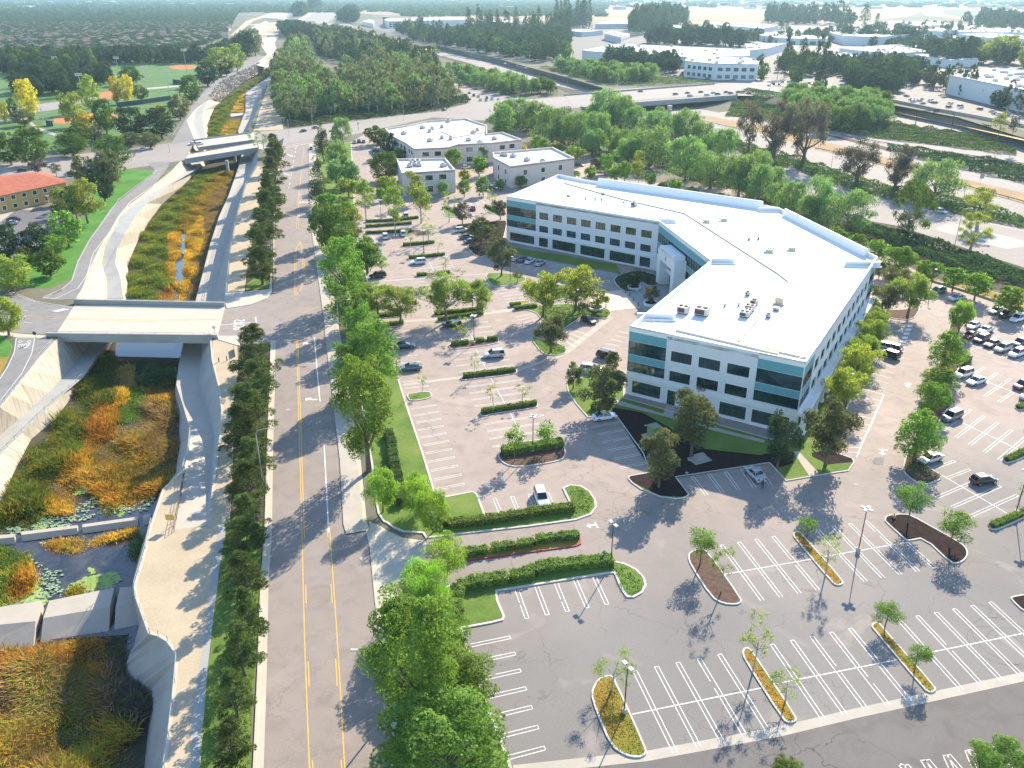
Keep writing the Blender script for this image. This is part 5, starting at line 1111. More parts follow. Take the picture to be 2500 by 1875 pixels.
def tree_mesh(kind,leaf,lod,var):
    key=(kind,leaf,lod,var)
    if key in TM:return TM[key]
    n,size={'near':(15000,.032),'mid':(5500,.050),'low':(1500,.092),'far':(340,.19)}[lod]
    if kind=='sparse':n,size=n//3,size*.7
    if kind=='purple':n=int(n*1.1)
    if kind=='euc':n=int(n*.9)
    if kind=='young':n=int(n*.5)
    if kind in('gold','cone','cypress','weep','pine'):n=int(n*1.5)
    V,F,lob=crown(kind,hash((kind,var))%1000 if False else(sum(map(ord,kind))*7+var*13),n,size)
    tf=TF[kind];hr=CK[kind]['hr'];tm,H=trunk(kind,var+5,tf,hr,lod in('near','mid'),None)
    V=V.copy();V[:,2]+=tf*H
    me=np_mesh('crown',V,F,[L[leaf]]);tme=tm.mesh('trunk',M['bark_pale' if kind in PALE else 'bark']);TM[key]=(me,tme,H);return TM[key]
NAMES={'ficus':'ficus_tree','dense':'broadleaf_tree','cone':'conifer_tree','pine':'pine_tree','pepper':'pepper_tree','weep':'weeping_tree','round':'round_tree','jaca':'feathery_tree','gold':'yellow_tipped_tree','olive':'olive_tree','dark':'oak_tree','euc':'eucalyptus_tree','purple':'bronze_tree','sparse':'young_tree','young':'young_tree','cypress':'cypress_tree','far':'broadleaf_tree'}
SEE=0
def place_tree(kind,x,y,w,label,group=None,leaf=None,lod=None,hs=1.0,z=0.0):
    global SEE
    SEE+=1;px=w*CAM_F/math.hypot(x,y)
    lod=lod or('near' if px>150 else 'mid' if px>70 else 'low' if px>28 else 'far')
    nv=3 if lod in('near','mid')else 4
    me,tm,H=tree_mesh(kind,leaf or{'cone':'pine','dense':'dense','young':'round','cypress':'dark','far':'far'}.get(kind,kind),lod,SEE%nv)
    t=empty(NAMES[kind],(x,y,z),rnd.uniform(0,6.28),label,'tree',group);s=w*1.0;t.scale=(s,s,s*hs)
    link('trunk',tm,t);link('crown',me,t);return t
def fit(kind,f,cx,y0,y1,wpx,zg=0.0):
    """crown seen centred at cx, from y0 (top) to y1 (bottom), wpx wide -> ground position, width, height factor"""
    u0,v0=src(f,cx,y0);u1,v1=src(f,cx,y1);s=FRS[int(f[0])];W_px=wpx/s;E_px=v1-v0;vc=(v0+v1)/2;tf=TF[kind];z=4.0
    for _ in range(10):
        r=ray(u0,vc);t=(z-CAM_H)/r.z;p=Vector((r.x*t,r.y*t,0));dist=math.sqrt(p.x**2+p.y**2+(CAM_H-z)**2)
        cosang=r.y/math.sqrt(r.x**2+r.y**2+r.z**2);k=dist/CAM_F*(1/max(.6,math.sqrt(r.length_squared)))if False else(dist/r.length)/CAM_F
        w=W_px*k;E=E_px*k;th=math.atan2(-r.z,math.hypot(r.x,r.y));hc=math.sqrt(max(E*E-(w*math.sin(th))**2,(.45*w)**2))/math.cos(th)
        z=zg+tf/(1-tf)*hc+hc/2
    return p.x,p.y,w,hc/(w*CK[kind]['hr'])
KS={'pine':1.18,'ficus':1.14,'pepper':1.4,'jaca':1.28,'young':1.12,'sparse':1.3,'purple':1.15,'euc':1.25,'olive':1.18,'dark':1.2}
def tr(kind,f,cx,y0,y1,wpx,label,group=None,leaf=None,zg=0.0):
    x,y,w,hs=fit(kind,f,cx,y0,y1,wpx,zg);ks=KS.get(kind,1.12);hs=min({'jaca':1.1,'round':1.2,'weep':1.15,'olive':1.15,'pepper':1.2,'young':1.25,'dark':1.2,'pine':.78}.get(kind,1.7),max(.55,hs))/ks**.4;return place_tree(kind,x,y,w*ks,label,group,leaf,None,hs,zg)
ORD='first second third fourth fifth sixth seventh eighth ninth tenth eleventh twelfth thirteenth fourteenth fifteenth sixteenth seventeenth eighteenth nineteenth twentieth'.split()
def row(items,what,start,group):
    for i,a in enumerate(items):tr(*a[:6],f"{ORD[i]} {what} counted from {start}",group,*(a[6:]))
GR='dense trees between the main road and the parking lot'
for a,lab in((('ficus','31',1330,1180,1850,830),'huge bright green tree filling the bottom edge beside the road'),(('ficus','31',1400,890,1290,520,'ficus'),'olive-green dense tree just above the bottom tree'),
               (('ficus','31',1130,560,1320,560),'tall dense tree with shaded left side overhanging the road'),(('ficus','31',1080,540,830,300,'ficus'),'light green tree top just below the driveway mouth'),
               (('ficus','31',1300,560,900,380),'rounded tree beside the square lawn below the driveway'),
               (('weep','31',1345,100,350,270),'weeping lime tree with trunk at the driveway mouth near the red kerb'),(('weep','31',1200,285,590,340),'larger weeping lime tree on the lower side of the driveway'),
               (('weep','21',1045,1090,1370,240),'weeping lime tree beside the sidewalk curve'),(('weep','21',1310,1150,1400,250),'weeping lime tree over the end of the long hedge'),(('weep','21',1440,1280,1540,250),'weeping lime tree in front of the square lawn'),
               (('ficus','21',910,300,975,420),'tallest dense tree of the roadside row with its bare trunk showing'),(('ficus','21',800,130,480,290),'yellow-green crown left of the twin big roadside trees'),(('ficus','21',975,0,430,400),'big dense tree beside the navy hatchback'),
               (('ficus','11',890,1110,1390,250),'bright tree beside the street lamp head at the lane')):
    tr(*a[:6],lab,GR,*(a[6:]))
row([('ficus','11',780,940,1230,290),('ficus','11',740,610,1010,330),('ficus','11',680,350,680,270,'dense'),('dense','11',580,350,600,180),('gold','11',835,360,570,130),('round','11',920,570,800,190,'ficus'),('round','11',740,530,660,220,'ficus'),('round','11',620,235,335,190),('round','11',780,300,390,120)],
    'tree of the upper roadside clump','the street lamp upwards','upper roadside clump')
row([('cone','01',555,1250,1560,160),('cone','01',590,970,1230,130),('weep','01',700,1090,1300,170,'pepper'),('round','01',690,1220,1400,150,'pepper'),('round','01',810,1260,1400,140,'pepper'),('weep','01',745,920,1075,130,'pepper'),('round','01',690,1000,1080,80,'pepper')],
    'tree at the top corner of the road','the dark cone upwards','trees by the junction corner')
YT='yellow-tipped trees in the upper parking'
row([('gold','11',915,145,350,150),('gold','11',1140,140,440,140),('gold','11',1290,95,250,140),('gold','11',1345,190,385,160)],'tall yellow-tipped slender tree','the road side',YT)
row([('round','11',790,130,230,170,'gold'),('round','11',1075,105,200,150,'gold'),('round','11',1040,195,270,80),('dense','01',1010,990,1100,190),('dense','01',1100,1040,1190,110,'dark'),('dense','01',1070,1190,1370,230),('round','01',1180,1150,1230,110,'pepper'),('round','01',1600,1160,1290,140),('round','01',1800,1220,1330,130,'round'),('young','01',1740,1150,1210,70),('young','01',1850,1150,1220,60),('young','01',1790,1290,1340,50),
     ('round','11',1525,135,230,90,'pepper'),('round','11',1690,50,130,80,'gold'),('round','11',1685,135,230,100),('round','11',1830,110,215,110,'pepper'),('round','11',1965,130,190,90),('round','11',2120,100,165,100,'pepper'),('young','11',1800,190,240,60),('sparse','11',1900,220,310,100)][:20],
    'small tree around the beige blocks','the tall yellow-tipped row','small trees around the beige blocks')
for a,lab in((('sparse','11',1565,250,380,110,'round'),'light green tree in the small kerbed oval bed'),(('olive','11',1670,315,430,120,'purple'),'small grey-purple tree next to the oval bed'),(('olive','11',1965,295,400,110,'purple'),'grey-purple tree at the teal corner of the office'),(('olive','11',1810,440,590,180,'olive'),'wide grey-green tree in the dark shrub bed'),
               (('olive','12',75,610,810,190,'olive'),'dull olive tree at the left wing corner of the office'),(('young','11',1045,715,810,100,'round'),'young green tree behind the dark car'),(('ficus','11',930,585,795,180),'dense green tree right of the roadside clump'),
               (('sparse','11',1405,450,560,120),'thin pale tree on the upper hedge island'),(('sparse','11',1265,520,600,90),'thin pale tree beside the white parked car'),(('sparse','11',1480,590,660,70),'tiny thin tree between two hedge islands'),(('sparse','11',1525,730,800,80),'almost bare young tree near the white wagon'),
               (('jaca','11',1010,880,1130,230),'left feathery green tree over the lane hedge'),(('jaca','11',1180,880,1150,230),'feathery green tree on the end of the lane hedge'),(('jaca','11',1540,860,1130,290),'largest feathery green tree over the twin hedges'),(('jaca','11',1785,940,1120,210),'feathery green tree at the right end of the twin hedges'),
               (('sparse','11',1450,840,920,110),'pale thin tree behind the largest feathery tree'),(('sparse','11',1625,820,900,110),'pale thin tree beside the double lamp post'),(('sparse','11',1655,1210,1320,150),'light thin tree on the segmented hedge island'),(('sparse','21',1765,220,330,70,'gold'),'tiny yellow sapling on the long hedge island'),
               (('jaca','12',400,790,1080,260,'gold'),'left golden-green feathery tree in the entrance lawn'),(('jaca','12',655,750,1040,270,'gold'),'right golden-green feathery tree in the entrance lawn'),(('olive','12',460,1210,1410,240),'olive tree in the pointed bright shrub bed'),
               (('olive','12',1235,960,1060,115,'olive'),'small tree in the round planter nearest the white wing'),(('olive','12',1095,855,940,110,'dark'),'small dark tree in the round planter by the portal'),(('olive','12',825,995,1110,130,'gold'),'small yellowish tree in the round planter by the bollards'),(('young','12',200,835,890,90,'olive'),'low reddish small tree at the court edge'),
               (('young','12',705,1060,1150,100,'olive'),'spiky shrub tree below the golden feathery pair'),(('round','12',940,1455,1570,110,'olive'),'little tree beside the dark car at the front wing'),
               (('olive','22',635,300,440,145),'small olive tree with orange mulch ring on yellow lawn'),(('olive','22',860,325,610,310),'broad olive tree in front of the teal corner'),(('olive','22',1570,500,900,330,'olive'),'tall pale olive tree standing before the front windows'),(('dark','22',1610,335,560,230,'purple'),'grey-purple tree behind the tall olive'),(('olive','22',1310,830,1160,290),'olive tree on the dark mulch point'),
               (('dark','23',730,580,990,370,'olive'),'big dark bronze tree at the corner of the building lawn'),(('dark','23',340,705,1030,250),'dark green tree in front of the right teal corner'),
               (('young','22',180,770,950,140,'round'),'left young tree on the thick hedge island'),(('young','22',435,730,890,170,'round'),'right young tree on the thick hedge island'),(('sparse','22',12,455,570,95,'gold'),'yellow thin tree at the left of the long hedge island'),(('sparse','22',235,450,540,110,'gold'),'yellow thin tree at the right of the long hedge island'),(('sparse','21',1360,360,450,70,'gold'),'yellow sapling on the little grass island'),
               (('young','32',1425,50,230,195,'round'),'leafy round young tree on the brown mulch island'),(('sparse','32',1575,200,390,150,'round'),'lighter young tree at the lower end of the brown mulch island'),(('sparse','32',820,920,1110,250),'see-through pale tree beside the near lamp post'),(('sparse','32',1800,670,910,190),'see-through tree at the top of the orange island'),(('sparse','33',345,1000,1180,200),'see-through tree at the lower end of the orange island'),
               (('young','33',480,-10,80,135,'round'),'young tree at the top of the upper orange island'),(('sparse','33',625,110,290,145),'pale young tree at the lower end of the upper orange island'),(('young','33',1015,560,690,190,'round'),'young tree at the top of the right orange island'),(('young','33',1225,815,970,170,'round'),'young tree at the lower end of the right orange island'),
               (('young','23',1360,1215,1430,235,'round'),'young tree at the head of the dark notched island'),(('young','23',1680,1425,1640,265,'round'),'round young tree at the tip of the dark notched island'),
               (('dense','33',1800,1540,1760,400,'ficus'),'bright green tree cut off by the bottom edge at the far corner'),(('dense','33',340,1610,1720,190,'ficus'),'small green tree top poking in at the bottom edge'),(('sparse','23',2190,1230,1300,60),'small sprig tree beside the lamp at the photo edge')):
    tr(*a[:6],lab,None,*(a[6:]))
row([('ficus','23',1410,670,980,320,'round'),('ficus','23',1515,440,650,250,'round'),('ficus','23',1560,325,500,240,'round'),('ficus','23',1625,55,310,250,'round'),('weep','13',1735,1070,1260,160,'round')],'leafy tree on the long planting strip','its near tip','trees on the long planting strip')
row([('jaca','23',850,345,570,250,'gold'),('jaca','23',925,185,390,250,'gold'),('jaca','23',985,95,260,220,'jaca'),('jaca','13',1030,1225,1390,190),('jaca','13',1065,1140,1270,180,'jaca')],'feathery tree along the east side of the office','the near corner','feathery trees along the east side')
for a,lab in((('jaca','13',1350,880,1100,250,'jaca'),'feathery tree beside the parked cars behind the office'),(('jaca','13',1135,920,1110,190,'olive'),'dark feathery tree over the entrance steps at the back'),(('jaca','13',1240,820,930,190,'olive'),'dull feathery tree below the clipped round row'),(('round','13',1105,770,860,90,'olive'),'small olive tree touching the far teal corner'),(('weep','13',1740,1080,1240,150),'upright bright tree at the top of the planting strip')):
    tr(*a[:6],lab,'trees behind the office',*(a[6:]))
row([('round','13',600,430,510,125),('round','13',760,500,600,175),('round','13',925,550,670,155),('round','13',1075,598,730,185),('round','13',1262,652,825,255),('round','13',1475,762,905,205),('round','13',1680,812,950,190),('round','13',1855,855,1010,195),('round','13',2110,962,1130,220)],'clipped round tree behind the office','the roof edge towards the cars','clipped round trees behind the office')
row([('round','02',1225,1345,1420,105),('round','02',1325,1410,1460,75),('round','02',1418,1395,1480,100),('round','02',1545,1450,1500,100),('round','02',1765,1495,1540,90)],'small clipped tree peeping over the far roof edge','the left','clipped trees over the roof edge')
PN='dark pines in a row west of the main road'
row([('pine','20',1960,0,330,320),('pine','20',1980,270,560,300),('pine','20',1900,480,800,350),('pine','20',1890,730,960,330),('pine','20',1950,900,1130,260),('pine','20',1900,1080,1330,280),('pine','20',1900,1300,1560,270),('pine','30',1650,0,230,250),('pine','30',1640,210,480,260),('pine','30',1660,470,760,230),('pine','30',1620,680,1000,250),('pine','30',1570,1000,1290,230),('pine','30',1560,1330,1600,240),('pine','30',1720,1560,1800,120)],
    'dark pine south of the side road','the bridge corner downwards',PN)
row([('pine','10',2010,700,900,230),('pine','10',1990,520,760,220),('pine','10',2030,380,600,230),('pine','10',2060,230,460,210),('pine','10',2070,80,320,190),('pine','00',2080,1380,1560,180),('pine','00',2100,1240,1440,180),('pine','00',2120,1100,1300,170),('pine','00',2110,1060,1180,130)],
    'dark pine north of the side road','the lawn tip upwards',PN)
row([('sparse','00',1990,1040,1130,130,'pepper'),('sparse','01',130,1040,1110,110,'pepper')],'thin green tree at the bridge end','the channel','thin trees at the bridge end')
WT='trees around the red-roofed building'
row([('dense','10',60,720,960,330,'gold'),('dense','10',370,670,850,220,'dense'),('dense','10',420,560,700,180,'round'),('dense','10',260,480,690,200,'dark'),('dense','10',190,650,760,120,'dense'),('dense','10',500,380,610,220,'round'),('dense','10',40,480,720,200,'dark'),('dense','10',470,295,400,130,'dense'),('olive','10',640,160,390,230,'gold'),('olive','10',560,150,370,160,'dark'),('round','10',445,195,290,120,'gold'),('dense','10',30,1050,1300,240,'gold')],
    'leafy tree left of the curving path','the side road upwards',WT)
row([('dense','00',780,1270,1520,200,'dark'),('dense','00',640,1220,1420,200,'olive'),('dense','00',830,1180,1400,200,'olive'),('dense','00',860,1070,1260,260,'dense'),('olive','00',280,1250,1320,120,'purple'),('young','00',430,1300,1340,100,'dark')],'tree beside the corner lawn and arterial','the lawn upwards','trees beside the corner lawn')
PK='park trees around the ball fields'
row([('dense','00',200,640,880,160,'autumn'),('dense','00',680,610,830,140,'gold'),('dense','00',890,610,780,90,'autumn'),('dense','00',970,600,770,110,'autumn'),('dense','00',550,740,950,180,'gold'),('dense','00',655,870,990,120,'autumn'),('dense','00',1690,390,560,220,'gold'),('dense','00',10,730,920,70,'autumn'),('dense','00',90,760,900,70,'dense'),('dense','00',1240,820,960,110,'gold'),('dense','00',1820,360,520,120,'gold')],
    'yellowing park tree','the far left',PK)
row([('dense','00',60,1050,1240,210,'dense'),('dense','00',230,1010,1240,240,'dense'),('dense','00',590,970,1120,200,'dense'),('dense','00',800,790,1000,190,'dense'),('dense','00',1010,850,1040,240,'dark'),('dense','00',1230,850,1040,210,'dark'),('dense','00',1150,1030,1130,160,'olive'),('dense','00',550,1070,1190,230,'dense'),('dense','00',1380,750,900,150,'olive'),('dense','00',1465,600,770,150,'dense'),('dense','00',1080,670,760,120,'dense'),('dense','00',1000,555,640,180,'dense'),('dense','00',1000,1060,1120,150,'olive'),('dense','00',720,1010,1080,150,'purple'),('dense','00',180,880,960,160,'olive'),('dense','00',1590,490,640,190,'far'),('dense','00',1880,260,430,160,'dark'),('dense','00',1960,240,400,120,'euc'),('dense','00',1740,470,570,120,'dark')],
    'dark green park tree','the street side',PK)
def scatter(spec,step,seed,jit=.45):
    P=[(p.x,p.y)for p in GP(spec)];r=random.Random(seed);xs=[p[0]for p in P];ys=[p[1]for p in P];out=[];y=min(ys);k=0
    while y<max(ys):
        x=min(xs)+(k%2)*step/2
        while x<max(xs):
            q=(x+r.uniform(-jit,jit)*step,y+r.uniform(-jit,jit)*step)
            if inside(q,P):out.append(q)
            x+=step
        y+=step*.87;k+=1
    return out
QUEUE=[]
def wood(spec,step,kinds,wr,label,group,seed,hs=(.85,1.2),cap=999,keep=1.0,zg=0.0):
    r=random.Random(seed);n=0
    for(x,y)in sorted(scatter(spec,step,seed),key=lambda p:p[1]):
        if r.random()>keep or n>=cap:continue
        k=r.choice(kinds);kind,leaf=k if isinstance(k,tuple)else(k,None);w=r.uniform(*wr)
        QUEUE.append((w/y,kind,x,y,w,label,group,leaf,r.uniform(*hs),zg));n+=1
    return n
PEP=[('pepper','pepper'),('pepper','pepper'),('pepper','pepper'),('pepper','dense')]
NB_=[('02',1050,880,740),]
row([('pepper','02',200,810,960,300),('pepper','02',90,850,1000,160),('pepper','02',470,880,1060,250),('pepper','02',560,940,1090,180),('pepper','02',690,920,1100,200),('pepper','02',830,930,1130,210),('pepper','02',910,980,1130,130),('pepper','02',1010,1040,1180,170),('pepper','02',780,1040,1180,180),('pepper','02',340,830,980,160)],
    'bushy pepper tree behind the beige blocks','the junction','pepper trees on the near freeway bank')
row([('pepper','02',1230,1040,1240,330),('pepper','02',1060,1110,1260,180),('pepper','02',1510,1130,1350,300),('pepper','02',1700,1230,1420,270),('pepper','02',1920,1260,1480,260),('pepper','02',2080,1290,1530,200),('pepper','03',130,1240,1460,280),('pepper','03',300,1330,1470,150),('pepper','13',430,180,340,190),('pepper','13',640,160,400,230),('pepper','13',560,290,430,180),('pepper','13',870,260,470,300)],
    'pepper tree of the near bank above the white roof','the left','pepper trees above the white roof')
row([('pepper','02',880,740,900,240),('pepper','02',1000,790,960,240),('pepper','02',1120,870,1000,170),('pepper','02',1300,840,900,100),('pepper','02',1270,900,1040,220),('pepper','02',1400,930,1100,200),('pepper','02',1520,900,1080,200),('pepper','02',1620,990,1150,180),('pepper','02',1780,1040,1200,220),('pepper','02',900,860,980,170),('pepper','02',1660,1080,1190,150)],
    'pepper tree of the upper band below the overpass','the left','pepper trees below the overpass')
row([('round','02',360,1060,1170,125,'ficus'),('round','02',640,1140,1240,150,'gold'),('round','02',90,960,1030,130),('round','02',505,1110,1170,110,'gold'),('round','02',765,1290,1370,80),('dense','02',880,1200,1330,140,'round'),('round','02',800,1230,1320,90,'purple'),('round','02',950,1270,1380,90,'round'),('round','02',1030,1250,1370,110,'round'),('gold','02',1140,1180,1360,100),('round','02',225,1365,1430,90),('round','02',380,1365,1400,60),('round','02',645,1320,1360,70),('round','02',250,1090,1170,50,'autumn')],
    'rounded small tree between the beige blocks and the bank','the front','small trees behind the beige blocks')
row([('purple','03',110,830,1110,190,None,-6),('purple','03',300,840,1170,320,None,-6),('purple','03',540,830,1190,280,None,-6),('purple','03',950,1120,1370,300,None,-6),('purple','03',1240,1160,1420,260,None,-6)],'bronze-grey loose tree beside the freeway','the left','bronze trees beside the freeway')
for a,lab in((('pepper','13',1530,30,260,330,None,-6),'deep green spreading tree on the freeway verge'),(('euc','13',1350,200,520,290,'dense',-6),'tall loose tree with pale limbs before the freeway ramp'),(('euc','13',1830,420,620,200,'gold',-6),'yellow-tinged loose tree with forked trunk by the ramp'),(('euc','13',1870,330,470,250,'gold',-6),'yellow orange-tipped spreading crown above the ramp lamp'),(('young','13',1840,220,320,120,'gold',-6),'small flat-topped tree by the golden verge'),(('young','13',1935,220,300,90,'gold',-6),'smaller flat-topped tree next to the golden verge'),
               (('young','03',2035,880,1010,110,'gold'),'small tree in front of the sound wall'),(('young','03',2140,910,1020,80,'purple'),'bare little tree in front of the sound wall')):
    tr(*a[:6],lab,None,*(a[6:]))
wood([('03',330,760,520,735,1130,800,1160,930,900,960,640,960,400,880)],8.5,PEP,(9,12),'light green bushy tree in the thicket at the overpass end','thicket at the overpass end',21,(.8,1.2),zg=-2)
wood([('03',1300,660,1700,740,2212,900,2500,970,2500,930,2212,860,1700,690,1350,620)],11,[('euc','dark'),('dense','dark'),('dense','far'),('purple','purple')],(8,11),'tall dark tree standing between the sound wall and the big warehouse','tall dark trees along the sound wall',22,(.8,1.1))
wood([('03',820,560,1000,600,1260,700,1230,740,1050,730,850,660)],10,[('dense','far'),('dense','dark'),('dense','dense')],(10,14),'big dark tree of the dense clump beside the junction','dark clump beside the junction',23)
wood([('02',480,520,900,560,1300,600,1250,640,900,650,560,560)],10,PEP,(9.5,13),'pepper tree on the far freeway bank beyond the overpass','pepper trees on the far bank',24,(.8,1.1))
wood([('01',1540,560,2000,640,2212,720),('02',480,700,540,740,200,740),('01',2050,740,1700,650),('01',1400,480)],10,PEP,(9.5,13),'pepper tree between the slip road and the freeway','pepper trees beside the slip road',25,(.8,1.1))
EUC=[('euc','euc'),('euc','euc'),('euc','pepper'),('dense','pepper'),('euc','olive')]
WL='tree of the tall mixed eucalyptus wood beyond the arterial'
wood([('01',280,940,240,760,230,600,330,420,470,380,500,560,640,720,760,900,500,940)],8.0,EUC,(6.5,14),WL,'eucalyptus wood beyond the arterial',31,(.5,1.0))
wood([('01',760,880,680,720,760,640,900,600,1000,560,1200,560,1450,620,1640,760,1500,830,1200,870)],8.0,EUC,(6.5,14),WL,'eucalyptus wood beyond the arterial',32,(.5,1.0))
wood([('01',560,430,1000,540,1200,560,1480,600,1450,520,1200,420,1000,350,800,290,600,260,520,300)],10.5,[('euc','far'),('euc','euc'),('euc','dark')],(9,13),'blue-green tall tree of the belt between wood and freeway','belt between the wood and the freeway',33,(.5,.95))
wood([('01',260,240,380,230,560,280,540,330,300,290)],15,[('dense','far')],(12,16),'dark tree at the bend of the upstream channel','trees at the upstream bend',34)
wood([('01',720,170,780,110,850,100,870,150,830,190)],22,[('dense','far')],(18,24),'dark tree on the inside of the distant freeway bend','trees at the distant freeway bend',35)
wood([('01',370,100,460,90,460,130,380,140)],30,[('dense','far')],(24,30),'distant round dark tree by the channel bend','distant channel bend trees',36);wood([('01',500,60,560,55,570,80,510,90)],40,[('dense','far')],(30,40),'distant dark tree beyond the channel bend','distant channel bend trees beyond',37)
wood([('01',1150,240,2212,330),('02',500,400,640,470,400,480,0,430),('01',1900,420,1300,320)],17,[('dense','far'),('dense','far'),('euc','far'),('dense','dense')],(10,15),'hazy dark tree of the belt along the far side of the freeway','belt along the far side of the freeway',41,(.8,1.15))
wood([('01',1700,230,2212,250),('02',600,250,620,350,300,360,0,330),('01',1750,300)],22,[('dense','far'),('cypress','far'),('euc','far'),('dense','far')],(10,15),'hazy tree in the wide grove left of the long warehouse','grove left of the long warehouse',42,(.7,1.0))
wood([('02',1060,230,1200,190,1500,180,1480,215,1200,270,1080,290)],20,[('euc','far')],(15,21),'tall hazy eucalyptus on the estate skyline','tall eucalyptus on the estate skyline',43,(.9,1.3))
wood([('02',1200,320,1700,340,2000,350,1900,375,1500,365,1200,345)],22,[('dense','far')],(16,24),'hazy tree between two warehouse rows','trees between the warehouse rows',44)
wood([('02',870,470,1400,520,1450,570,1300,560,900,500)],13,[('dense','far')],(10,14),'dark tree against the long low warehouse wall','dark trees at the long warehouse',45)
wood([('03',380,470,800,540,1200,520,1480,560,1350,640,900,560,600,600,300,560)],14,[('dense','far'),('dense','dark'),('dense','dense')],(10,14),'dark tree of the car parks behind the junction','trees of the car parks behind the junction',46,keep=.85)
wood([('03',100,560,600,640,560,660,60,620)],15,[('cypress','dark'),('dense','dense'),('young','dark')],(8,12),'small street tree beside the frontage road','small street trees of the frontage road',47,keep=.6)
wood([('03',1450,460,2212,470,2500,520,2300,540,1900,500,1500,520)],20,[('dense','far'),('dense','dark'),('dense','gold')],(16,22),'dark tree in front of the huge white warehouse','trees in front of the huge warehouse',48)
wood([('03',760,320,1250,340,1380,335,1380,325,900,310)],18,[('dense','far')],(13,18),'hedge-like tree under the machinery building','trees under the machinery building',49)
wood([('03',220,180,420,190,880,200,880,185,400,160,230,150)],26,[('dense','far'),('euc','far')],(16,24),'hazy tree on the edge of the dry field','trees on the edge of the dry field',50)
wood([('03',1750,180,2212,210,2500,240,2500,205,2212,180,1900,155)],26,[('dense','far')],(16,24),'hazy tree on the horizon side of the estate','trees on the horizon side of the estate',51)
wood([('02',500,230,760,240,740,200,500,190)],24,[('euc','far'),('cypress','far')],(12,16),'tall hazy tree with ragged crown left of the skyline warehouses','ragged trees left of the skyline warehouses',52,(.9,1.3))
wood([('03',0,300,800,330,1500,440,2212,470,2212,420,1400,330,700,300)],17,[('dense','far'),('dense','dark'),('dense','far')],(8,12),'dark tree in the gaps between warehouses','trees in the gaps between warehouses',53,keep=.6)
wood([('02',1200,250,2212,300),('03',900,240,2212,200,2212,250),('02',1600,360,1200,330)],24,[('dense','far')],(9,13),'hazy tree between the back warehouses','trees between the back warehouses',54,keep=.4)
for(cx,y0,y1,w,lab)in((345,130,240,60,'slim cypress left of the machinery building'),(385,140,240,40,'slimmer cypress of the pair left of the machinery building'),(985,110,215,80,'pointed leaning conifer behind the machinery building'),(1075,140,215,50,'narrow conifer right of the leaning one'),(1445,170,300,60,'tall dark cypress between warehouses'),(1610,185,310,60,'tall dark cypress near the wide pale warehouse'),(1275,170,250,40,'slender cypress by the colonnaded building')):
    tr('cypress','03',cx,y0,y1,w,lab,None,'far')
tr('euc','03',640,310,500,130,'lone tall ragged tree amid the estate car parks',None,'dark');tr('dense','03',645,560,700,110,'dark pointed tree on the frontage road island',None,'far')
def palm(f,x,y0,yb,lab):
    b=G(f,x,yb);r=ray(*src(f,x,y0));t=math.hypot(b.x,b.y)/math.hypot(r.x,r.y);h=CAM_H+r.z*t
    o=empty('palm_tree',b,0,lab,'palm','tall palms in the industrial estate');MB().tube([(0,0,0),(.2,0,h*.6),(0,0,h-2)],[.45,.35,.3],6).build('trunk',M['bark'],o);m=MB()
    for k in range(26):
        a=k*2.4;e=rnd.uniform(-.6,.8);d=Vector((math.cos(a),math.sin(a),0));c=Vector((0,0,h-2));p1=c+d*1.8+ZV*(1.4*e+.6);p2=c+d*3.6+ZV*(1.2*e-.8);s=Vector((-d.y,d.x,0))*.7
        m.add([c,p1+s,p2,p1-s],[(0,1,2,3)])
    m.build('crown',L['far'],o)
palm('03',2105,228,330,'left tall palm of the three near the photo edge');palm('03',2143,230,345,'middle tall palm of the three near the photo edge');palm('03',2208,250,350,'right tall palm cut by the photo edge')
wood([('00',-100,560,500,640,760,560,700,500,500,480,0,470,-200,480)],12,[('dense','far'),('dense','dark'),('dense','dense')],(10,14),'dark tree of the belt between park and estate','belt between the park and the estate',61,keep=.9)
wood([('00',60,740,500,760,850,640,760,590,300,640)],12,[('dense','far'),('dense','dark')],(9,13),'dark tree beside the baseball diamond','dark trees beside the diamond',62,keep=.75)
wood([('00',500,480,1600,460,1950,330,1900,400,1600,490,1000,500,500,500)],13,[('dense','far'),('dense','dark')],(10,14),'dark rounded tree lining the outfield','dark trees lining the outfield',63)
est=[]
er=random.Random(8);HS=HP
for(x,y)in scatter([('00',-500,520,-700,120,-300,55,900,30,1500,40,1860,60,1750,240,1700,300,1500,370,1100,420,600,450,0,470)],9.8,9):
    if min((abs(x-a)+abs(y-b)for a,b in HS),default=99)<7:continue
    if abs(x/y)<.72:est.append((x,y))
est.sort(key=lambda p:p[1]);near_t=[p for p in est if er.random()<.8][:280];lim=near_t[-1][1]
for x,y in near_t:
    t=place_tree('far',x,y,er.uniform(8.5,13),'dark street tree among the roofs of the estate','street trees of the estate',er.choice(('far','far','dark','dense')),'far',er.uniform(.6,.95));t.name='street_tree'
QUEUE.sort(key=lambda q:-q[0]);cnt={}
for o in COL.objects:
    if o.parent is None and o.type=='EMPTY':b=o.name.split('.')[0];cnt[b]=cnt.get(b,0)+1
over={}
for q in QUEUE:
    nm=NAMES[q[1]]
    if cnt.get(nm,0)<285:cnt[nm]=cnt.get(nm,0)+1;place_tree(q[1],q[2],q[3],q[4],q[5],q[6],q[7],None,q[8],q[9])
    else:over.setdefault((nm,q[7]or 'far'),[]).append(q)
byname={}
for(nm,lf),qs in over.items():byname.setdefault(nm,[]).extend((lf,q)for q in qs)
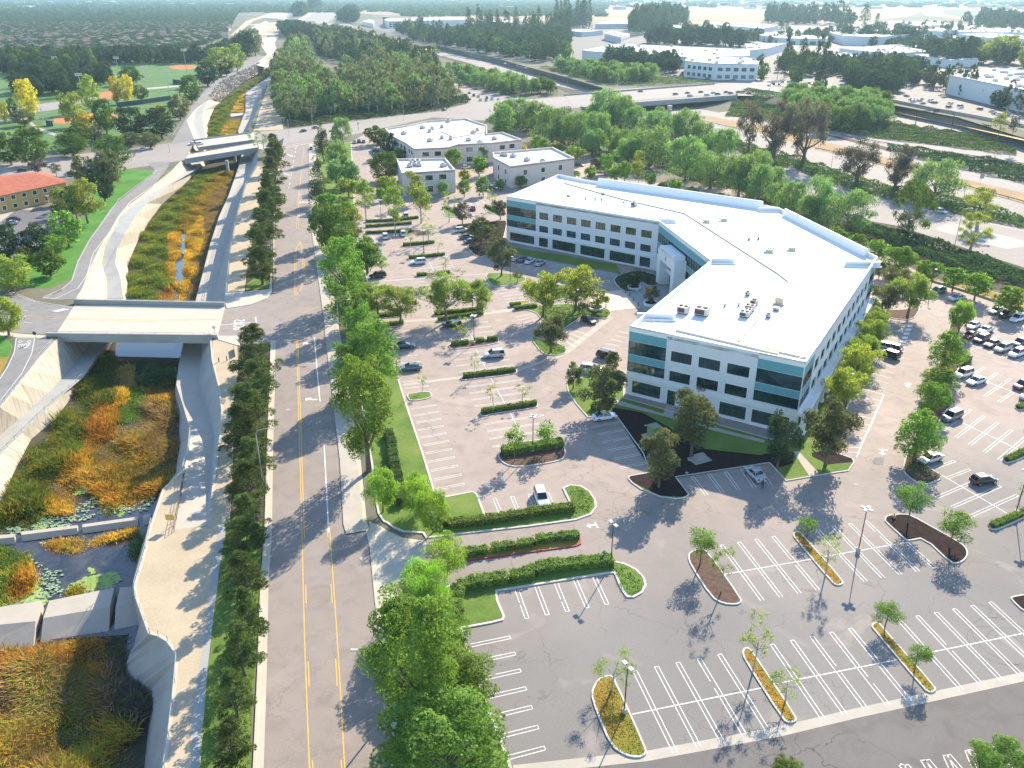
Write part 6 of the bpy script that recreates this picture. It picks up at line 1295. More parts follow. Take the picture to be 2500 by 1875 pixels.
for nm,lst in byname.items():
    VV,FF,MI,keys,off=[],[],[],[],0;rg=np.random.default_rng(5)
    for lf,q in lst:
        me,tm,H=tree_mesh(q[1],lf,'far',int(rg.integers(4)));V=np.empty(len(me.vertices)*3,np.float32);me.vertices.foreach_get('co',V);V=V.reshape(-1,3).copy();a=rg.uniform(0,6.28);c,s_=math.cos(a),math.sin(a)
        V=np.stack([V[:,0]*c-V[:,1]*s_,V[:,0]*s_+V[:,1]*c,V[:,2]*q[8]],1)*q[4]+np.array([q[2],q[3],q[9]]);VV.append(V);FF.append(np.arange(len(V)).reshape(-1,4)+off);off+=len(V)
        if lf not in keys:keys.append(lf)
        MI.append(np.full(len(V)//4,keys.index(lf)))
    o=link('distant_'+nm+'s',np_mesh('distant_trees',np.concatenate(VV),np.concatenate(FF),[L[k]for k in keys],np.concatenate(MI)));tag(o,'remaining far '+nm.replace('_',' ')+' cover seen as one hazy mass','trees',None,'stuff')
def canopy_mass(name,pts,wr,leaf,label,nl=60,size=2.6,fl=.9):
    rg=np.random.default_rng(len(pts));P=np.array(pts);n=len(P);w=rg.uniform(wr[0],wr[1],n)
    idx=np.repeat(np.arange(n),nl);d=unit(rg.normal(size=(n*nl,3))+[0,0,.6]);d[:,2]=np.abs(d[:,2])*fl
    C=np.stack([P[idx,0],P[idx,1],np.zeros(n*nl)],1)+d*(w[idx]*.5)[:,None]*rg.uniform(.8,1.05,(n*nl,1))+np.array([0,0,1.5])
    V,F=leaves(C,unit(d+rg.normal(size=d.shape)*.5),size,rg,.8);o=link(name,np_mesh(name,V,F,[L[leaf]]));return tag(o,label,'trees',None,'stuff')
rest=[p for p in est if p[1]>=lim]
canopy_mass('distant_trees',rest,(8.5,14),'far','far dark tree cover over the estate fading into haze',34,3.0)
hor=[(er.uniform(-.72,.1)*d,d)for d in[er.uniform(3000,8500)for _ in range(2600)]];hor=[p for p in hor if not(-.40<p[0]/p[1]<-.12 and p[1]<3600)]
canopy_mass('distant_trees',hor,(40,80),'far','faint tree cover along the horizon on the left',40,15,.3)
hor=[(er.uniform(-.2,.72)*d,d)for d in[er.uniform(4800,9000)for _ in range(900)]];canopy_mass('distant_trees',hor,(30,60),'far','faint dark tree line beyond the dry field',30,15,.35)
from mathutils.bvhtree import BVHTree
BV=[]
for o in COL.objects:
    if o.name.startswith(('near_embankment','far_embankment','cutting_floor')):BV.append(BVHTree.FromPolygons([v.co for v in o.data.vertices],[p.vertices for p in o.data.polygons]))
def bank_z(x,y):
    z=[h[0].z for h in(b.ray_cast(Vector((x,y,20)),Vector((0,0,-1)))for b in BV)if h[0]is not None];return max(z)if z else 0.0
def shrubs(name,spec,leaf,z,h,size,dens,label,zf=None,seed=1,mound=6.0,cat='shrubs',cap=60000):
    P=[(p.x,p.y)for p in(GP(spec,z)if isinstance(spec[0][0],str)else spec)];rg=np.random.default_rng(seed);xs=[p[0]for p in P];ys=[p[1]for p in P];A=abs(area2(P))/2;n=int(min(cap,A*dens));bb=(max(xs)-min(xs))*(max(ys)-min(ys))
    k=int(n*bb/max(A,1))+10;X=rg.uniform(min(xs),max(xs),k);Y=rg.uniform(min(ys),max(ys),k)
    ins=np.zeros(k,bool);j=len(P)-1
    for i in range(len(P)):
        xi,yi,xj,yj=*P[i],*P[j];c=((yi>Y)!=(yj>Y))&(X<(xj-xi)*(Y-yi)/((yj-yi)or 1e-9)+xi);ins^=c;j=i
    X,Y=X[ins],Y[ins];n=len(X)
    def hf(X,Y):return np.clip(.5+.28*np.sin(X/mound*1.9+1.3*np.sin(Y/mound))+.28*np.cos(Y/mound*2.3+1.7*np.sin(X/mound*.8))+.15*np.sin(X*2.1/mound+Y*3.1/mound),.08,1.2)
    if zf=='bank':zf=lambda X,Y:np.array([bank_z(a,b)for a,b in zip(X,Y)])
    H=hf(X,Y);e=.4;gx=(hf(X+e,Y)-H)/e*h;gy=(hf(X,Y+e)-H)/e*h
    Z=(zf(X,Y)if zf else z)+H*h*rg.uniform(.55,1.0,n)**.6
    Nn=unit(np.stack([-gx,-gy,np.ones(n)],1)+rg.normal(size=(n,3))*.45)
    V,F=leaves(np.stack([X,Y,Z],1),Nn,size,rg,.7);return tag(link(name,np_mesh(name,V,F,[L[leaf]])),label,cat,None,'stuff')
shrubs('shrubbery',[('13',2400,1010,2212,1000,1850,945,1500,850,1150,690,850,585,820,470,900,440,1250,500,1550,600,1900,720,2212,820,2500,900)],'shrub',-3,3.4,.9,5.0,'dark tangled shrubs filling the near freeway bank','bank',3,7)
shrubs('shrubbery',[('13',410,18,520,78,860,210,1190,278,1400,328,1900,436,2212,495,2400,540,2400,460,2212,412,1900,335,1600,262,1400,215,1100,170,800,60),('03',640,1275,500,1232,200,1152,0,1085,-300,1050,-300,1120,0,1180,270,1280,400,1300)],'shrub_g',-6,2.2,.9,4.5,'green creeping shrubs between slip lane and freeway','bank',4,6)
shrubs('shrubbery',[('03',1160,1135,1300,1142,1900,1232,2212,1285,2500,1330,2500,1480,2212,1418,1700,1300,1350,1215,1150,1162)],'shrub',-6,2.6,.9,4.5,'dark wavy shrubs between the ramp and the carriageway','bank',5,6)
shrubs('shrubbery',[('03',1000,940,1170,935,1500,1002,1900,1045,2040,1105,2150,1160,2150,1200,1500,1118,1050,1068,660,995,640,960)],'shrub_g',-6,2.4,.9,4.5,'green shrubs between the two ramps','bank',6,6)
shrubs('shrubbery',[('02',1800,870,1900,740,2000,725),('03',330,760,640,960,300,900,0,875)],'shrub_g',-3.5,2.0,1.0,3.0,'shrubs on the bank at the right end of the overpass','bank',7,8)
shrubs('shrubbery',[('02',310,535,560,540,1300,600,1720,655,1400,668,900,690,560,600)],'shrub_g',-1.5,2.5,1.0,1.0,'green verge shrubs left of the overpass','bank',8,9)
shrubs('shrubbery',[('01',300,900,760,850,1700,740,1740,790,1500,855,900,925,330,985)],'shrub',0,2.6,1.0,2.5,'dark undergrowth at the foot of the eucalyptus wood',None,9,6)
shrubs('shrubbery',[('01',560,430,1000,545,1480,640,1400,480,1000,340,600,260,500,320)],'shrub',0,3.5,1.4,.6,'undergrowth beneath the tree belt by the freeway',None,10,9)
shrubs('shrubbery',[('02',-50,960,60,850,450,870,720,830,1060,900,1500,1100,1900,1230),('13',250,120,620,290,900,430,850,590,560,470,200,330),('02',1896,1500,1200,1350,700,1180,300,1050)],'shrub',-1,1.6,.9,1.8,'shadowy ground cover beneath the pepper trees','bank',12,8)
shrubs('ground_ivy',[('11',1625,500,1650,472,1980,445,1995,530,1960,635,1830,712,1775,705,1712,640,1750,600,1640,520)],'olive',.1,.8,.35,9,'low grey-green mounded shrubs in the dark bed by the office corner',None,13,1.6)
shrubs('ground_ivy',[('12',215,935,320,1055,430,1070,420,1000,330,945,260,920)],'hedge',.1,.9,.3,12,'tufty shrubs bordering the entrance lawn',None,14,1.5)
shrubs('ground_ivy',[('12',560,1250,540,1285,410,1215,360,1140,450,1110,650,1095,850,1115,920,1150,890,1195,800,1185,700,1175,620,1225)],'shrub_g',.1,.9,.3,11,'dense low shrubs in the large bed before the plaza',None,15,1.6)
shrubs('ground_ivy',[('12',305,1350,330,1340,560,1405,580,1440,555,1468,470,1478,390,1462)],'iceplant',.1,.5,.25,14,'bright yellow-green ground cover in the pointed bed',None,16,1.4)
shrubs('ground_ivy',[('12',945,905,980,865,1110,825,1250,855,1330,892,1325,925,1210,940,1150,905,1130,960,1100,985,1015,975)],'shrub',.1,.8,.3,11,'dark clipped planting beside the entrance portal',None,17,1.5)
shrubs('ground_ivy',[('23',1300,1000,1285,1085,1300,1135,1430,1215,1590,1150,1480,1090,1420,1030,1330,960)],'shrub_g',.1,.8,.3,9,'scrubby plants at the tip of the planting strip',None,18,1.5)
shrubs('ground_ivy',[('23',1345,900,1430,640,1570,560,1690,320,1550,330,1440,620,1350,880),('13',1650,1480,1700,1300,1800,1210,1660,1180)][:1],'shrub_g',.1,.8,.3,8,'leafy planting below the strip trees',None,19,1.5)
shrubs('ground_ivy',[('30',1420,1030,1530,1030,1500,1300,1450,1500,1490,1659,1500,1900,1340,1900,1360,1400)],'hedge',.05,.7,.22,12,'square patches of dry yellow-green ground cover under the pines',None,20,1.4)
shrubs('ground_ivy',[('30',1580,560,1740,560,1700,1300,1690,1659,1670,1900,1500,1900,1500,1300,1560,800)],'iceplant',.05,.35,.2,14,'bright green ground cover along the roadside kerb',None,21,1.1)
shrubs('ground_ivy',[('20',1850,330,2050,330,2040,1560,1780,1560,1810,1000)],'shrub_g',.05,.7,.3,6,'shaded ground cover beneath the roadside pines',None,22,1.4)
shrubs('ground_ivy',[('22',610,1235,700,1240,760,1290,785,1345,770,1400,720,1430,640,1440,640,1380,600,1260)],'iceplant',.1,.8,.25,14,'bushy green planting in the rounded end of the upper island',None,23,1.3)
shrubs('ground_ivy',[('32',800,285,890,295,970,335,1020,385,1030,430,1005,470,960,495,915,495,880,450,835,340)],'iceplant',.1,.7,.25,14,'bushy green planting in the rounded end of the lower island',None,24,1.3)
for i,k in enumerate(([('32',700,1085,740,1055,800,1045,820,1060,1040,1540,1035,1562,990,1585,905,1570,810,1505,712,1270,685,1160)],[('33',42,880,52,860,75,860,110,900,390,1320,388,1340,350,1350,312,1332,55,930)],[('33',912,705,925,692,950,690,980,722,1330,1120,1325,1138,1300,1146,1265,1122,930,730)],[('33',385,88,395,76,420,78,452,110,705,400,700,415,672,420,645,405,395,110)])):
    shrubs('ground_cover',k,('reedy','reedo','reedy','reedo')[i],.1,.22,.16,34,f'{("olive and rust", "orange", "golden", "rusty")[i]} ground cover inside the {("wide rounded", "long middle", "long far", "upper slim")[i]} tree island',None,30+i,1.0)
def hedge(pts,w,h,label,leaf='hedge',group=None,gaps=()):
    P=resample(GP(pts),.5);c=P[0];rg=np.random.default_rng(int(abs(c.x*10))+3);core=MB()
    Ls=[0.0]
    for a,b in zip(P,P[1:]):Ls.append(Ls[-1]+(b-a).length)
    n=int(Ls[-1]*(2*h+w)*55);t=rg.uniform(0,Ls[-1],n);ok=np.ones(n,bool)
    for a,b in gaps:ok&=~((t>a*Ls[-1])&(t<b*Ls[-1]))
    t=t[ok];n=len(t);idx=np.clip(np.searchsorted(Ls,t)-1,0,len(P)-2);A=np.array([(p.x,p.y)for p in P]);D=A[idx+1]-A[idx];f=(t-np.array(Ls)[idx])/np.maximum(np.linalg.norm(D,axis=1),1e-6);C=A[idx]+D*f[:,None];T=D/np.maximum(np.linalg.norm(D,axis=1,keepdims=True),1e-6);S_=np.stack([-T[:,1],T[:,0]],1)
    s=rg.random(n)*(2*h+w);off=np.where(s<h,-w/2,np.where(s<h+w,s-h-w/2,w/2));z=np.where(s<h,s,np.where(s<h+w,h,2*h+w-s));nr_=np.where(((s<h)|(s>h+w))[:,None],np.sign(off)[:,None],0)*S_
    bul=.08*np.sin(t*1.7)+.06*np.sin(t*4.3);q=C+S_*(off*(1+bul/w))[:,None]+rg.normal(0,.05,(n,2));z=z*(1+bul*.8)+rg.normal(0,.04,n)+.08
    Nn=unit(np.concatenate([nr_,((s>=h)&(s<=h+w)).astype(float)[:,None]+.2],1)+rg.normal(0,.4,(n,3)))
    V,F=leaves(np.concatenate([q,z[:,None]],1)-np.array([c.x,c.y,0]),Nn,.26,rg,.7);o=link('hedge',np_mesh('hedge',V,F,[L[leaf],M['under']]));o.location=(c.x,c.y,0)
    for i in range(len(P)-1):
        u=Ls[i]/Ls[-1]
        if any(a<=u<=b for a,b in gaps):continue
        core.bar(P[i]-c,P[i+1]-c,w*.82,h*.86,0,.08)
    core.build('hedge_core',M['under'],o);return tag(o,label,'hedge',group)  # solid dark core added inside the leaves for occlusion
hedge([('21',1095,830,1125,900,1150,1080,1190,1260,1200,1380)],1.5,1.3,'thick dark hedge along the lawn beside the roadside trees','shrub_g')
hedge([('21',1510,1480,1560,1540,1900,1500,2212,1450),('22',300,1448,640,1405)],1.4,1.1,'long bright hedge between the small car bay and the driveway')
hedge([('31',1430,650,1415,560,1440,460,1560,425,1700,405,1936,365),('32',300,330,640,295,820,280)],1.7,1.2,'dark curling hedge along the lower side of the driveway','hedge',None,((.44,.455),))
hedge([('31',1470,230,1700,190,1936,155),('32',300,135,590,105)],1.2,1.0,'segmented clipped hedge on the red-kerbed driveway island','hedge',None,((.2,.23),(.42,.45),(.6,.62),(.78,.8)))
hedge([('22',80,975,300,945,545,905)],1.8,1.2,'thick hedge on the lamp island with two young trees')
hedge([('21',1820,660,2212,598),('22',345,592)],.9,.8,'long narrow hedge with two yellow saplings')
hedge([('21',1680,385,2080,335)],.9,.8,'narrow hedge below the silver four-wheel drive')
hedge([('21',1585,135,1720,122)],.9,.8,'short hedge block left of the lamp post','hedge','segmented hedge');hedge([('21',1765,112,1840,105)],.9,.8,'middle hedge block right of the lamp post','hedge','segmented hedge');hedge([('21',1865,100,1942,92)],.9,.8,'last hedge block at the lane edge','hedge','segmented hedge')
for a,lab in(([('11',1215,632,1455,612)],'narrow hedge below the thin pale tree'),([('11',1260,732,1535,707)],'narrow hedge above the white wagon'),([('11',1320,866,1395,860)],'short hedge piece left of the double lamp'),([('11',1480,856,1575,845)],'short hedge piece right of the double lamp'),
               ([('11',1025,1182,1200,1166)],'hedge under the feathery tree by the lane'),([('11',1060,1252,1218,1236)],'lower of the two lane hedges left'),([('11',1455,1165,1830,1130)],'upper hedge below the largest feathery tree'),([('11',1485,1210,1830,1162)],'lower hedge with the lamp below the feathery trees'),
               ([('11',925,452,1180,440,1330,420)],'hedge behind the front yellow-tipped trees'),([('11',925,492,1280,465)],'dark straight hedge crossing behind the slender trunks'),([('11',925,540,1150,530,1280,520)],'hedge at the heads of the two parked cars'),([('11',1520,350,1560,345),('11',1660,400)],'low round shrub ring under the oval bed tree'),
               ([('11',1850,330,1960,385)],'bright hedge of the right oval bed'),([('12',180,1125,350,1105)],'small hedge along the walkway to the plaza'),([('11',2040,1100,2120,1090)],'small hedge stub at the shaded stalls')):
    hedge(a,.9,.8,lab,'hedge','narrow hedges of the upper parking')
hedge([('23',1720,295,1780,250)],1.6,1.0,'small hedge block behind the leafy strip tree','hedge')
hedge([('22',780,640,920,600)],1.6,1.1,'hedge in front of the broad olive tree','hedge')
for k,(a,lab)in enumerate(((('23',2070,1030,2300,925),'strip hedge by the lower aisle'),(('23',1960,1540,2300,1395),'yellowish strip hedge at the lamp by the photo edge'),(('23',2160,625,2300,590),'strip hedge highest at the photo edge'))):hedge([a],1.0,.6,lab,'hedge','strip hedges at the photo edge')
def reeds(spec,leaf,z,h,dens,seed,label,lean=.35,wid=.034):
    P=[(p.x,p.y)for p in GP(spec,z+h*.6)];rg=np.random.default_rng(seed);xs=[p[0]for p in P];ys=[p[1]for p in P];A=abs(area2(P))/2;bb=(max(xs)-min(xs))*(max(ys)-min(ys));k=int(min(110000,A*dens*1.7)*bb/max(A,1))
    X=rg.uniform(min(xs),max(xs),k);Y=rg.uniform(min(ys),max(ys),k);ins=np.zeros(k,bool);j=len(P)-1
    for i in range(len(P)):
        xi,yi,xj,yj=*P[i],*P[j];ins^=((yi>Y)!=(yj>Y))&(X<(xj-xi)*(Y-yi)/((yj-yi)or 1e-9)+xi);j=i
    X,Y=X[ins],Y[ins];n=len(X);X+=rg.normal(0,.38,n);Y+=rg.normal(0,.38,n)
    hh=h*(.55+.25*np.sin(X*.5+1.2*np.sin(Y*.4))+.25*np.cos(Y*.45+X*.2))*rg.uniform(.7,1.2,n);hh=np.clip(hh*.85,.25,None)
    a=rg.uniform(0,6.28,n);wa=.8*np.sin(X*.35+Y*.2);ln=rg.uniform(.1,lean*2,n)
    D=np.stack([np.cos(a)*ln+.15*wa,np.sin(a)*ln,np.ones(n)],1)*hh[:,None];B0=np.stack([X,Y,np.full(n,z)],1);S_=np.stack([-np.sin(a),np.cos(a),np.zeros(n)],1)*(wid*(1+hh))[:,None]
    mid=B0+D*.55;tip=B0+D*np.array([1.25,1.25,.92]);V=np.stack([B0,mid+S_,tip,mid-S_],1).reshape(-1,3)
    alt={'reedo':'reedy','reedy':'reedo','reedg':'reedy','reedt':'reedy'}.get(leaf,'reedg');mi=(rg.random(n)<np.clip(.18+.3*np.sin(X*.9+2*np.sin(Y*.7))+.12*np.sin(Y*1.9),.03,.8)).astype(np.int32)
    return tag(link('reeds',np_mesh('reeds',V,np.arange(4*n).reshape(n,4),[L[leaf],L[alt]],mi)),label,'reeds',None,'stuff')
reeds([('20',655,390,870,260,900,360,870,560,740,560,650,700,640,880,500,1000,380,1200,330,1400,200,1500,-300,1640,-250,1500,0,1370,100,1080,420,700)],'reedg',-8,2.6,22,51,'tall dark green reeds along the left bank below the bridge')
reeds([('20',880,300,1010,280,1040,420,900,470,870,400)],'reedt',-8,2.4,20,52,'brown reed clump at the edge of the bridge shadow')
reeds([('20',870,420,980,400,980,560,880,580),('20',1090,440,1200,420,1310,380,1330,500,1200,540,1110,480)][:1],'reedo',-8,2.4,24,53,'orange reeds near the bridge shadow')
reeds([('20',1090,440,1200,420,1310,380,1345,500,1300,560,1200,540,1110,480)],'reedo',-8,2.4,24,54,'brightest orange reeds against the ramp wall')
reeds([('20',980,440,1090,440,1110,560,1080,680,960,720,900,700,920,600)],'iceplant',-8,1.6,24,55,'lime yellow plants in the middle of the reeds',.6,.09)
reeds([('20',730,560,890,570,920,650,860,800,760,900,640,980,640,720)],'reedo',-8,2.2,24,56,'long orange band left of the sandy patch',.5)
reeds([('20',1100,560,1340,520,1350,800,1380,920,1330,1100,1200,1000,1100,900,1140,760,1050,700)],'reedt',-8,1.8,22,57,'brown dry grasses beside the ramp wall',.7)
reeds([('20',700,900,900,860,1100,830,1200,980,1350,1100,1250,1230,1000,1180,700,1170,600,1100,640,960)],'reedy',-8,1.8,24,58,'olive gold grasses in the middle of the pool',.7)
reeds([('20',830,760,960,740,1120,740,1130,820,1000,860,840,880)],'reedt',-8,1.0,20,59,'sandy brown patch of low plants',.8)
reeds([('20',520,990,640,950,720,1050,560,1260,560,1400,350,1410,330,1290,450,1120)],'reedo',-8,2.2,26,60,'orange reeds on the left above the lily pads',.5)
reeds([('20',640,1180,900,1190,1180,1170,1230,1240,1080,1310,960,1380,780,1330,700,1230)],'reedo',-8,2.0,26,61,'orange brown reeds just above the lily pads',.6)
reeds([('20',780,1330,930,1340,940,1410,800,1420)],'reedg',-8,1.6,24,62,'green tuft among the lily pads')
reeds([('20',1060,400,1150,290,1370,290,1370,420,1200,420)],'shrub',-8,2.4,12,63,'dark bushes in the shade of the bridge',.8,.12)
reeds([('20',600,250,880,200,900,330,720,400)],'reedg',-8,2.2,18,64,'dark reeds reaching under the bridge')
reeds([('30',-300,180,0,130,200,160,190,230,70,380,30,500,0,560,-300,620)],'reedg',-7.9,2.0,24,65,'dark green reeds between the weirs at the photo edge')
reeds([('30',110,220,170,230,240,380,190,460,60,520,40,460,80,340)],'reedo',-7.9,1.8,28,66,'orange reed tongue between the weirs')
reeds([('30',270,130,400,95,550,90,575,150,540,190,380,180)],'reedo',-7.9,1.2,32,67,'orange tuft on algae below the middle sill');reeds([('30',590,110,700,70,945,30,940,50,700,130,600,140)],'reedo',-7.9,1.3,32,68,'orange tuft below the longest sill')
reeds([('30',440,460,530,400,560,430,560,500,780,440,770,490,450,535)],'reedy',-7.9,1.2,28,69,'olive tuft above the sunlit weir block')
reeds([('30',860,200,900,90,970,60,960,200,920,260)],'shrub_g',-7.9,1.2,18,70,'blue-green plants at the foot of the plaza wall')
reeds([('30',-300,860,250,820,700,745,730,900,700,1040,400,1000,200,960,-300,1000)],'reedo',-8,1.8,24,71,'orange dead reeds below the weir blocks',.8)
reeds([('30',700,755,860,760,870,900,840,980,880,1080,1000,1160,1010,1240,960,1330,860,1300,730,1240)],'purple',-8,1.6,24,72,'dark brown shaded reeds in the basin corner',.8)
reeds([('30',-300,950,200,930,500,960,740,1030,740,1240,500,1300,0,1300,-300,1300)],'reedt',-8,1.9,26,73,'matted brown grasses in the lower basin',.9)
reeds([('30',150,930,500,960,620,1150,500,1300,200,1300,130,1100)],'reedg',-8,1.9,18,74,'dark green patch in the middle of the lower basin',.9)
reeds([('30',-300,1250,0,1250,500,1250,780,1280,900,1400,800,1500,780,2000,-300,2000)],'reedy',-8,1.9,22,75,'olive gold grasses at the bottom corner of the channel',.9)
reeds([('30',0,1400,200,1330,420,1500,300,1750,0,1700)],'reedt',-8,2.0,18,76,'rusty streaks in the bottom corner grasses',.9);reeds([('30',430,1150,560,1180,560,1500,480,1700,400,1500)],'iceplant',-8,1.9,10,77,'yellow green stripe in the lower basin',.8)
reeds([('30',780,1300,880,1300,915,1450,880,1700,800,1700)],'reedt',-8,.5,14,78,'sparse tan growth on the sandy basin edge',.9)
reeds([('10',985,1050,982,870,1040,680,1100,530,1160,440,1260,310,1460,140,1560,30,1700,20,1560,180,1420,400,1360,500,1270,520,1300,700,1260,760,1330,900,1230,960,1220,1050)],'reedg',-8,2.4,18,81,'long band of green reeds along the left of the straight channel')
reeds([('10',1230,960,1300,930,1340,960,1320,1050,1220,1055)],'reedo',-8,2.2,26,82,'orange clump left of the water near the bridge');reeds([('10',1270,510,1390,510,1380,690,1330,740,1370,950,1300,850,1260,760,1300,680)],'reedo',-8,2.0,24,83,'orange reeds left of the water ribbon')
reeds([('10',1430,520,1560,380,1560,560,1500,800,1440,920,1410,1050,1360,1055,1400,960,1420,760,1440,640)],'reedo',-8,2.0,24,84,'orange reeds right of the water ribbon')
reeds([('10',1380,400,1410,240,1540,250,1560,180,1640,60,1800,40,1760,140,1640,200,1520,300,1430,480,1380,500)],'reedy',-8,2.2,22,85,'golden reeds at the top of the straight channel')
reeds([('10',1560,380,1600,250,1760,160,1760,240,1690,400,1620,620,1560,830,1505,1055,1420,1055,1500,820,1560,600)],'reedt',-8,1.0,18,86,'low brown growth along the right side of the straight channel',.8)
reeds([('10',1420,300,1640,200,1560,380,1430,520)],'reedy',-8,1.6,20,87,'yellow olive grasses above the water ribbon',.8)
reeds([('00',1600,1060,1610,950,1680,800,1770,720,1990,590,2085,510,2060,580,1900,680,1800,780,1780,860,1740,930,1700,1010,1740,1040)],'reedg',-7,2.4,12,91,'green reeds beyond the arterial bridge')
reeds([('00',1780,860,1850,740,1990,670,2000,860)],'reedo',-7,2.0,14,92,'orange reeds above the small riffle');reeds([('00',1740,1030,1750,930,1960,895,1960,1000,1850,1030)],'reedy',-7,1.8,14,93,'golden reeds just beyond the arterial bridge');reeds([('00',1690,1040,1720,960,1760,960,1750,1035)],'reedo',-7,2.0,14,94,'rust reeds beside the far bank ramp')
rk=MB();rr=random.Random(4);RP=[(p.x,p.y)for p in GP([('00',1600,770,1700,640,1850,560,1990,490,2005,520,1900,620,1790,710,1690,790)],-3)];RB_=BVHTree.FromPolygons([v.co for v in bpy.data.objects['riprap_bank'].data.vertices],[tuple(p.vertices)for p in bpy.data.objects['riprap_bank'].data.polygons]);xs=[p[0]for p in RP];ys=[p[1]for p in RP]
for _ in range(30000):
    x,y=rr.uniform(min(xs),max(xs)),rr.uniform(min(ys),max(ys))
    if not inside((x,y),RP):continue
    s=rr.uniform(1.6,4.2);hit=RB_.ray_cast(Vector((x,y,9)),Vector((0,0,-1)))[0]
    if hit is None:continue
    c=hit+ZV*rr.uniform(-.3,.2);vs=[c+Vector((rr.uniform(-1,1),rr.uniform(-1,1),rr.uniform(0,.9)))*s*.5 for _ in range(5)]
    rk.add(vs,[(0,1,2),(0,2,3),(1,2,4),(2,3,4),(0,1,3),(1,3,4)])
tag(rk.build('riprap',M['conc']),'pale broken rocks armouring the bank beyond the arterial','rocks',None,'stuff')
def car_profile(kind):
    """(x along, z) outlines of lower body and of the greenhouse; lengths in metres, nose at +x"""
    if kind=='suv':return 4.75,1.92,1.72,[(-2.35,.95),(-2.3,1.05),(1.05,1.02),(2.2,.92),(2.36,.7)],[(-2.25,1.0),(-2.05,1.62),(-1.8,1.70),(.35,1.70),(1.15,1.02)]
    if kind=='hatch':return 4.3,1.8,1.5,[(-2.12,.85),(-2.05,.95),(1.0,.92),(1.95,.78),(2.14,.6)],[(-2.0,.95),(-1.6,1.42),(-1.2,1.48),(.2,1.46),(1.15,.92)]
    return 4.7,1.83,1.45,[(-2.34,.75),(-2.28,.98),(-1.6,1.0),(1.05,.93),(2.15,.76),(2.35,.58)],[(-1.75,.98),(-1.05,1.38),(-.5,1.44),(.2,1.42),(1.15,.93)]
def car_meshes(kind):
    Lc,Wd,Ht,up,gh=car_profile(kind);h=Wd/2;body=MB();zb=.32
    secs=[(-Lc/2+.0,.86),(-Lc/2+.25,.97),(-1.2,1.0),(1.2,1.0),(Lc/2-.45,.95),(Lc/2,.78)]
    def top(x):
        for(x0,z0),(x1,z1)in zip(up,up[1:]):
            if x0<=x<=x1:return z0+(z1-z0)*(x-x0)/(x1-x0)
        return up[0][1]if x<up[0][0]else up[-1][1]
    rings=[]
    for x,k in secs:
        t=top(x);w=h*k;rings.append([(x,-w*.93,zb),(x,-w,zb+.22),(x,-w*.98,t-.16),(x,-w*.86,t),(x,w*.86,t),(x,w*.98,t-.16),(x,w,zb+.22),(x,w*.93,zb)])
    vs=[p for r in rings for p in r];n=8;fs=[]
    for i in range(len(rings)-1):
        for j in range(n):a=i*n+j;b=i*n+(j+1)%n;fs.append((a,b,b+n,a+n))
    fs+=[tuple(range(n))[::-1],tuple((len(rings)-1)*n+j for j in range(n))];body.add(vs,[f[::-1]for f in fs])
    (xr0,zr0),(xr1,zr1),(xr2,zr2),(xf2,zf2),(xf0,zf0)=gh;wt,wb=h*.72,h*.88
    body.add([(xr2-.15,-wt,zr2),(xf2+.05,-wt,zf2),(xf2+.05,wt,zf2),(xr2-.15,wt,zr2),(xr2-.1,-wt*.9,zr2+.045),(xf2,-wt*.9,zf2+.045),(xf2,wt*.9,zf2+.045),(xr2-.1,wt*.9,zr2+.045)],[(4,5,6,7),(0,1,5,4),(1,2,6,5),(2,3,7,6),(3,0,4,7)])
    for s in(-1,1):
        for(xa,za,ya,xb,zb_,yb)in((xr0+.05,zr0,wb,xr1,zr1,wt*1.02),(xf0,zf0,wb,xf2,zf2,wt*1.02),((xr1+xf2)/2-.1,.95,wb,(xr1+xf2)/2-.15,zf2,wt*1.03)):body.tube([(xa,s*ya,za),(xb,s*yb,zb_)],.045,4)
    gl=MB();g=[(xr0,zr0),(xr1,zr1-.02),(xr2,zr2-.02),(xf2,zf2-.02),(xf0,zf0)]
    A_=[];
    for s in(-1,1):
        for i,(x,z)in enumerate(g):A_.append((x,s*(wb if i in(0,4)else wt),z))
    gl.add(A_,[(4,3,2,1,0),(5,6,7,8,9)]+[(i,i+1,i+6,i+5)for i in range(4)])
    wm=MB();wm.tube([(0,-.11,0),(0,.11,0)],.33,14);rim=MB().tube([(0,-.125,0),(0,.125,0)],.21,10)
    hl=MB().box(Lc/2-.34,Lc/2-.04,-.18,.18,.56,.70);tl=MB().box(-Lc/2-.015,-Lc/2+.12,-.2,.2,.72,.9)
    for m_ in(body,):pass
    bm=body.mesh('body',M['carpaint']);bm.shade_smooth()
    try:bm.set_sharp_from_angle(angle=RAD(32))
    except Exception:pass
    return dict(body=bm,windows=gl.mesh('windows',M['carglass']),wheel=wm.mesh('wheel',M['tyre']),rim=rim.mesh('rim',M['rim']),headlight=hl.mesh('headlight',M['lamp_clear']),taillight=tl.mesh('taillight',M['lamp_red']),L=Lc,W=Wd)
CM={k:car_meshes(k)for k in('sedan','suv','hatch')}
PAINTS={'white':(.80,.80,.80),'silver':(.50,.52,.54),'grey':(.16,.17,.18),'black':(.018,.019,.022),'navy':(.022,.03,.07),'red':(.32,.03,.05),'blue':(.05,.12,.28),'teal':(.10,.17,.18),'maroon':(.13,.02,.05),'tan':(.42,.38,.32)}
